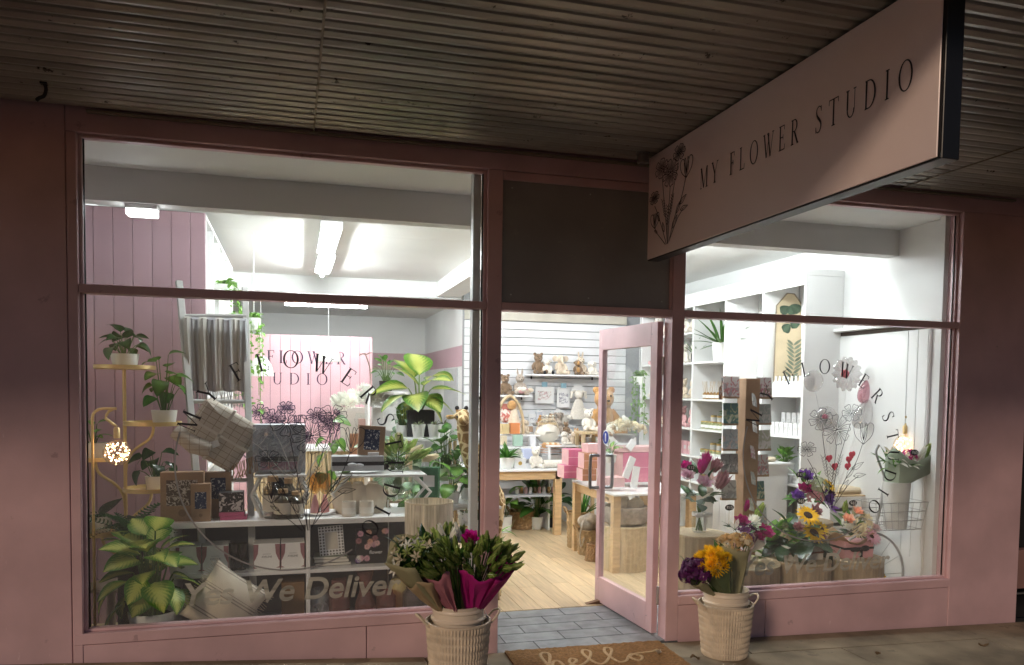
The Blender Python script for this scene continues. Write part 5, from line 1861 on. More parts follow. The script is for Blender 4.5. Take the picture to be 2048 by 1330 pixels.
specs = [  # u, v(base), Y, pot, kind, leaf, n, size, reach, height, label
    (795, 1000, 1.75, (.08, .06, .12, POTW), 'broad', SILVER, 14, .22, .24, .36, 'silvery veined philodendron with broad leaves behind the gift tray'),
    (775, 945, 1.9, (.07, .05, .1, POTB), 'broad', SILVER, 8, .2, .2, .24, 'silver streaked leafy plant in a black pot beside the counter'),
    (893, 958, 1.35, (.075, .055, .11, POTW), 'heart', GREEN, 15, .11, .2, .25, 'green leafy plant in a white pot left of the giraffe'),
    (912, 965, 1.4, (.07, .055, .1, POTW), 'small', LGREEN, 16, .08, .14, .12, 'pale bushy plant in a white pot below the giraffe neck'),
    (882, 962, 1.3, (.07, .055, .1, POTW), 'lance', GREEN, 14, .12, .16, .2, 'narrow leaved plant in a white pot behind the green box'),
    (935, 998, 1.2, (.06, .045, .09, POTW), 'narrow', DGREEN, 16, .12, .12, .1, 'dark spiky haworthia in a white pot by the window jamb'),
    (905, 1005, 1.15, (.055, .045, .08, POTW), 'broad', LGREEN, 7, .17, .1, .16, 'plant with upright light green leaves and a care card'),
    (930, 1050, 1.05, (.055, .04, .095, POTW), 'lance', SUCC, 14, .06, .06, .05, 'brown echeveria in a white pot near the lampshade'),
    (820, 1035, 1.15, (.07, .06, .09, CLEAR), 'broad', GREEN, 11, .14, .16, .1, 'dark leafy cutting in a glass bowl behind the lampshade'),
    (960, 1060, 1.1, (.05, .04, .08, POTW), 'heart', DGREEN, 9, .09, .1, .12, 'small dark plant half hidden by the window jamb'),
]
for i, (u, v, Y, p_, k_, lm_, n2, sz_, rc_, ht_, lab) in enumerate(specs):
    plant(lab, at(u, v, Y), p_, k_, lm_, n2, sz_, rc_, ht_, 70 + i, (-30, 60))
pt3 = thing('plant_table', 'low pale table carrying the white pots beside the window jamb', 'table', tuple(ons(925, 1.2, 0, 1000)))
zt = at(925, 1005, 1.15).z - .001
part('table_top', MB().box((.02, .1, zt - .013), (.34, .4, .025), ch=.003), LAMW, pt3)
for x in (-.12, .16):
    for y in (-.06, .26):
        part('leg', MB().tube([(x, y, 0), (x, y, zt - .026)], .012, 8), PLY, pt3, smooth=True)

# round vase of lilies and green box
lv = thing('lily_vase', 'round glass vase of green lily buds in front of the tiered stand', 'flower vase', tuple(at(797, 989, .95)))
s = mpp(.95)
part('bowl', MB().lathe([(12 * s, 0), (24 * s, 8 * s), (31 * s, 24 * s), (27 * s, 42 * s), (17 * s, 52 * s), (19 * s, 56 * s), (16.5 * s, 55 * s), (16 * s, 51 * s), (25 * s, 41 * s), (29 * s, 24 * s), (12 * s, 4 * s)], 32), CLEAR, lv, smooth=True)
g = random.Random(15)
stems = MB()
for i in range(20):
    a = i * 2.4
    rr = g.uniform(.1, 1)
    p = Vector((math.cos(a) * 44 * s * rr, math.sin(a) * 22 * s * rr, (62 + 22 * (1 - rr)) * s))
    stems.tube([(-p.x * .25, -p.y * .25, 4 * s), (0, 0, 48 * s), p], .0028, 5)
    head(lv, 'bud', BUDM if i % 3 else P_CRM, p, 40 * s, (p.x * 6, p.y * 6, .35), i % 2, 'lily_bud', g)
    if i % 2:
        put_leaf(lv, leafmesh('lance', GREEN), p - Vector((0, 0, 10 * s)), a, R(35), 0, 42 * s, g)
part('stems', stems, STEM, lv, smooth=True)
gbx, wd, hh = box_px('green_box', 'upright green box with a white paper label beside the lily vase', 'box', 843, 935, 880, 1003, .95, .08, mat('box_green', (.04, .16, .08), .5), rz=R(-20))
part('paper_label', MB().box((0, -.0408, hh * .6), (wd * .62, .0015, wd * .62)), LAMW, gbx)
gst = thing('glass_shelf', 'clear glass display shelf carrying the lily vase and green box', 'shelf', tuple(at(820, 992, .95)))
part('shelf', MB().box((0, .02, -.006), (.36, .22, .01)), CLEAR, gst)
zz = at(820, 992, .95).z
for x in (-.16, .16):
    for y in (-.07, .11):
        part('leg', MB().tube([(x, y, -.0115), (x, y, -zz)], .006, 8), ALU, gst, smooth=True)

# ---- giraffe
gf = thing('giraffe_toy', 'standing plush giraffe with brown patches beyond the pot plants', 'soft toy', tuple(ons(945, 1.22, 0, 900)))
s = mpp(1.22)
zz = lambda v: at(935, v, 1.22).z
GIR = mat('giraffe_fur', (.72, .55, .3), .9, bump=.6, bscale=200)
n_, l_ = GIR.node_tree.nodes, GIR.node_tree.links
_t = n_.new('ShaderNodeTexCoord'); _v = n_.new('ShaderNodeTexVoronoi'); _v.feature = 'DISTANCE_TO_EDGE'; _v.inputs['Scale'].default_value = 15
l_.new(_t.outputs['Object'], _v.inputs['Vector'])
_r = n_.new('ShaderNodeValToRGB'); _r.color_ramp.elements[0].position = .09; _r.color_ramp.elements[1].position = .12
_r.color_ramp.elements[0].color = (.78, .60, .34, 1); _r.color_ramp.elements[1].color = (.30, .17, .06, 1)
l_.new(_v.outputs[0], _r.inputs[0]); l_.new(_r.outputs[0], n_['Principled BSDF'].inputs['Base Color'])
mb = MB()
mb.tube(smoothpts([(30 * s, .05, zz(1000)), (18 * s, .03, zz(950)), (-2 * s, 0, zz(905)), (-14 * s, 0, zz(870)), (-19 * s, -.01, zz(838))], 4), [.14, .135, .125, .115, .105, .095, .09, .085, .08, .075, .07, .066, .062, .058, .056, .054, .05], 14)
mb.ball((-22 * s, -.03, zz(832)), (.055, .085, .055))
mb.ball((-24 * s, -.11, zz(840)), (.04, .05, .04))
mb.ball((38 * s, .28, zz(1010)), (.17, .32, .17))
for x, y in ((20, .05), (50, .05), (22, .5), (52, .5)):
    mb.tube([(x * s, y, zz(1010)), (x * s, y, .5), (x * s, y, .005)], [.08, .05, .055], 10)
for k in (-1, 1):
    mb.ball((-22 * s + k * .085, .0, zz(834)), (.04, .015, .022))
b_ = part('body', mb, GIR, gf, smooth=True)
rm = b_.modifiers.new('skin', 'REMESH'); rm.mode = 'VOXEL'; rm.voxel_size = .014; rm.use_smooth_shade = True
for k in (-1, 1):
    part('horn', MB().tube([(-22 * s + k * .03, 0, zz(825)), (-22 * s + k * .035, 0, zz(818))], .011, 8), FURT, gf)
    part('horn_tip', MB().ball((-22 * s + k * .035, 0, zz(816)), .017, 8, 6), FURK, gf, smooth=True)
    part('eye', MB().ball((-22 * s + k * .048, -.075, zz(833)), .008, 8, 6), BEAD, gf, smooth=True)
part('swing_tag', MB().box((3 * s, -.07, zz(840)), (.05, .003, .075)), LAMW, gf)

# ---- counter at the back, goods on it, pendant lamps
ct = thing('counter', 'shop counter faced with pale vertical timber battens and a white top', 'counter', (.12, 4.25, 0))
part('carcass', MB().span((-.55, .03, 0), (.75, .6, .90)), PLY, ct)
part('top', MB().span((-.58, -.02, .90), (.78, .62, .94), .004), LAMW, ct)
for i in range(34):
    part('batten', MB().tube([(-.54 + i * .0385, .02, 0), (-.54 + i * .0385, .02, .898)], .015, 8), PLY, ct, smooth=True)
g = random.Random(10)


def pendant(label, u, v0, v1, Y, rp):
    p = at(u, v1, Y)
    o = thing('pendant_lamp', label, 'pendant lamp', tuple(p))
    r = rp * mpp(Y)
    h = at(u, v0, Y).z - p.z
    part('shade', MB().lathe([(r, 0), (r * .98, h * .2), (r * .82, h * .55), (r * .5, h * .88), (r * .18, h * .98), (.012, h), (.01, h * .96), (r * .46, h * .84), (r * .78, h * .5), (r * .95, .0)], 28, cap=False), mat('pendant_white', (.78, .78, .74), .5), o, smooth=True)
    part('cord', MB().tube([(0, 0, h), (0, 0, 2.85 - p.z)], .004, 6), LAMW, o)
    return o


pendant('white bell pendant lamp in front of the pink lettered wall', 657, 685, 723, 5.0, 22)
pendant('white bell pendant lamp half hidden behind the throw and vine', 522, 712, 752, 5.0, 22)
for (u0, v0, u1, v1, Y, c_, lab) in ((682, 815, 740, 895, 4.0, (.66, .6, .55), 'tall pale gift carton with a brown label on the counter'), (750, 788, 795, 862, 4.0, (.7, .7, .68), 'white carton stacked on the counter end'),
                                     (745, 815, 768, 870, 3.8, (.75, .74, .72), 'small white box in front of the carton stack'), (700, 868, 732, 912, 3.6, (.28, .13, .07), 'brown chocolate box below the peonies'),
                                     (718, 838, 742, 860, 3.7, (.6, .35, .3), 'little pink sweet box standing by the kraft box')):
    box_px('carton', lab, 'box', u0, v0, u1, v1, Y, .14, mat('carton_' + lab[:9], c_, .5))
pe = thing('peony_bunch', 'bunch of large white peonies on the counter in front of the pink wall', 'flowers', tuple(at(722, 830, 3.7)))
part('vase', MB().lathe([(.05, -.12), (.07, -.05), (.05, .02)], 16), CLEAR, pe, smooth=True)
for i in range(15):
    a = i * 2.4
    rr = .24 * math.sqrt(i / 15)
    head(pe, 'pom', P_WHT, Vector((math.cos(a) * rr * 1.2, math.sin(a) * rr * .5, .10 + .12 * (1 - rr / .24) + rnd.uniform(-.03, .03))), .22, (math.cos(a), -.6, .8), i % 3)
al = thing('dried_poppy', 'single dark dried poppy stem rising above the peonies', 'flower', tuple(at(742, 770, 3.7)))
s = mpp(3.7)
part('stem', MB().tube(smoothpts([(0, 0, 0), (-2 * s, 0, 30 * s), (-10 * s, 0, 55 * s)], 5), .006, 6), mat('dry_stem', (.2, .13, .1), .8), al)
for a in (0.6, 2.4, 4.2):
    put_leaf(al, leafmesh('ovate', leafmat('petal_dry', (.2, .13, .11), (.26, .18, .15), .8, .1)), Vector((-10 * s, 0, 54 * s)), a, .5, 0, .11, rnd, 'petal')
plant('orchid and foliage arrangement in a dark pot near the grey rear doorway', at(772, 782, 3.4), (.07, .06, .1, POTB), 'small', GREEN, 20, .09, .2, .22, 91, (-10, 70))
wsh = thing('white_cabinet', 'white open cabinet behind the tiered plant stand', 'cabinet', tuple(ons(790, 3.5, 0, 880)))
part('top', MB().span((-.28, -.1, at(790, 783, 3.4).z - .02), (.12, .3, at(790, 783, 3.4).z - .001)), LAMW, wsh)
for x in (-.28, .1):
    part('side', MB().span((x, -.1, 0), (x + .02, .3, at(790, 783, 3.4).z - .021)), LAMW, wsh)
part('shelf', MB().span((-.259, -.09, .9), (.099, .29, .92)), LAMW, wsh)

# ---- tall shelves along the left wall with a trailing plant
lsx = -.555
sh = thing('wall_shelving', 'tall white shelving behind the pink boarded partition', 'shelf', (-.73, 1.26, 0))
for k in range(6):
    part('upright', MB().span((-.16, .0 + k * .5, 0), (.175, .022 + k * .5, 2.76)), LAMW, sh)
for z in (.5, 1.0, 1.5, 2.0, 2.74):
    part('shelf', MB().span((-.16, .023, z), (.172, 2.5, z + .02)), LAMW, sh)
part('back', MB().span((-.18, .0, 0), (-.161, 2.52, 2.76)), LAMW, sh)
tv = thing('trailing_plant', 'long green trailing vine hanging down the white wall shelving', 'hanging plant', tuple(at(445, 600, 2.2)))
part('pot', MB().lathe([(.06, 0), (.075, .12), (.065, .12)], 18), POTW, tv, smooth=True)
for i in range(5):
    a = i * 1.3
    vine(tv, [(0, 0, .12), (.05 * math.cos(a) + .03, .05 * math.sin(a), .15), (.1 + .05 * math.cos(a), .08 * math.sin(a), 0), (.12 + .05 * math.cos(a), .1 * math.sin(a), -.3), (.13 + .06 * math.cos(a), .1 * math.sin(a), -.55 - .08 * i)], LGREEN, 46, .055, 100 + i)
tv2 = thing('trailing_ivy', 'curtain of small leaved ivy beside the left rail of the ladder and pendant', 'hanging plant', tuple(at(508, 660, 2.6)))
part('pot', MB().lathe([(.05, 0), (.06, .1), (.05, .1)], 18), POTW, tv2, smooth=True)
for i in range(6):
    a = i * 1.1
    vine(tv2, [(0, 0, .1), (.05 * math.cos(a), .05 * math.sin(a), .12), (.07 * math.cos(a), .06 * math.sin(a), -.2), (.08 * math.cos(a), .06 * math.sin(a), -.5 - .06 * i)], LGREEN, 44, .05, 120 + i)
part('hook_cord', MB().tube([(0, 0, .1), (0, 0, 2.9 - tv2.location.z)], .003, 5), LAMW, tv2)

# ================================================================== SEEN THROUGH THE DOORWAY
def brk(parent, x, y, z):
    part('bracket', MB().box((x, y, z - .02), (.015, .02, .035)), BLACK, parent)


for lab, u0, u1, v, Y0 in (('white slatwall shelf holding the upper row of soft toys', 1064, 1215, 748, 4.70), ('white slatwall shelf at the left with two soft toys', 960, 1066, 790, 4.70)):
    a, b = at(u0, v, Y0), at(u1, v, Y0)
    o = thing('toy_shelf', lab, 'shelf', ((a.x + b.x) / 2, Y0, a.z))
    w2 = (b.x - a.x) / 2
    part('board', MB().span((-w2, 0, -.02), (w2, .298, 0), .003), LAMW, o)
    for x in (-w2 * .85, w2 * .8):
        brk(o, x, .27, -.02)
T = lambda u, v, Y: at(u, v, Y)
GT = 'soft toys on the slatted wall'
zs = bpy.data.objects['toy_shelf'].location.z + .001
def toy(lab, u, Y, z, H, *a, **k):
    p = at(u, 740, Y)
    return plush(lab, (p.x, Y, z), H, *a, **k)
toy('dark brown teddy bear sitting at the left end of the upper toy shelf', 1076, 4.86, zs, .30, FURB, 'bear')
toy('black and white cow toy sitting beside the dark brown bear', 1094, 4.82, zs, .215, FURW, 'cow', FURC, None, feet=FURK, face=None)
toy('cream elephant toy slumped in the middle of the upper toy shelf', 1121, 4.85, zs, .285, FURC, 'elephant')
toy('brown monkey toy with tan belly on the upper toy shelf', 1155, 4.83, zs, .22, FURB, 'monkey', FURT, FURT, face=FURT)
toy('pale bunny with tall ears behind the monkey', 1161, 4.92, zs, .27, FURC, 'up')
toy('cream lop eared bunny near the open door on the upper toy shelf', 1184, 4.83, zs, .21, FURW, 'lop')
z2 = bpy.data.objects['toy_shelf.001'].location.z + .001
toy('mottled grey brown bear on the left toy shelf', 1010, 4.84, z2, .29, FURB, 'bear')
toy('grey giraffe eared toy with a crown on the left toy shelf', 1040, 4.86, z2, .30, FURG, 'up')
g = random.Random(3)
ro = thing('soft_rattles', 'heap of small pink and cream soft rattles at the end of the left toy shelf', 'soft toy', tuple(at(1050, 789, 4.76)))
for i in range(9):
    part('rattle', MB().ball((g.uniform(-.09, .1), g.uniform(-.05, .05), g.uniform(.02, .07)), (.04, .03, .03), 10, 6), [FURP, FURC, FURW][i % 3], ro, smooth=True)

PRT1 = pmat('print_animals', (.78, .77, .75), (.6, .3, .32), 28, .54, (.5, .55, .5))
PRT2 = pmat('print_grey', (.74, .74, .73), (.35, .35, .4), 36, .53)
for lab, u0, v0, u1, v1, pm in (('white print of pink animals hanging from the slatted wall', 1070, 774, 1108, 807, PRT1), ('narrow white print of grey animals hanging right of the pink print', 1114, 776, 1140, 815, PRT2)):
    o, wd, h = box_px('wall_print', lab, 'print', u0, v0, u1, v1, 4.93, .012, LAMW)
    part('artwork', MB().box((0, -.0066, h * .48), (wd * .72, .001, h * .55)), pm, o)
    part('hanger_clip', MB().box((0, 0, h + .03), (.07, .01, .06)), mat('clip_blue', (.3, .5, .6), .3), o)
o, wd, h = box_px('wall_print', 'small white baby milestone pack hanging below the prints', 'print', 1057, 828, 1074, 846, 4.93, .012, LAMW)
part('artwork', MB().box((0, -.0066, h * .4), (wd * .7, .001, h * .4)), PRT2, o)


def comforter(lab, u, v, Y, s, fur):
    o = thing('comforter_toy', lab, 'soft toy', tuple(at(u, v, Y)))
    part('cloth_body', MB().lathe([(.13 * s, -.26 * s), (.125 * s, -.24 * s), (.06 * s, -.05 * s), (.035 * s, 0)], 12, sy=.3), fur, o, smooth=True)
    part('head', MB().ball((0, -.01, .05 * s), (.06 * s, .05 * s, .055 * s)), fur, o, smooth=True)
    for k in (-1, 1):
        part('ear', MB().tube([(k * .04 * s, 0, .09 * s), (k * .09 * s, 0, .08 * s), (k * .1 * s, 0, -.0 * s)], [.018 * s, .022 * s, .015 * s], 8), fur, o, smooth=True)
        part('paw', MB().ball((k * .12 * s, -.02, -.24 * s), (.035 * s, .025, .03 * s), 10, 6), fur, o, smooth=True)
    part('hood_card', MB().add([(-.09 * s, .02, .02 * s), (.09 * s, .02, .02 * s), (.09 * s, .02, .13 * s), (0, .02, .19 * s), (-.09 * s, .02, .13 * s)], [(0, 1, 2, 3, 4)]), LAMW, o)
    return o


comforter('cream bunny comforter hanging on a white card from the slatted wall', 1157, 797, 4.86, 1.0, FURW)
comforter('black and white cow comforter hanging on the slatted wall', 1117, 835, 4.88, .62, FURG)
plush('large tan teddy bear slumped behind the open door', at(1206, 872, 4.3), .66, FURT, 'bear', name='giant_bear')
zb_ = at(1176, 862, 3.9)
plush('white teddy bear sitting on a timber stool beneath the giant bear', zb_, .29, FURW, 'bear')
stl = thing('display_stool', 'small timber stool carrying the white teddy bear', 'stool', (zb_.x, zb_.y - .02, 0))
part('seat', MB().span((-.13, -.13, zb_.z - .03), (.13, .13, zb_.z - .001), .004), PLY, stl)
for x in (-.1, .1):
    for y in (-.1, .1):
        part('leg', MB().span((x - .018, y - .018, 0), (x + .018, y + .018, zb_.z - .031)), PLY, stl)
gb_ = bpy.data.objects['giant_bear']
gst2 = thing('toy_plinth', 'white plinth carrying the giant tan bear', 'plinth', (gb_.location.x, gb_.location.y, 0))
part('body', MB().span((-.3, -.3, 0), (.3, .3, gb_.location.z - .001), .004), LAMW, gst2)

# more stock hung and stacked on the slatted wall
g = random.Random(55)
CLIPB = mat('clip_blue', (.3, .5, .6), .3)
for i, (u, v, w_, h_, c_, lab) in enumerate(((1034, 812, 16, 14, (.62, .5, .4), 'tan muslin wrap hanging below the left toy shelf'), (1013, 815, 18, 16, (.55, .2, .16), 'red striped beanie pack hanging near the doorway edge'), (1079, 832, 12, 16, (.6, .62, .68), 'pale blue bib pack hanging under the pink animal print'),
                                            (1106, 834, 10, 14, (.5, .33, .2), 'brown booties pack hanging above the felt animals'), (1131, 838, 14, 18, (.7, .66, .58), 'cream rattle pack hanging below the grey animal print'), (1145, 862, 14, 16, (.42, .46, .5), 'grey socks pack hanging left of the giant bear foot'),
                                            (1128, 864, 12, 14, (.66, .5, .48), 'blush headband pack hanging over the small bench toys'), (1060, 858, 12, 12, (.45, .3, .2), 'little brown shoe box on the stepped riser'))):
    o, wd, h = box_px('hanging_pack', lab, 'packet', u - w_ / 2, v - h_ / 2, u + w_ / 2, v + h_ / 2, 4.9, .05, mat('pack_%d' % i, c_, .7, var=.2, vscale=30))
    part('header_card', MB().box((0, -.027, h + .012), (wd * .9, .004, .03)), LAMW, o)
    part('peg', MB().tube([(0, -.04, h + .02), (0, .12, h + .02)], .004, 6), CLIPB, o)
for i, (u, v, H, f, e, lab) in enumerate(((1048, 868, .2, FURC, 'lop', 'cream bunny toy on the riser beside the arched toy house'), (1078, 868, .17, FURP, 'bear', 'pink bear toy on the riser left of the silver bag'), (1116, 868, .19, FURG, 'up', 'grey donkey toy on the riser right of the silver bag'), (1132, 868, .17, FURB, 'bear', 'small brown bear on the riser next to the grey donkey'))):
    plush(lab, at(u, v - .5, 4.55), H, f, e, rz=g.uniform(-.3, .3))

# ---- tables
t1z = .735
tb = thing('display_table', 'timber table with a white top against the slatted wall', 'table', (2.36, 3.6, 0))
part('table_top', MB().span((-.56, 0, t1z - .025), (.52, .75, t1z), .004), LAMW, tb)
part('apron', MB().span((-.52, .03, t1z - .115), (.48, .055, t1z - .026)), TIMBER, tb)
for x in (-.36, .47):
    for y in (.03, .68):
        part('leg', MB().span((x - .04, y, 0), (x + .04, y + .07, t1z - .026), .003), TIMBER, tb)
part('under_shelf', MB().span((-.3, .1, .42), (.42, .7, .44)), mat('grey_shelf', (.4, .41, .42), .5), tb)
g = random.Random(4)
for i in range(9):
    u = 1034 + i * 9
    p = ons(u, 3.85, .4405, 975)
    jar(['white', 'amber', 'dusty pink'][i % 3] + ' little jar in the row on the shelf under the white topped table', p, .02, .07, [LAMW, GOLD, mat('jar_pinkish', (.6, .4, .4), .4)][i % 3], None, 'small_jar', 'jar', ['white', 'amber', 'dusty pink'][i % 3] + ' jars under the white topped table')
plant('peperomia in a white pot at the left end of the white topped table', ons(1014, 3.72, t1z, 930), (.085, .062, .125, POTW), 'lance', GREEN, 18, .19, .12, .1, 201, (20, 85))
o, wd, h = box_px('candle_box', 'white candle box with a gold motif and white flower on the table', 'box', 1029, 913, 1052, 934, 3.72, .1, LAMW)
o.location.z = t1z
part('motif', MB().lathe([(.022, 0), (.022, .001)], 16), mat('gold_foil', (.7, .5, .15), .3, .6), o, (0, -.0512, h * .5), (R(90), 0, 0))
head(o, 'pom', P_WHT, Vector((0, 0, h + .015)), .14, (0, -.3, 1))
plush('small white teddy bear sitting on the white topped table', ons(1071, 3.75, t1z, 930), .265, FURW, 'bear')
solo('rolled_towel', 'rolled white towel lying on the white topped table', 'towel', MB().tube([(-.12, 0, .045), (.12, 0, .045)], .045, 18).tube([(-.121, 0, .045), (.121, 0, .045)], .02, 12), FURW, tuple(ons(1107, 3.72, t1z, 930)), smooth=True)
box_px('appliance', 'pale silver appliance behind the towel on the white topped table', 'machine', 1084, 917, 1124, 930, 3.98, .16, ALU)[0].location.z = t1z + .05
part('stand', MB().span((-.08, -.06, -.05), (.08, .06, -.001)), LAMW, bpy.data.objects['appliance'])
for i, (u0, v0, u1, v1, Y, c_, lab) in enumerate(((1003, 848, 1019, 868, 4.3, (.55, .42, .22), 'cream card box with a gold ring on the toy display'), (1021, 846, 1040, 868, 4.3, (.6, .22, .08), 'orange toy box with a round window'),
                                     (1028, 870, 1046, 892, 4.2, (.35, .5, .4), 'mint green zip pouch standing behind the peperomia'), (1003, 872, 1014, 890, 4.2, (.6, .5, .35), 'small rainbow toy box at the doorway edge'),
                                     (1060, 872, 1072, 893, 4.3, (.7, .7, .72), 'white striped little carton below the toy ark'), (1046, 898, 1070, 918, 4.05, (.48, .52, .68), 'pale blue book behind the white teddy bear'))):
    box_px('toy_box', lab, 'toy box', u0, v0, u1, v1, Y, .07, mat('toybox%d' % i, c_, .5))
risers = thing('riser_shelf', 'white stepped riser behind the table carrying toys and boxes', 'shelf', (2.5, 4.35, 0))
zr = at(1060, 893, 4.25).z
part('step', MB().span((-.5, -.2, zr - .02), (.75, .2, zr - .001)), LAMW, risers)
part('step', MB().span((-.5, .0, at(1060, 868, 4.5).z - .02), (.75, .4, at(1060, 868, 4.5).z - .001)), LAMW, risers)
for x in (-.48, .72):
    part('side', MB().span((x, -.19, 0), (x + .02, .39, zr - .021)), LAMW, risers)
ark = thing('toy_tray', 'timber tray of little brown and white felt animals above the silver bag', 'toy', tuple(at(1092, 849, 4.5)))
part('tray', MB().box((0, 0, .01), (.22, .12, .03)), PLY, ark)
for i in range(5):
    part('felt_animal', MB().ball((-.08 + i * .04, 0, .055), (.026, .03, .035), 10, 6).ball((-.08 + i * .04, -.02, .10), (.018, .018, .018), 8, 6), [FURT, FURW, FURW, FURC, FURW][i], ark, smooth=True)
arkst = bpy.data.objects['riser_shelf']
sv = thing('clutch_bag', 'crumpled silver cream bag below the tray of felt animals', 'bag', tuple(at(1095, 884, 4.4)))
mb = MB().ball((0, 0, .10), (.16, .07, .11), 20, 12)
g = random.Random(5)
mb.v = [(x * (1 + g.uniform(-.06, .06)), y * (1 + g.uniform(-.2, .2)), z * (1 + g.uniform(-.05, .05))) for x, y, z in mb.v]
part('body', mb, mat('silver_cloth', (.62, .58, .5), .35, .2), sv, smooth=True)
part('strap', MB().tube(smoothpts([(-.15, 0, .1), (-.1, 0, .24), (0, 0, .27), (.1, 0, .24), (.15, 0, .1)], 5), .008, 6), mat('strap_cream', (.6, .5, .36), .7), sv, smooth=True)
lad = thing('tent_toy', 'little arched wooden toy house with striped pillow and doll at the door edge', 'toy', tuple(at(1022, 868, 4.45)))
part('arch', MB().tube(smoothpts([(.15, 0, 0), (.14, 0, .2), (.08, 0, .36), (-.02, 0, .45), (-.12, 0, .36), (-.17, 0, .2), (-.18, 0, 0)], 5), .018, 8), PLY, lad, smooth=True)
part('striped_pillow', MB().ball((-.06, .02, .22), (.11, .04, .09), 16, 10), pmat('print_stripe', (.7, .62, .55), (.5, .15, .12), 20, .52), lad, smooth=True)
part('doll_head', MB().ball((.0, -.02, .34), (.06, .05, .06), 12, 8), FURT, lad, smooth=True)
part('doll_body', MB().lathe([(.09, .02), (.07, .16), (.03, .3)], 12, c=(.03, -.02, 0)), FURC, lad, smooth=True)
wbk = thing('wire_basket', 'copper wire basket of tan soft balls on the riser', 'basket', tuple(at(1102, 908, 4.05)))
for k in range(4):
    part('hoop', MB().tube([(.13 * math.cos(a), .07 * math.sin(a), .02 + k * .03) for a in [i * .35 for i in range(18)]], .003, 5, closed=True), mat('copper', (.6, .33, .2), .35, .8), wbk)
for i in range(6):
    part('soft_ball', MB().ball((-.08 + i * .032, 0, .10), .035, 10, 8), [FURT, FURC][i % 2], wbk, smooth=True)
# soft animals heaped along the riser behind the pink boxes
g = random.Random(17)
for i, (u, v, f, lab) in enumerate(((1128, 885, FURW, 'white bunny lying on its side behind the pink boxes'), (1146, 884, FURC, 'cream lamb toy nestled behind the pink boxes'), (1152, 880, FURT, 'tan puppy toy behind the pink boxes'),
                                    (1164, 885, FURG, 'grey mouse toy behind the brown box'), (1172, 888, FURB, 'brown hedgehog toy behind the brown box'), (1140, 893, FURG, 'grey koala toy above the pink box stack'), (1184, 884, FURC, 'cream owl toy beside the door edge'))):
    plush(lab, at(u, v + 4, 4.0 + .03 * i), .17 + g.uniform(-.02, .03), f, g.choice(['bear', 'lop', 'bunny']), rz=g.uniform(-.6, .6), group=None)
hp = thing('toy_bench', 'long white bench under the heap of small soft toys', 'bench', (3.15, 4.1, 0))
zz_ = at(1150, 889, 4.05).z - .002
part('top', MB().span((-.35, -.16, zz_ - .02), (.75, .18, zz_), .003), LAMW, hp)
for x in (-.33, .72):
    part('end_panel', MB().span((x, -.15, 0), (x + .02, .17, zz_ - .021)), LAMW, hp)

# second table with gift boxes
t2z = .70
t2 = thing('display_table', 'timber table with a white top stacked with pink gift boxes', 'table', (3.1, 2.35, 0))
part('table_top', MB().span((-.40, -.58, t2z - .02), (.42, .52, t2z), .004), LAMW, t2)
part('apron', MB().span((-.38, -.50, t2z - .10), (-.355, .44, t2z - .021)), TIMBER, t2)
part('apron', MB().span((-.36, .445, t2z - .10), (.38, .47, t2z - .021)), TIMBER, t2)
for x in (-.36, .37):
    for y in (-.52, .46):
        part('leg', MB().span((x - .035, y - .035, 0), (x + .035, y + .035, t2z - .021), .003), TIMBER, t2)
PBX = mat('pink_gift', (.52, .14, .23), .45); BBX = mat('brown_gift', (.36, .17, .09), .5); LBX = mat('blush_gift', (.72, .45, .45), .5)
for (u0, v0, u1, v1, Y, d, m, lab) in ((1128, 931, 1160, 957, 2.62, .2, PBX, 'hot pink gift box at the bottom of the stack'), (1137, 899, 1170, 930.5, 2.66, .2, PBX, 'hot pink gift box on top of the stack'),
                                       (1165, 938, 1193, 962, 2.3, .16, BBX, 'lower terracotta gift box beside the pink stack'), (1168, 906, 1196, 937.5, 2.34, .16, BBX, 'upper terracotta gift box beside the pink stack'),
                                       (1176, 888, 1205, 905.5, 2.36, .16, LBX, 'blush gift box topping the terracotta pair'),
                                       (1245, 905, 1310, 965, 2.2, .22, PBX, 'large pink gift box with a blush edge seen through the door glass'), (1238, 893, 1318, 904.5, 2.2, .24, LBX, 'blush lid of the large box seen through the door glass'),
                                       (1212, 955, 1250, 975, 1.95, .16, LBX, 'flat blush box on the near table corner seen through the glass')):
    o, wd, h = box_px('gift_box', lab, 'gift box', u0, v0, u1, v1, Y, d, m)
    part('edge_strip', MB().box((-wd * .5 - .0006, 0, h * .5), (.002, d * .98, h * .98)), LBX, o)
    part('seam', MB().box((0, -d / 2 - .0006, h * .5), (wd, .0012, .004)), LBX, o)
for i, (u, v, Y, rot, lab) in enumerate(((1258, 935, 1.95, 25, 'white paper sleeve leaning upright on the gift table'), (1270, 955, 1.93, -20, 'white paper sleeve lying across the gift table'), (1262, 890, 2.2, 40, 'white card tilted on top of the large blush lid'))):
    o = solo('paper_sleeve', lab, 'paper', MB().box((0, 0, 0), (.07, .02, .2 if i < 2 else .1), ch=.002), LAMW, tuple(at(u, v, Y)))
    o.rotation_euler = (0, R(rot + (30 if i == 1 else 0)), R(15))
hy = thing('white_hydrangea', 'spray of white hydrangea in a grey bowl on the gift boxes', 'flowers', tuple(at(1248, 885, 2.3)))
part('bowl', MB().lathe([(.05, 0), (.1, .05), (.11, .08), (.1, .08)], 20), mat('grey_bowl', (.3, .32, .32), .5), hy, smooth=True)
g = random.Random(19)
for i in range(14):
    a = i * 2.4
    rr = .15 * math.sqrt(i / 14)
    head(hy, 'cluster', P_CRM if i % 3 else P_WHT, Vector((math.cos(a) * rr * 1.2, math.sin(a) * rr * .7, .12 + .08 * (1 - rr / .15))), .13, (math.cos(a), -.5, 1), i % 3)
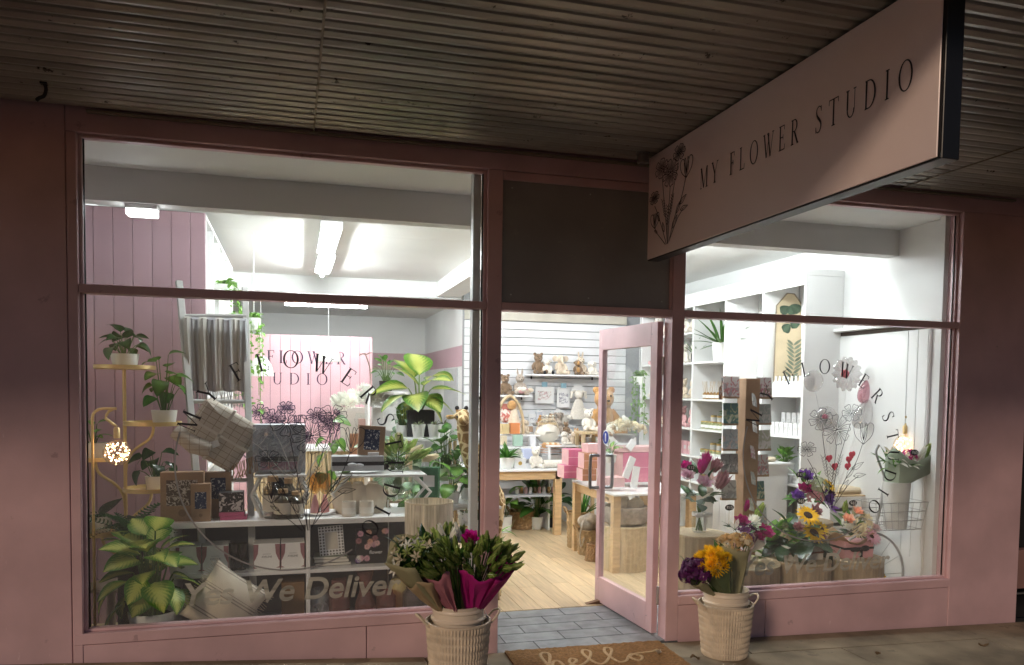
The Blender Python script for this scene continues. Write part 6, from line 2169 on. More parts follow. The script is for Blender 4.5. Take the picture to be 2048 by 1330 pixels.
plant('white orchid like plant with lime leaves on the gift table behind the handle', at(1222, 925, 2.0), (.05, .04, .07, POTW), 'ovate', LGREEN, 9, .12, .1, .1, 301)
hv = thing('hanging_vine', 'pale green artificial vine hanging in front of the rear shelving', 'hanging plant', tuple(at(1278, 770, 3.2)))
part('pot', MB().lathe([(.05, 0), (.06, .09), (.05, .09)], 18), POTW, hv, smooth=True)
for i in range(5):
    a = i * 1.25
    vine(hv, [(0, 0, .1), (.05 * math.cos(a), .05 * math.sin(a), .13), (.07 * math.cos(a), .06 * math.sin(a), -.15), (.07 * math.cos(a + .4), .06 * math.sin(a), -.42 - .04 * i)], LGREEN, 44, .055, 140 + i)
part('cord', MB().tube([(0, 0, .09), (0, 0, 2.9 - hv.location.z)], .003, 5), LAMW, hv)

# floor: baskets, plants, drum
WICK = mat('wicker', (.42, .28, .14), .8, var=.25, vscale=30, rand=.1)
WICKD = mat('wicker_dark', (.30, .18, .085), .8, var=.3, vscale=30)


def basket(lab, p, r0, r1, h, m=None, handles=True, rows=9, cols=16, amp=.006, name='woven_basket'):
    o = thing(name, lab, 'basket', tuple(p))
    part('wall', woven(r0, r1, h, 96, 40, amp, rows, cols), m or WICK, o, smooth=True)
    part('rim', MB().tube([(r1 * math.cos(a), r1 * math.sin(a), h) for a in [i * 2 * PI / 24 for i in range(24)]], .009, 6, closed=True), m or WICK, o, smooth=True)
    if handles:
        for k in (-1, 1):
            part('handle', MB().tube(smoothpts([(k * r1, -.05, h - .01), (k * (r1 + .03), -.035, h + .05), (k * (r1 + .03), .035, h + .05), (k * r1, .05, h - .01)], 5), .007, 6), m or WICK, o, smooth=True)
    return o


f0 = lambda u, v: atZ(u, v, .001)
basket('low seagrass basket of dried leaves under the white topped table', f0(1044, 1056), .135, .15, .2, WICKD)
sp_ = plant('airy dried grass plant in the seagrass basket', f0(1040, 1056) + Vector((0, .0, .05)), (.07, .06, .09, POTB), 'strap', leafmat('leaf_straw', (.4, .32, .18), (.5, .4, .24), .7, .1), 16, .26, .05, .1, 211, (0, 70))
plant('leafy green peace lily in a white pot on the timber floor', f0(1073, 1058), (.075, .055, .145, POTW), 'ovate', GREEN, 24, .24, .2, .32, 215, (10, 80))
plant('rubber plant with dark round leaves in a black pot on the timber floor', f0(1103, 1054), (.065, .05, .12, POTB), 'broad', DGREEN, 13, .22, .2, .42, 216, (-10, 60))
plant('plant with one wide lime leaf in a white pot behind the doorway post', f0(1008, 1064), (.09, .08, .18, POTW), 'broad', LGREEN, 8, .24, .18, .2, 217, (10, 70))
plant('fan leaved plant beside the doorway post near the bouquet', f0(985, 1150), (.08, .07, .15, POTW), 'narrow', LGREEN, 14, .22, .2, .2, 218, (-20, 60))
basket('tall wicker basket at the corner of the gift table', f0(1152, 1094), .085, .10, .36, WICK)
plant('aloe with pointed green leaves behind the wicker baskets', atZ(1165, 1065, .15) , (.06, .05, .2, POTW), 'spike', GREEN, 16, .28, .05, .1, 219, (30, 85))
basket('middle wicker basket filled with cloth bags', f0(1174, 1108), .085, .105, .24, WICK)
bg_ = thing('cloth_bags', 'bundle of beige cloth bags spilling from the middle basket', 'bag', tuple(f0(1176, 1108) + Vector((0, 0, .235))))
g = random.Random(21)
for i in range(5):
    part('bag', MB().ball((g.uniform(-.06, .06), g.uniform(-.04, .04), g.uniform(.0, .14)), (.07, .05, .06), 12, 8), mat('linen%d' % (i % 2), ((.5, .42, .32), (.42, .36, .29))[i % 2], .9, var=.3, vscale=30, bump=.6, bscale=120), bg_, smooth=True)
part('strap', MB().tube(smoothpts([(-.07, -.06, .1), (-.12, -.09, -.02), (-.11, -.1, -.14), (-.08, -.1, -.05)], 5), .007, 6), mat('linen0', (.5, .42, .32), .9), bg_)
basket('small round seagrass belly basket next to the door edge', f0(1186, 1121), .075, .06, .16, WICKD, False)
dru = thing('drum_table', 'round timber drum side table seen through the door glass', 'table', tuple(f0(1262, 1146) + Vector((.02, .20, 0))))
def drum(parent, r, h, m=PLY, n=60):
    mb = MB().lathe([(r, 0), (r, h - .022)], n, cap=True)
    mb.v = [(x * (1 + .008 * math.cos(math.atan2(y, x) * n / 2)), y * (1 + .008 * math.cos(math.atan2(y, x) * n / 2)), z) for x, y, z in mb.v]
    part('side', mb, m, parent)
    part('top', MB().lathe([(r * 1.0, h - .0215), (r * 1.015, h - .018), (r * 1.015, h - .003), (r, h)], n), m, parent, smooth=True)
drum(dru, .21, .40)
fbq = thing('fur_basket', 'grey faux fur basket of cream soft toys on the drum table', 'basket', tuple(dru.location + Vector((0, 0, .401))))
mb = MB().lathe([(.15, 0), (.2, .03), (.215, .1), (.2, .165), (.17, .165), (.17, .05)], 40)
g = random.Random(23)
mb.v = [(x * (1 + g.uniform(-.03, .03)), y * (1 + g.uniform(-.03, .03)), z) for x, y, z in mb.v]
part('wall', mb, mat('faux_fur', (.34, .28, .22), .95, var=.45, vscale=18, bump=1, bscale=90), fbq, smooth=True)
for i, (x, y, z) in enumerate(((-.06, -.05, .18), (.03, -.08, .17), (.1, -.02, .18), (-.01, .05, .2))):
    part('filling', MB().ball((x, y, z), (.07, .06, .06), 12, 8), FURW, fbq, smooth=True)
part('handle', MB().tube(smoothpts([(-.2, 0, .15), (-.24, 0, .22), (-.2, -.03, .25), (-.15, 0, .2)], 4), .01, 8), mat('rope', (.5, .4, .25), .9), fbq, smooth=True)

# ================================================================== RIGHT WALL SHELVING
SHX, SHW = 4.22, 4.598
rs = thing('wall_shelving', 'tall white built in shelving along the right wall of the shop', 'shelf', (SHX, 1.3, 0))
ups = [0, .62, 1.28, 1.94, 2.60, 3.26]
for k, y in enumerate(ups):
    part('upright', MB().span((0, y, 0), (SHW - SHX, y + .03, 2.60), .002), LAMW, rs)
part('top', MB().span((0, 0, 2.602), (SHW - SHX, 3.3, 2.66), .002), LAMW, rs)
part('fascia', MB().span((-.012, -.005, 2.52), (-.001, 3.3, 2.665), .002), LAMW, rs)
part('back', MB().span((SHW - SHX - .008, .031, 0), (SHW - SHX - .001, 3.28, 2.6)), WALLW, rs)
SZ = {0: [.40, .80, 1.22, 1.58], 1: [.40, .80, 1.22, 1.60], 2: [.62, .90, 1.20, 1.52, 1.92], 3: [.62, .90, 1.20, 1.52, 1.92, 2.25], 4: [.62, .9, 1.2, 1.52, 1.92, 2.25]}
for b in range(5):
    for z in SZ[b]:
        part('shelf', MB().span((.002, ups[b] + .031, z - .02), (SHW - SHX - .009, ups[b + 1] - .001, z), .001), LAMW, rs)
g = random.Random(31)
Wb = mat('bottle_white', (.76, .76, .76), .3)
AMB = mat('bottle_amber', (.05, .02, .008), .15)
LABW = mat('label_white', (.8, .8, .78), .6)
Gn = mat('jar_lime', (.42, .48, .12), .35)
GLD = mat('lid_gold', (.65, .48, .18), .3, .8)


def row(bay, z, n, fn, y0=.08, y1=None, x=.09):
    y1 = y1 or (ups[bay + 1] - ups[bay] - .06)
    for i in range(n):
        y = 1.3 + ups[bay] + y0 + (y1 - y0) * (i + .5) / n
        fn(Vector((SHX + x, y, z + .0005)), i)


def bottle(lab, grp, m, h=.16, r=.028, capm=None):
    def f(p, i):
        jar(lab, p, r, h, m, capm, 'bottle', 'bottle', grp, neck=.35, n=14, prof=[(r * .95, 0), (r, .006), (r, h * .62), (r * .35, h * .76), (r * .35, h)])
    return f


def cjar(lab, grp, m, h=.075, r=.032, lid=GLD, lb=LABW):
    def f(p, i):
        jar(lab, p, r, h, m, lid, 'candle_jar', 'candle jar', grp, neck=.97, n=14, labelm=lb)
    return f


row(0, 1.58, 8, bottle('white bottle in the row on the nearest bay of wall shelving', 'white bottles on the wall shelving', Wb, .17, .03))
row(0, 1.58, 2, bottle('dark amber bottle behind the row of white bottles', 'amber bottles behind the white bottles', AMB, .19, .025), x=.2)
def carton(lab, grp, m, w=.05, d=.05, h=.1):
    def f(p, i):
        o = thing('white_carton', lab, 'box', tuple(p), 0, grp)
        part('body', MB().box((0, 0, h / 2), (d, w, h), ch=.002), m, o)
        part('label', MB().box((-d / 2 - .0006, 0, h * .55), (.001, w * .6, h * .3)), mat('label_grey', (.62, .62, .6), .6), o)
    return f
row(0, 1.22, 7, carton('white skincare carton on the middle shelf of the nearest bay', 'white cartons on the nearest bay', LAMW, .055, .06, .11))
row(0, 1.22, 6, carton('taller white skincare carton at the back of the middle shelf', 'tall white cartons on the nearest bay', LAMW, .06, .06, .2), x=.2)
row(0, .80, 4, carton('low white carton on the lower shelf of the nearest bay', 'low white cartons on the nearest bay', LAMW, .09, .09, .07))
plant('bright green succulent in a white bowl on the lower shelf of the nearest bay', Vector((SHX + .12, 1.7, .871)), (.09, .07, .09, POTW), 'small', LGREEN, 26, .08, .12, .09, 401)
COLS = [((.75, .45, .45), 'blush'), ((.8, .62, .15), 'yellow'), ((.78, .5, .4), 'peach'), ((.6, .08, .14), 'crimson'), ((.78, .55, .6), 'rose'), ((.3, .6, .42), 'mint')]
for i, (c_, nm) in enumerate(COLS):
    p = Vector((SHX + .07, 1.3 + ups[1] + .58 - i * .095, 1.6005))
    o = thing('soap_carton', nm + ' coloured soap carton in the row above the card stand', 'box', tuple(p))
    part('body', MB().box((0, 0, .065), (.07, .07, .13), ch=.002), mat('soap_' + nm, c_, .5), o)
    part('band', MB().box((-.0356, 0, .06), (.001, .07, .03)), LABW, o)
row(1, 1.22, 5, carton('white boxed candle on the second bay behind the card stand', 'boxed candles on the second bay', LAMW, .07, .07, .1))
row(1, .80, 5, cjar('lime candle jar on the second bay behind the card stand', 'lime candle jars on the second bay', Gn))
# third bay
plant('large agave with long spiked leaves in a white pot on the third bay', Vector((SHX + .10, 1.3 + ups[2] + .24, 1.921)), (.10, .085, .19, POTW), 'spike', GREEN, 26, .36, .06, .05, 402, (5, 85))
dk = thing('gold_duck', 'small gold duck ornament beside the agave', 'ornament', (SHX + .09, 1.3 + ups[2] + .06 + .02, 1.921), R(60))
mb = MB().ball((0, 0, .03), (.055, .032, .03)).ball((.045, 0, .075), (.022, .019, .02)).tube([(.03, 0, .045), (.043, 0, .07)], .016, 8).tube([(.06, 0, .073), (.085, 0, .068)], [.009, .004], 6).tube([(-.04, 0, .04), (-.07, 0, .06)], [.018, .004], 6)
part('body', mb, mat('gold', (.8, .55, .15), .25, .9), dk, smooth=True)
ms = thing('arch_sign', 'dark arched board leaning behind the agave', 'board', (SHX + .30, 1.3 + ups[2] + .18, 1.921))
arcp = [(0, -.14, 0), (0, .14, 0)] + [(0, .14 * math.cos(t), .36 + .14 * math.sin(t)) for t in [i * PI / 10 for i in range(11)]]
part('board', MB().add(arcp + [(.01, p[1], p[2]) for p in arcp], [tuple(range(len(arcp))), tuple(range(2 * len(arcp) - 1, len(arcp) - 1, -1))]), mat('slate_board', (.07, .08, .09), .5), ms)
part('stand', MB().span((.012, -.02, 0), (.05, .02, .2)), BLACK, ms)


def reed(p, i):
    r = jar('small glass reed diffuser in the row on the third bay', p, .024, .075, GOLD, None, 'reed_diffuser', 'diffuser', 'reed diffusers on the third bay', neck=.5, labelm=LABW)
    mb = MB()
    gg = random.Random(i)
    for k in range(4):
        mb.tube([(0, 0, .02), (gg.uniform(-.05, .05), gg.uniform(-.05, .05), .19)], .0016, 4)
    part('reeds', mb, PLY, r)


row(2, 1.52, 5, reed, x=.1, y0=.26)
row(2, 1.52, 2, bottle('amber pump bottle next to the reed diffusers', 'amber pump bottles on the third bay', AMB, .2, .034, mat('pump_black', (.015, .015, .015), .3)), y0=.04, y1=.24)
for z, nm, pl in ((1.20, 'upper', 403), (.90, 'middle', 404), (.62, 'lowest', 405)):
    row(2, z, 6, cjar('gold lidded lime candle jar on the %s candle shelf of the third bay' % nm, 'candle jars on the %s candle shelf' % nm, glass('candle_%s' % nm, (.8, .85, .5), .06, .35, (.72, .74, .45))))
    row(2, z, 4, cjar('second tier candle jar at the back of the %s candle shelf' % nm, 'back row candle jars on the %s candle shelf' % nm, LAMW, .13, .034), x=.2)
    plant('small leafy fern above the candle jars on the %s candle shelf' % nm, Vector((SHX + .28, 1.3 + ups[2] + .36, z + .0005)), (.05, .04, .12, POTW), 'small', LGREEN, 26, .07, .12, .1, pl, (-10, 80))
# farther bays
for b, z, f in ((3, 1.92, FURW), (3, 1.52, FURC), (4, 1.92, FURP), (4, 1.52, FURW), (3, 1.20, FURP), (4, 1.20, FURC), (4, 2.25, FURW), (3, 2.25, FURW)):
    for k in range(2):
        y = 1.3 + ups[b] + .18 + k * .3
        dress = FURR if z > 2.2 else None
        lab = '%s soft toy on the %s shelf, %s half of the %s toy bay' % ({'fur_white': 'white', 'fur_cream': 'cream', 'fur_pink': 'pink'}[f.name] + (' red bellied' if z > 2.2 else ''), {2.25: 'top', 1.92: 'upper', 1.52: 'middle', 1.2: 'lower'}[z], 'street' if k == 0 else 'rear', 'nearer' if b == 3 else 'farther')
        plush(lab, (SHX + .14, y, z + .001), .26 if z < 2.2 else .3, f, ['lop', 'bear', 'bunny'][(b + k) % 3], rz=R(-60), belly=dress)
row(3, .90, 5, carton('pink and white packet on the first far shelving bay', 'packets on the first far bay', mat('packet_rose', (.7, .4, .42), .5), .08, .08, .14))
row(3, .62, 5, cjar('pale candle jar at the bottom of the first far shelving bay', 'candle jars on the first far bay', LAMW))
plant('little agave in a black pot in the first far shelving bay', Vector((SHX + .08, 1.3 + ups[3] + .1, 1.921)), (.05, .045, .1, POTB), 'spike', GREEN, 12, .2, .04, .05, 406, (20, 80))
# botanical panel standing in the nearest bays
bp = thing('botanical_panel', 'tall timber edged panel painted with monstera and palm leaves', 'wall art', (4.45, 1.86, 1.605))
bw, bh = .27, .92
oc = [(-bw / 2, 0, 0), (bw / 2, 0, 0), (bw / 2, 0, bh - .12), (bw / 2 - .1, 0, bh), (-bw / 2 + .1, 0, bh), (-bw / 2, 0, bh - .12)]
part('panel', MB().add(oc + [(p[0], .012, p[2]) for p in oc], [(0, 1, 2, 3, 4, 5), (11, 10, 9, 8, 7, 6)] + [(i, (i + 1) % 6, (i + 1) % 6 + 6, i + 6) for i in range(6)]), mat('panel_cream', (.66, .54, .36), .5), bp)
part('frame_edge', MB().tube([Vector(p) for p in oc], .006, 6, closed=True), mat('thin_frame', (.25, .2, .14), .4), bp)
gg = random.Random(8)
for i in range(11):
    for k in (-1, 1):
        o = put_leaf(bp, leafmesh('narrow', leafmat('painted_leaf', (.12, .16, .12), (.25, .30, .22), .6, .1)), Vector((0, 0, 0)), 0, 0, 0, 1, gg, 'painted_frond')
        o.matrix_basis = Matrix.Translation((.02 + .04 * math.sin(i * .25), -.006, .06 + i * .038)) @ Matrix.Rotation(R(k * 52), 4, 'Y') @ Matrix.Rotation(R(90), 4, 'X') @ Matrix.Diagonal((.12, .12, .004, 1))
for i, (x, z, a) in enumerate(((-.06, .56, 40), (.07, .60, -30), (.0, .72, 10), (-.1, .74, 60), (.1, .76, -60))):
    o = put_leaf(bp, leafmesh('heart', leafmat('painted_monstera', (.05, .09, .06), (.10, .16, .10), .6, .6)), Vector((0, 0, 0)), 0, 0, 0, 1, gg, 'painted_leaf')
    o.matrix_basis = Matrix.Translation((x, -.005, z)) @ Matrix.Rotation(R(a), 4, 'Y') @ Matrix.Rotation(R(90), 4, 'X') @ Matrix.Diagonal((.12, .12, .004, 1))
bp.rotation_euler = (R(-3), R(2), R(-8))


# ================================================================== RIGHT WINDOW DISPLAY
# ---- card stand
cs = thing('card_stand', 'tall kraft card spinner with greeting cards on both sides', 'card stand', tuple(ons(1494, .95, 0, 900)))
zt = at(1494, 757, .95).z
s = mpp(.95, 1494)
part('post', MB().box((0, 0, zt / 2 + .02), (28 * s, 28 * s, zt - .04), ch=.003), KRAFT, cs)
part('foot', MB().lathe([(.16, 0), (.16, .02), (.06, .03)], 24), KRAFT, cs, smooth=True)
CARDS = [pmat('card_%d' % i, b_, i_, sc_, .52, j_) for i, (b_, i_, sc_, j_) in enumerate((((.5, .47, .45), (.45, .12, .14), 16, (.3, .28, .28)), ((.10, .2, .19), (.25, .34, .2), 16, (.5, .5, .4)), ((.5, .54, .55), (.3, .4, .42), 14, (.6, .5, .45)), ((.3, .3, .29), (.12, .12, .12), 20, (.5, .48, .45)),
         ((.6, .58, .54), (.4, .38, .36), 12, None), ((.45, .42, .4), (.3, .05, .1), 18, (.2, .22, .15)), ((.25, .27, .25), (.4, .38, .35), 22, None), ((.42, .43, .33), (.62, .58, .55), 12, None)))]
k = 0
for (u0, u1, v0, v1, Y) in ((1447, 1478, 753, 793, .93), (1447, 1476, 806, 847, .93), (1446, 1475, 858, 898, .93), (1442, 1475, 907, 945, .93), (1443, 1472, 960, 997, .93),
                            (1512, 1545, 755, 794, .93), (1512, 1544, 808, 846, .93), (1508, 1543, 860, 898, .93), (1507, 1539, 909, 950, .93), (1506, 1530, 962, 998, .93), (1504, 1535, 1014, 1050, .93)):
    a, b = at(u0, v1, Y), at(u1, v0, Y)
    c = (a + b) / 2 - Vector(cs.location)
    part('card', MB().box((0, 0, 0), (b.x - a.x, .004, b.z - a.z)), CARDS[k % 8], cs, (c.x, c.y, c.z), (R(-6), 0, R(-8 if u0 < 1480 else 8)))
    part('card_pocket', MB().box((0, 0, 0), ((b.x - a.x) * 1.05, .03, .02)), KRAFT, cs, (c.x * .97, c.y + .012, a.z - cs.location.z - .005))
    k += 1
for i in range(5):
    z = at(1494, 800 + i * 52, .9).z
    part('card', MB().box((0, 0, 0), (.07, .004, .1)), CARDS[(i + 3) % 8], cs, (.01 * (i % 2), -14 * s - .02, z), (R(-14), R(14), R(30)))

# ---- drums and plinth
def ddrum(lab, u, v, Y, rp):
    p = at(u, v, Y)
    o = thing('timber_drum', lab, 'plinth', (p.x, Y, 0))
    drum(o, rp * mpp(Y, u), p.z, mat('drum_timber', (.46, .36, .23), .55, var=.22, vscale=6, stretch=(10, 10, .8)), 48)
    return o.location.xy.to_3d() + Vector((0, 0, p.z + .0006))


dA = ddrum('timber drum plinth behind the right bucket at the window', 1478, 1122, .45, 70)
dB = ddrum('timber drum plinth under the white box of sunflowers', 1597, 1116, .42, 54)
dC = ddrum('timber drum plinth under the pink box of roses', 1702, 1112, .42, 52)
dD = ddrum('taller timber drum plinth under the jar of pink roses', 1398, 1064, .80, 48)
dE = ddrum('tall timber drum plinth behind the sunflowers under the purple flowers', 1612, 1040, .85, 44)


def arrangement(o, heads, R_, seed, leaves=(), base=0.0, sz=1.0):
    g = random.Random(seed)
    for (kind, m, x, z, y, size, tilt) in heads:
        d = Vector((x * 2.2, -.7 + tilt, .55 + z * .8))
        head(o, kind, m, Vector((x, y, base + z)), size * 1.22, d, g.randrange(3), 'flower_head', g)
    for (kind, m, n, L, z, el) in leaves:
        for i in range(n):
            a = i * 2.4 + g.uniform(-.3, .3)
            put_leaf(o, leafmesh(kind, m), Vector((math.sin(-a) * R_ * .35, math.cos(a) * R_ * .35, base + z + g.uniform(-.02, .03))), a, R(g.uniform(*el)), g.uniform(-.5, .5), L * g.uniform(.8, 1.15), g)


GYP = leafmat('petal_spray', (.4, .45, .3), (.5, .55, .35), .6, .1)
# jar of roses
s = mpp(.8, 1395)
o = thing('rose_jar', 'glass jar of pink roses and proteas tied with a white ribbon bow', 'flower arrangement', tuple(dD + Vector((.0, 0, 0))))
part('jar', MB().lathe([(.045, 0), (.055, .01), (.06, .1), (.05, .13), (.055, .15), (.05, .15), (.05, .02)], 24), CLEAR, o, smooth=True)
mb = MB()
for i in range(12):
    a = i * 2.4
    mb.tube([(.025 * math.cos(a), .025 * math.sin(a), .012), (-.02 * math.cos(a), -.02 * math.sin(a), .2)], .004, 5)
part('stems', mb, STEM, o)
part('ribbon', MB().lathe([(.056, .125), (.058, .14), (.056, .152)], 24, cap=False), mat('satin_white', (.75, .74, .7), .35), o, smooth=True)
part('bow', MB().ball((-.035, -.065, .14), (.04, .012, .02), 12, 8).ball((.035, -.065, .14), (.04, .012, .02), 12, 8).span((.0, -.07, .02), (.022, -.066, .135)), mat('satin_white', (.75, .74, .7), .35), o, smooth=True)
arrangement(o, [('rose', P_PNK, -.03, .37, -.10, .14, 0), ('rose', P_PNK, -.12, .42, -.02, .12, 0), ('protea', P_MAU, .10, .34, -.08, .19, .3), ('protea', P_MAG, .0, .45, .0, .15, .3), ('protea', P_MAU, .13, .45, .05, .15, .3), ('protea', P_MAG, .06, .50, .05, .14, .5), ('lily', P_BLS, .045, .40, -.08, .12, 0), ('rose', P_MAG, -.09, .48, .06, .11, .2)],
            .2, 5, [('round', EUCA, 14, .085, .24, (-20, 50)), ('ovate', DGREEN, 10, .13, .26, (0, 60)), ('lance', DGREEN, 6, .13, .42, (40, 80))])
pricetag('black price tag above the jar of pink roses', at(1382, 935, .74), '$15')
# wrapped bouquet
WRP = mat('wrap_kraft_pink', (.56, .38, .34), .7); WRPW = mat('wrap_white', (.7, .66, .6), .7)
o = thing('mixed_bouquet', 'bouquet of magenta peonies and a white chrysanthemum in pink kraft wrap', 'bouquet', tuple(dA + Vector((.02, -.02, 0))))
part('pot', MB().lathe([(.05, 0), (.06, .09)], 20), mat('vase_lilac', (.6, .5, .55), .4), o, smooth=True)
wrap_paper(o, (0, 0, .06), [(.15 * math.cos(a), .10 * math.sin(a) - .02, .16 + .06 * math.sin(a * 2.5) + (.05 if math.cos(a) > 0 else 0)) for a in [R(150 + i * 15) for i in range(17)]], .045, WRP, seed=1)
wrap_paper(o, (0, .01, .06), [(.17 * math.cos(a), .10 * math.sin(a) - .01, .18 + .05 * math.sin(a * 3)) for a in [R(250 + i * 15) for i in range(12)]], .05, WRPW, seed=4)
arrangement(o, [('rose', P_MAG, .10, .21, -.09, .14, 0), ('pom', P_WHT, .03, .28, -.05, .13, 0), ('rose', P_MAG, -.05, .29, -.04, .12, 0), ('cluster', P_DPU, -.04, .22, -.09, .15, 0), ('rose', P_MAG, .04, .19, -.11, .1, 0), ('lily', P_WHT, -.12, .25, -.08, .12, 0), ('bud', P_MAG, .02, .36, .02, .09, .4), ('bud', BUDM, .09, .30, .0, .13, .4)],
            .16, 6, [('ovate', DGREEN, 8, .13, .2, (10, 70)), ('round', EUCA, 8, .07, .26, (0, 60)), ('ovate', LGREEN, 3, .14, .2, (20, 60))])
pricetag('black price tag sticking out above the magenta bouquet', at(1459, 1015, .42), '$15')
# sunflowers in a white box
o = thing('sunflower_box', 'white gift box of sunflowers and dark leaves tied with brown ribbon', 'flower arrangement', tuple(dB))
a, b = at(1562, 1118, .34), at(1632, 1092, .34)
wd, hh = b.x - a.x, .10
part('box', MB().box((0, 0, hh / 2), (wd, .18, hh), ch=.002), mat('white_box', (.72, .68, .62), .5), o)
part('ribbon', MB().box((0, 0, hh * .55), (wd + .004, .184, .014)), mat('ribbon_brown', (.22, .09, .05), .35), o)
part('bow', MB().ball((-.025, -.098, hh * .5), (.035, .01, .014), 12, 8).ball((.03, -.098, hh * .55), (.035, .01, .014), 12, 8), mat('ribbon_brown', (.22, .09, .05), .35), o, smooth=True)
arrangement(o, [('sunflower', P_YEL, -.005, .33, -.10, .16, 0), ('sunflower', P_YEL, .02, .21, -.14, .16, 0), ('sunflower', P_YEL, .12, .23, -.08, .13, 0), ('rose', P_MAU, -.09, .24, -.10, .09, 0), ('rose', P_MAU, .09, .17, -.13, .08, 0), ('rose', P_MAU, .12, .33, .0, .11, 0), ('pom', GYP, -.15, .25, -.04, .05, 0), ('pom', GYP, -.16, .21, -.06, .05, 0), ('pom', GYP, .04, .28, -.1, .05, 0)],
            .22, 8, [('broad', DGREEN, 14, .22, .12, (-20, 30)), ('ovate', DGREEN, 12, .17, .2, (10, 70)), ('ovate', LGREEN, 3, .16, .12, (0, 40))])
# purple flowers on the back drum
o = thing('purple_bouquet', 'bouquet of purple lisianthus and green blooms behind the sunflowers', 'flower arrangement', tuple(dE))
part('vase', MB().lathe([(.05, 0), (.06, .02), (.055, .12), (.06, .13)], 20), CLEAR, o, smooth=True)
arrangement(o, [('rose', P_PUR, -.06, .34, -.05, .13, 0), ('rose', P_MAG, -.09, .25, -.08, .12, 0), ('rose', P_PUR, -.13, .19, -.06, .12, 0), ('cluster', GYP, .05, .27, -.06, .17, 0), ('sunflower', P_YEL, .16, .28, -.05, .12, 0), ('rose', P_PUR, .11, .17, -.08, .13, 0), ('cluster', P_MAU, .0, .2, -.1, .14, 0), ('rose', P_DPU, .17, .2, -.02, .12, 0), ('cluster', P_WHT, .1, .32, .03, .1, 0), ('lily', P_PUR, .13, .12, -.1, .13, 0)],
            .2, 9, [('round', EUCA, 10, .08, .2, (-10, 60)), ('ovate', GREEN, 9, .13, .15, (0, 60)), ('lance', LGREEN, 4, .14, .3, (50, 85))])
pricetag('black price tag among the purple flowers', at(1600, 949, .78), '$45')
pricetag('small dark tag on a hook beside the sunflowers', at(1602, 1002, .38), '$65')
# pink box
o = thing('rose_box', 'pink gift box of peach roses and a gerbera in brown tissue', 'flower arrangement', tuple(dC))
a, b = at(1677, 1118, .34), at(1736, 1084, .34)
wd, hh = b.x - a.x, .125
part('box', MB().box((0, 0, hh / 2), (wd, .17, hh), ch=.002), mat('pink_box', (.68, .36, .38), .5), o)
part('ribbon', MB().box((0, 0, hh * .6), (wd + .004, .174, .016)), mat('ribbon_black', (.02, .02, .025), .4), o)
part('bow', MB().ball((-.04, -.095, hh * .55), (.045, .01, .018), 12, 8).ball((.045, -.095, hh * .6), (.04, .01, .022), 12, 8).span((.0, -.1, .01), (.02, -.094, hh * .5)), mat('ribbon_black', (.02, .02, .025), .4), o, smooth=True)
wrap_paper(o, (0, 0, .10), [(.20 * math.cos(a), .15 * math.sin(a), .16 + .04 * math.sin(a * 4)) for a in [R(i * 18) for i in range(21)]], .085, mat('tissue_brown', (.50, .34, .20), .7), seed=6)
arrangement(o, [('rose', P_PEA, -.09, .28, -.06, .10, 0), ('rose', P_PEA, .02, .33, -.02, .09, 0), ('pom', P_CRM, -.04, .20, -.12, .12, 0), ('daisy', P_PNK, .06, .17, -.14, .14, 0), ('rose', P_BLS, .12, .21, -.09, .09, 0), ('cluster', P_CRM, .04, .25, -.08, .12, 0), ('cluster', P_WHT, -.06, .26, -.04, .1, 0), ('rose', P_CRM, .11, .27, .0, .1, 0), ('cluster', GYP, .06, .31, .02, .1, 0), ('bud', BUDM, -.05, .32, .03, .1, .4)],
            .18, 10, [('ovate', DGREEN, 7, .12, .16, (0, 60)), ('lance', GREEN, 6, .13, .22, (30, 80))])
pricetag('dark price tag above the pink box of peach roses', at(1706, 1006, .42), '$65')

# ---- foliage on the floor between drums
plant('bright green leafy plant between the bucket bouquet and the sunflowers', at(1545, 1160, .6) , (.06, .05, .1, POTB), 'ovate', LGREEN, 16, .2, .16, .26, 501, (20, 80))
fern('dark feathery fern between the sunflower and rose plinths', ons(1665, .55, .28, 1110), 12, .16, 9, (.05, .04, .1, POTB))
part('stand', MB().lathe([(.05, -.28), (.05, -.001)], 16), mat('dark_pedestal', (.03, .028, .026), .6), bpy.data.objects['fern.001'], smooth=True)

# ---- balloons on sticks in a white crate
FOIL = glass('foil_clear', (.86, .85, .85), .22, .1, (.85, .82, .82), .06)
FOILP = glass('foil_pink', (.85, .58, .64), .2, .18, (.8, .5, .58), .08)
BY = 1.0
bc = thing('white_crate', 'white slatted crate with a folded beige cloth on top', 'crate', tuple(ons(1690, BY + .12, 0, 1000)))
zc = at(1690, 985, BY + .1).z
for z in [zc - .1 - i * .12 for i in range(int((zc - .05) / .12))]:
    part('slat', MB().span((-.3, -.2, z), (.3, -.185, z + .09), .002), LAMW, bc)
    part('slat', MB().span((-.3, .185, z), (.3, .2, z + .09), .002), LAMW, bc)
for x in (-.29, .27):
    part('end_panel', MB().span((x, -.184, .0), (x + .02, .184, zc - .011)), LAMW, bc)
part('lid', MB().span((-.3, -.2, zc - .01), (.3, .2, zc), .002), PLY, bc)
part('folded_cloth', MB().box((.05, -.02, zc + .028), (.42, .26, .055), ch=.02), mat('cloth_beige', (.68, .58, .42), .9), bc, smooth=True)
hub = at(1672, 985, BY)
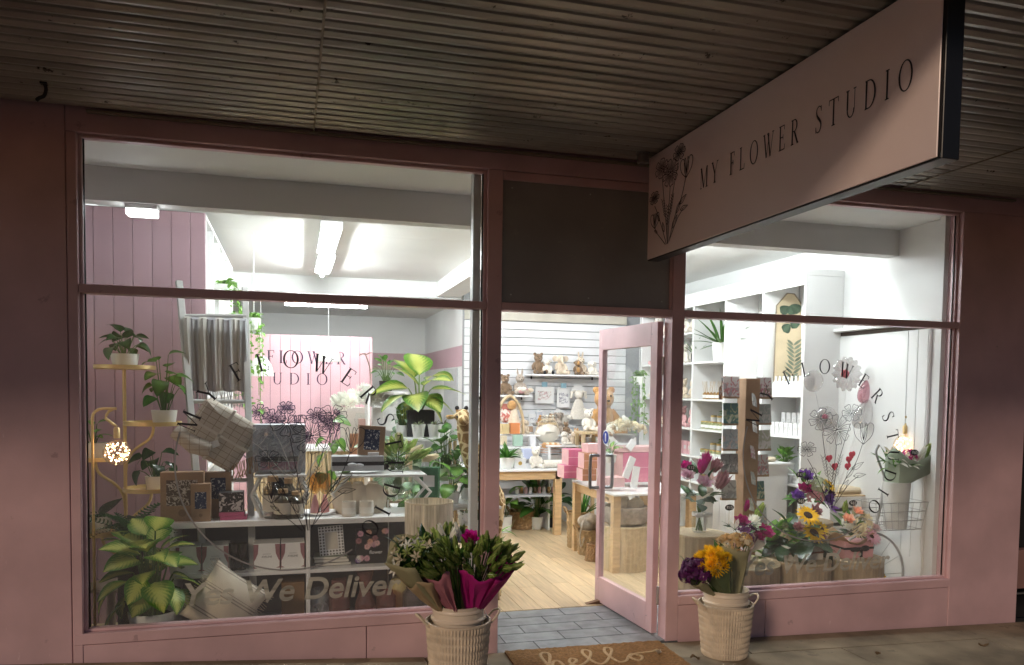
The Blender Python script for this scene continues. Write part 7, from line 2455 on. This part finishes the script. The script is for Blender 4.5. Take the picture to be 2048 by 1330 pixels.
for i, (u, v, rp, kind, m, lab) in enumerate(((1627, 762, 19, 'disc', FOIL, 'round clear foil balloon on a stick at the left of the bunch'), (1694, 748, 28, 'fan', FOIL, 'ruffled shell foil balloon topping the bunch'), (1740, 779, 23, 'disc', FOILP, 'glossy pink foil balloon on a stick'),
                                              (1653, 838, 22, 'disc', FOIL, 'silver and pink foil balloon low in the bunch'), (1730, 828, 24, 'disc', FOIL, 'clear silver foil balloon on the right of the bunch'))):
    p = at(u, v, BY - .02 * i)
    s = mpp(BY, u)
    o = thing('foil_balloon', lab, 'balloon', tuple(p))
    r = rp * s
    N = 48
    if kind == 'fan':
        mb = MB()
        vs, fs = [], []
        for j in range(9):
            th_ = PI * j / 8
            for q in range(N):
                a = 2 * PI * q / N
                rr = r * math.sin(th_) * (1 + .10 * math.cos(a * 14) * math.sin(th_))
                vs.append((rr * math.cos(a), -r * .32 * math.cos(th_) * (1 + .25 * math.cos(a * 14) * math.sin(th_)), rr * math.sin(a)))
        for j in range(8):
            for q in range(N):
                fs.append((j * N + q, j * N + (q + 1) % N, (j + 1) * N + (q + 1) % N, (j + 1) * N + q))
        mb.add(vs, fs)
        part('emblem', MB().ball((-r * .4, -r * .35, 0), (r * .3, .01, r * .25), 12, 8), mat('emblem_red', (.5, .12, .15), .4), o, smooth=True)
    else:
        mb = MB().ball((0, 0, 0), (r, r * .45, r), 24, 14)
        mb.v = [(x + z * .25, y, z + x * .25) for x, y, z in mb.v] if i in (2, 4) else mb.v
        if i == 3:
            part('emblem', MB().ball((-r * .4, -r * .34, r * .2), (r * .3, .008, r * .2), 12, 8), mat('emblem_pink', (.7, .25, .35), .4), o, smooth=True)
    part('balloon', mb, m, o, smooth=True)
    d = hub - p
    part('stick', MB().tube([d.normalized() * r * .9, d], .003, 6), LAMW, o)
rdh = thing('heart_picks', 'cluster of red heart shaped picks in front of the balloon sticks', 'decoration', tuple(at(1680, 925, .9)))
s = mpp(.9, 1680)
for i, (dx, dz) in enumerate(((-22, 8), (-10, -6), (18, 6), (24, 14), (16, -6))):
    part('heart', MB().ball((dx * s - .012, 0, dz * s), (.02, .008, .022), 10, 6).ball((dx * s + .012, 0, dz * s + .004), (.02, .008, .022), 10, 6).ball((dx * s, 0, dz * s - .018), (.014, .008, .018), 10, 6), mat('heart_red', (.6, .05, .09), .4), rdh, smooth=True)
    part('pick', MB().tube([(dx * s, 0, dz * s - .03), (0, .05, -.2)], .002, 5), LAMW, rdh)
# ---- white crates under the nearest shelving
wc = thing('white_plinth', 'white panelled display plinth below the cartons of the nearest bay', 'plinth', (3.98, 1.45, 0))
zp = at(1600, 925, 1.45).z
part('body', MB().span((-.16, 0, 0), (.22, .6, zp - .021)), LAMW, wc)
part('top', MB().span((-.19, -.03, zp - .02), (.235, .62, zp), .003), LAMW, wc)
for k in range(5):
    part('panel', MB().span((-.165, .02 + k * .115, .05), (-.161, .11 + k * .115, zp - .06)), WALLW, wc)
solo('linen_bundle', 'folded cream linen lying on the white panelled plinth', 'cloth', MB().box((0, 0, .02), (.28, .2, .04), ch=.015), mat('cloth_beige', (.68, .58, .42), .9), (4.0, 1.62, zp + .0005), R(10), smooth=True)

# ---- bicycle planter with a bouquet
bk = thing('bicycle_planter', 'white metal penny farthing planter with a wire basket', 'planter', tuple(ons(1762, .38, 0, 1100)))
L0 = Vector(bk.location)
BW = mat('white_metal', (.42, .43, .43), .4)
s = mpp(.38, 1762)
cw = at(1735, 1150, .38) - L0
rw_ = 72 * s
part('wheel', MB().tube([(cw.x + rw_ * math.cos(a), 0, cw.z + rw_ * math.sin(a)) for a in [i * 2 * PI / 48 for i in range(48)]], .009, 8, closed=True), BW, bk, smooth=True)
part('hub', MB().lathe([(.02, -.03), (.02, .03)], 12), BW, bk, (cw.x, 0, cw.z), (R(90), 0, 0))
for i in range(14):
    a = i * 2 * PI / 14
    part('spoke', MB().tube([(cw.x + .018 * math.cos(a), 0, cw.z + .018 * math.sin(a)), (cw.x + rw_ * math.cos(a), 0, cw.z + rw_ * math.sin(a))], .0022, 5), BW, bk)
fp = [at(u, v, .38) - L0 for u, v in ((1735, 1150), (1748, 1070), (1758, 1020), (1768, 960), (1760, 930), (1752, 905), (1758, 890))]
part('frame', MB().tube(smoothpts(fp, 5), .009, 8), BW, bk, smooth=True)
part('fork', MB().tube([cw + Vector((0, .03, 0)), (at(1765, 1000, .41) - L0)], .008, 8), BW, bk, smooth=True)
zA, zB_ = at(1785, 1002, .3).z, at(1785, 1055, .3).z
xa, xb = at(1732, 1002, .3).x - L0.x, at(1836, 1002, .3).x - L0.x
xa2, xb2 = at(1742, 1055, .3).x - L0.x, at(1822, 1055, .3).x - L0.x
for k in range(4):
    t = k / 3
    z = zA + (zB_ - zA) * t
    a, b = xa + (xa2 - xa) * t, xb + (xb2 - xb) * t
    part('basket_hoop', MB().tube([(a, -.18, z), (b, -.18, z), (b, .05, z), (a, .05, z)], .003, 5, closed=True), BW, bk)
for k in range(8):
    t = k / 7
    part('basket_wire', MB().tube([(xa + (xb - xa) * t, -.18, zA), (xa2 + (xb2 - xa2) * t, -.18, zB_), (xa2 + (xb2 - xa2) * t, .05, zB_), (xa + (xb - xa) * t, .05, zA)], .002, 5), BW, bk)
gb2 = thing('green_bouquet', 'bouquet of white blooms and red berries in sage paper in a white vase', 'bouquet', tuple(at(1790, 1056, .31)))
s = mpp(.31, 1790)
part('vase', MB().lathe([(17 * s, 0), (18 * s, 3 * s), (22 * s, 78 * s), (20 * s, 78 * s)], 28), mat('vase_white', (.66, .68, .66), .4), gb2, smooth=True)
SAGE = mat('paper_sage', (.36, .44, .34), .65)
tops = []
for i in range(21):
    a = R(i * 18)
    u_ = math.cos(a)
    tops.append((56 * s * u_ + 36 * s + (16 * s if u_ > .3 else 0) * u_, 26 * s * math.sin(a), (122 + 10 * math.sin(a * 4) - 4 * u_) * s))
wrap_paper(gb2, (0, 0, 72 * s), tops, 18 * s, SAGE, seed=7)
arrangement(gb2, [('lily', P_WHT, -0.04, .50, -.05, .13, 0), ('cluster', P_MAG, 0.08, .54, -.03, .11, 0), ('lily', P_WHT, 0.03, .48, -.09, .12, 0), ('pom', P_WHT, 0.14, .53, .03, .1, 0), ('bud', BUDM, 0.19, .5, .0, .14, .3), ('cluster', P_MAG, 0.17, .54, .05, .08, 0), ('lily', P_CRM, -0.03, .55, .03, .12, 0), ('bud', P_WHT, 0.13, .50, -.05, .12, .3)],
            .2, 11, [('lance', GREEN, 12, .13, .46, (20, 80)), ('narrow', LGREEN, 8, .14, .46, (20, 70))])
pricetag('black price tag reading sixty five on the sage bouquet', at(1829, 905, .22), '$65')
sfl = thing('fallen_sunflower', 'single sunflower lying at the foot of the bicycle wheel', 'flower', tuple(at(1762, 1156, .3)))
head(sfl, 'sunflower', P_YEL, Vector((0, 0, 0)), .10, (0, -1, .2))
part('stem', MB().tube([(0, .01, 0), (.02, .1, -.1)], .004, 6), STEM, sfl)
arch_lamp('brass arch lamp with a glowing bulb behind the sage bouquet', 1832, 834, 1811, 890, .5, 17, 0)

# ================================================================== BUCKETS ON THE PAVEMENT
BSK = mat('bucket_basket', (.66, .56, .42), .6, var=.2, vscale=14, spec=.4)
PLS = mat('bucket_plastic', (.72, .63, .50), .3, var=.05)


def bucket(lab, x, y, r, h):
    o = thing('flower_bucket', lab, 'bucket', (x, y, gz(x) + .001))
    part('woven_wall', woven(r * .82, r, h, 240, 80, .0046, 9, 60, False), BSK, o, smooth=True)
    part('rim', MB().lathe([(r * .97, h - .006), (r * 1.03, h - .003), (r * 1.03, h + .006), (r * .97, h + .008)], 48, cap=False), BSK, o, smooth=True)
    hh = h + .095
    ri = r * .82
    part('inner_tub', MB().lathe([(ri * .9, .02), (ri * .96, h + .012), (ri * 1.05, h + .016), (ri * 1.05, h + .022), (ri * .98, h + .03), (ri * .98, h + .058), (ri * 1.02, h + .062), (ri * 1.02, h + .072), (ri * .99, h + .078), (ri * 1.03, hh), (ri * .97, hh), (ri * .93, h), (ri * .86, .03)], 48), PLS, o, smooth=True)
    for k in (-1, 1):
        part('handle', MB().tube(smoothpts([(k * r * .99, -.05, h - .01), (k * (r + .035), -.04, h + .03), (k * (r + .055), 0, h + .045), (k * (r + .035), .04, h + .03), (k * r * .99, .05, h - .01)], 5), .006, 8), BSK, o, smooth=True)
    part('bail_wire', MB().tube(smoothpts([(ri * 1.03, 0, h + .05), (ri * 1.12, -.03, h + .0), (ri * 1.1, -.06, h - .02)], 4), .002, 5), ALU, o)
    return o, hh


bR, hR = bucket('cream wicker look bucket of wrapped flowers right of the doorway', 2.575, -.285, .165, .315)
bL, hL = bucket('cream wicker look bucket of lily bunches left of the doorway', .832, -.6, .165, .385)
OLV = mat('paper_olive', (.30, .29, .17), .65, var=.08); OLVD = mat('paper_green', (.10, .14, .07), .6, var=.08)
MAUV = mat('paper_mauve', (.36, .14, .18), .6, var=.08); MGN = mat('paper_magenta', (.36, .012, .17), .5, var=.06)
TANP = mat('paper_tan', (.36, .27, .16), .65, var=.08)
bl = Vector(bL.location) + Vector((0, 0, hL - .03))


def bunch(name, lab, base, top, rad, papers, kind, pm, n, size, lm, seed, spread=1.0, lsize=.12, nl=8, dx=0):
    """paper cone leaning from base towards top, heads crowded at its mouth"""
    g = random.Random(seed)
    o = thing(name, lab, 'bouquet', tuple(base))
    ax = Vector(top) - Vector(base)
    L = ax.length
    rot = ax.to_track_quat('Z', 'Y').to_matrix()
    for j, (m, a0, a1, ext, r1) in enumerate(papers):
        tp = []
        N = 13
        for i in range(N):
            a = R(a0 + (a1 - a0) * i / (N - 1))
            z = L * ext * (1 + (.07 * math.cos(i * 1.05 + seed)))
            tp.append(rot @ Vector((rad * r1 * math.cos(a), rad * r1 * .8 * math.sin(a), z)))
        wrap_paper(o, (0, 0, 0), tp, rad * .42, m, seed=seed + j)
    mb = MB()
    for i in range(n):
        a = i * 2.4
        rr = rad * spread * math.sqrt((i + .3) / n) * .92
        p = Vector((rr * math.cos(a), rr * math.sin(a) * .8, L * (1.02 + .22 * (1 - rr / rad)) + g.uniform(-.02, .02)))
        d = Vector((p.x * 2.6 + g.uniform(-.2, .2), p.y * 2.6 - .05 + g.uniform(-.25, .1), .42))
        head(o, kind, pm[i % len(pm)], rot @ p, size * g.uniform(.85, 1.15), rot @ d, g.randrange(2), 'flower_head', g)
        mb.tube([(0, 0, 0), rot @ (p * .96)], .003, 5)
    part('stems', mb, STEM, o)
    for i in range(nl):
        a = i * 2.4 + .7
        p = rot @ Vector((rad * .6 * math.cos(a), rad * .5 * math.sin(a), L * g.uniform(.9, 1.05)))
        put_leaf(o, leafmesh('lance', lm), p, a - 1.57, R(g.uniform(35, 75)), g.uniform(-.4, .4), lsize * g.uniform(.8, 1.2), g)
    return o


def tp(u, v, Y):
    return at(u, v, Y)


BG = [BUDM, BUDM, leafmat('bud_olive', (.17, .26, .06), (.34, .42, .13), .45, .1)]
bunch('lily_bouquet', 'green lily buds in folded mauve paper at the front of the left bucket', bl + Vector((.0, -.07, 0)), tp(880, 1132, -.72), .14, [(MAUV, 160, 275, 1.0, 1.0), (MAUV, 245, 345, 1.03, 1.02)], 'bud', BG, 34, .105, GREEN, 1, 1.05, nl=12)
bunch('lily_bouquet', 'green lily buds with a magenta bloom in magenta paper in the left bucket', bl + Vector((.06, -.03, 0)), tp(972, 1126, -.76), .15, [(MGN, 165, 285, .98, 1.0), (MGN, 262, 420, 1.06, 1.14)], 'bud', BG, 34, .10, GREEN, 2, 1.05, nl=12)
head(bpy.data.objects['lily_bouquet.001'], 'rose', leafmat('petal_hot', (.5, .01, .25), (.55, .02, .3), .5, .1), tp(940, 1080, -.74) - Vector(bpy.data.objects['lily_bouquet.001'].location), .12, (0, -.7, .7))
bunch('white_bouquet', 'white alstroemeria in olive paper fanning out of the left bucket', bl + Vector((-.06, -.03, 0)), tp(825, 1112, -.70), .145, [(OLV, 110, 330, 1.12, 1.12), (TANP, 215, 345, .74, .95)], 'lily', [P_WHT, P_CRM, BUDM], 18, .075, DGREEN, 3, 1.0, nl=22)
bunch('leafy_bunch', 'dark leaved lily bunch at the back of the left bucket', bl + Vector((.0, .05, 0)), tp(885, 1100, -.5), .15, [(TANP, 0, 180, .8, .9)], 'bud', BG + [P_WHT], 22, .11, DGREEN, 4, 1.0, nl=18, lsize=.15)
br = Vector(bR.location) + Vector((0, 0, hR - .04))
bunch('yellow_bouquet', 'yellow chrysanthemums in green paper in the right bucket', br + Vector((.0, -.06, 0)), tp(1428, 1128, -.40), .115, [(OLVD, 185, 390, 1.06, 1.02)], 'pom', [P_YEL], 20, .095, GREEN, 5, .95, nl=4)
bunch('purple_statice', 'deep purple statice in pale olive paper leaning from the right bucket', br + Vector((-.06, -.03, 0)), tp(1392, 1145, -.37), .10, [(OLV, 130, 340, 1.0, 1.0)], 'cluster', [P_DPU], 14, .095, GREEN, 6, .95, nl=3)
bunch('tan_bouquet', 'tan dried flowers in tall olive paper in the right bucket', br + Vector((.05, -.01, 0)), tp(1468, 1092, -.32), .10, [(OLV, 150, 400, 1.02, 1.0)], 'cluster', [P_TAN, P_CRM], 14, .085, GREEN, 7, .95, nl=2)
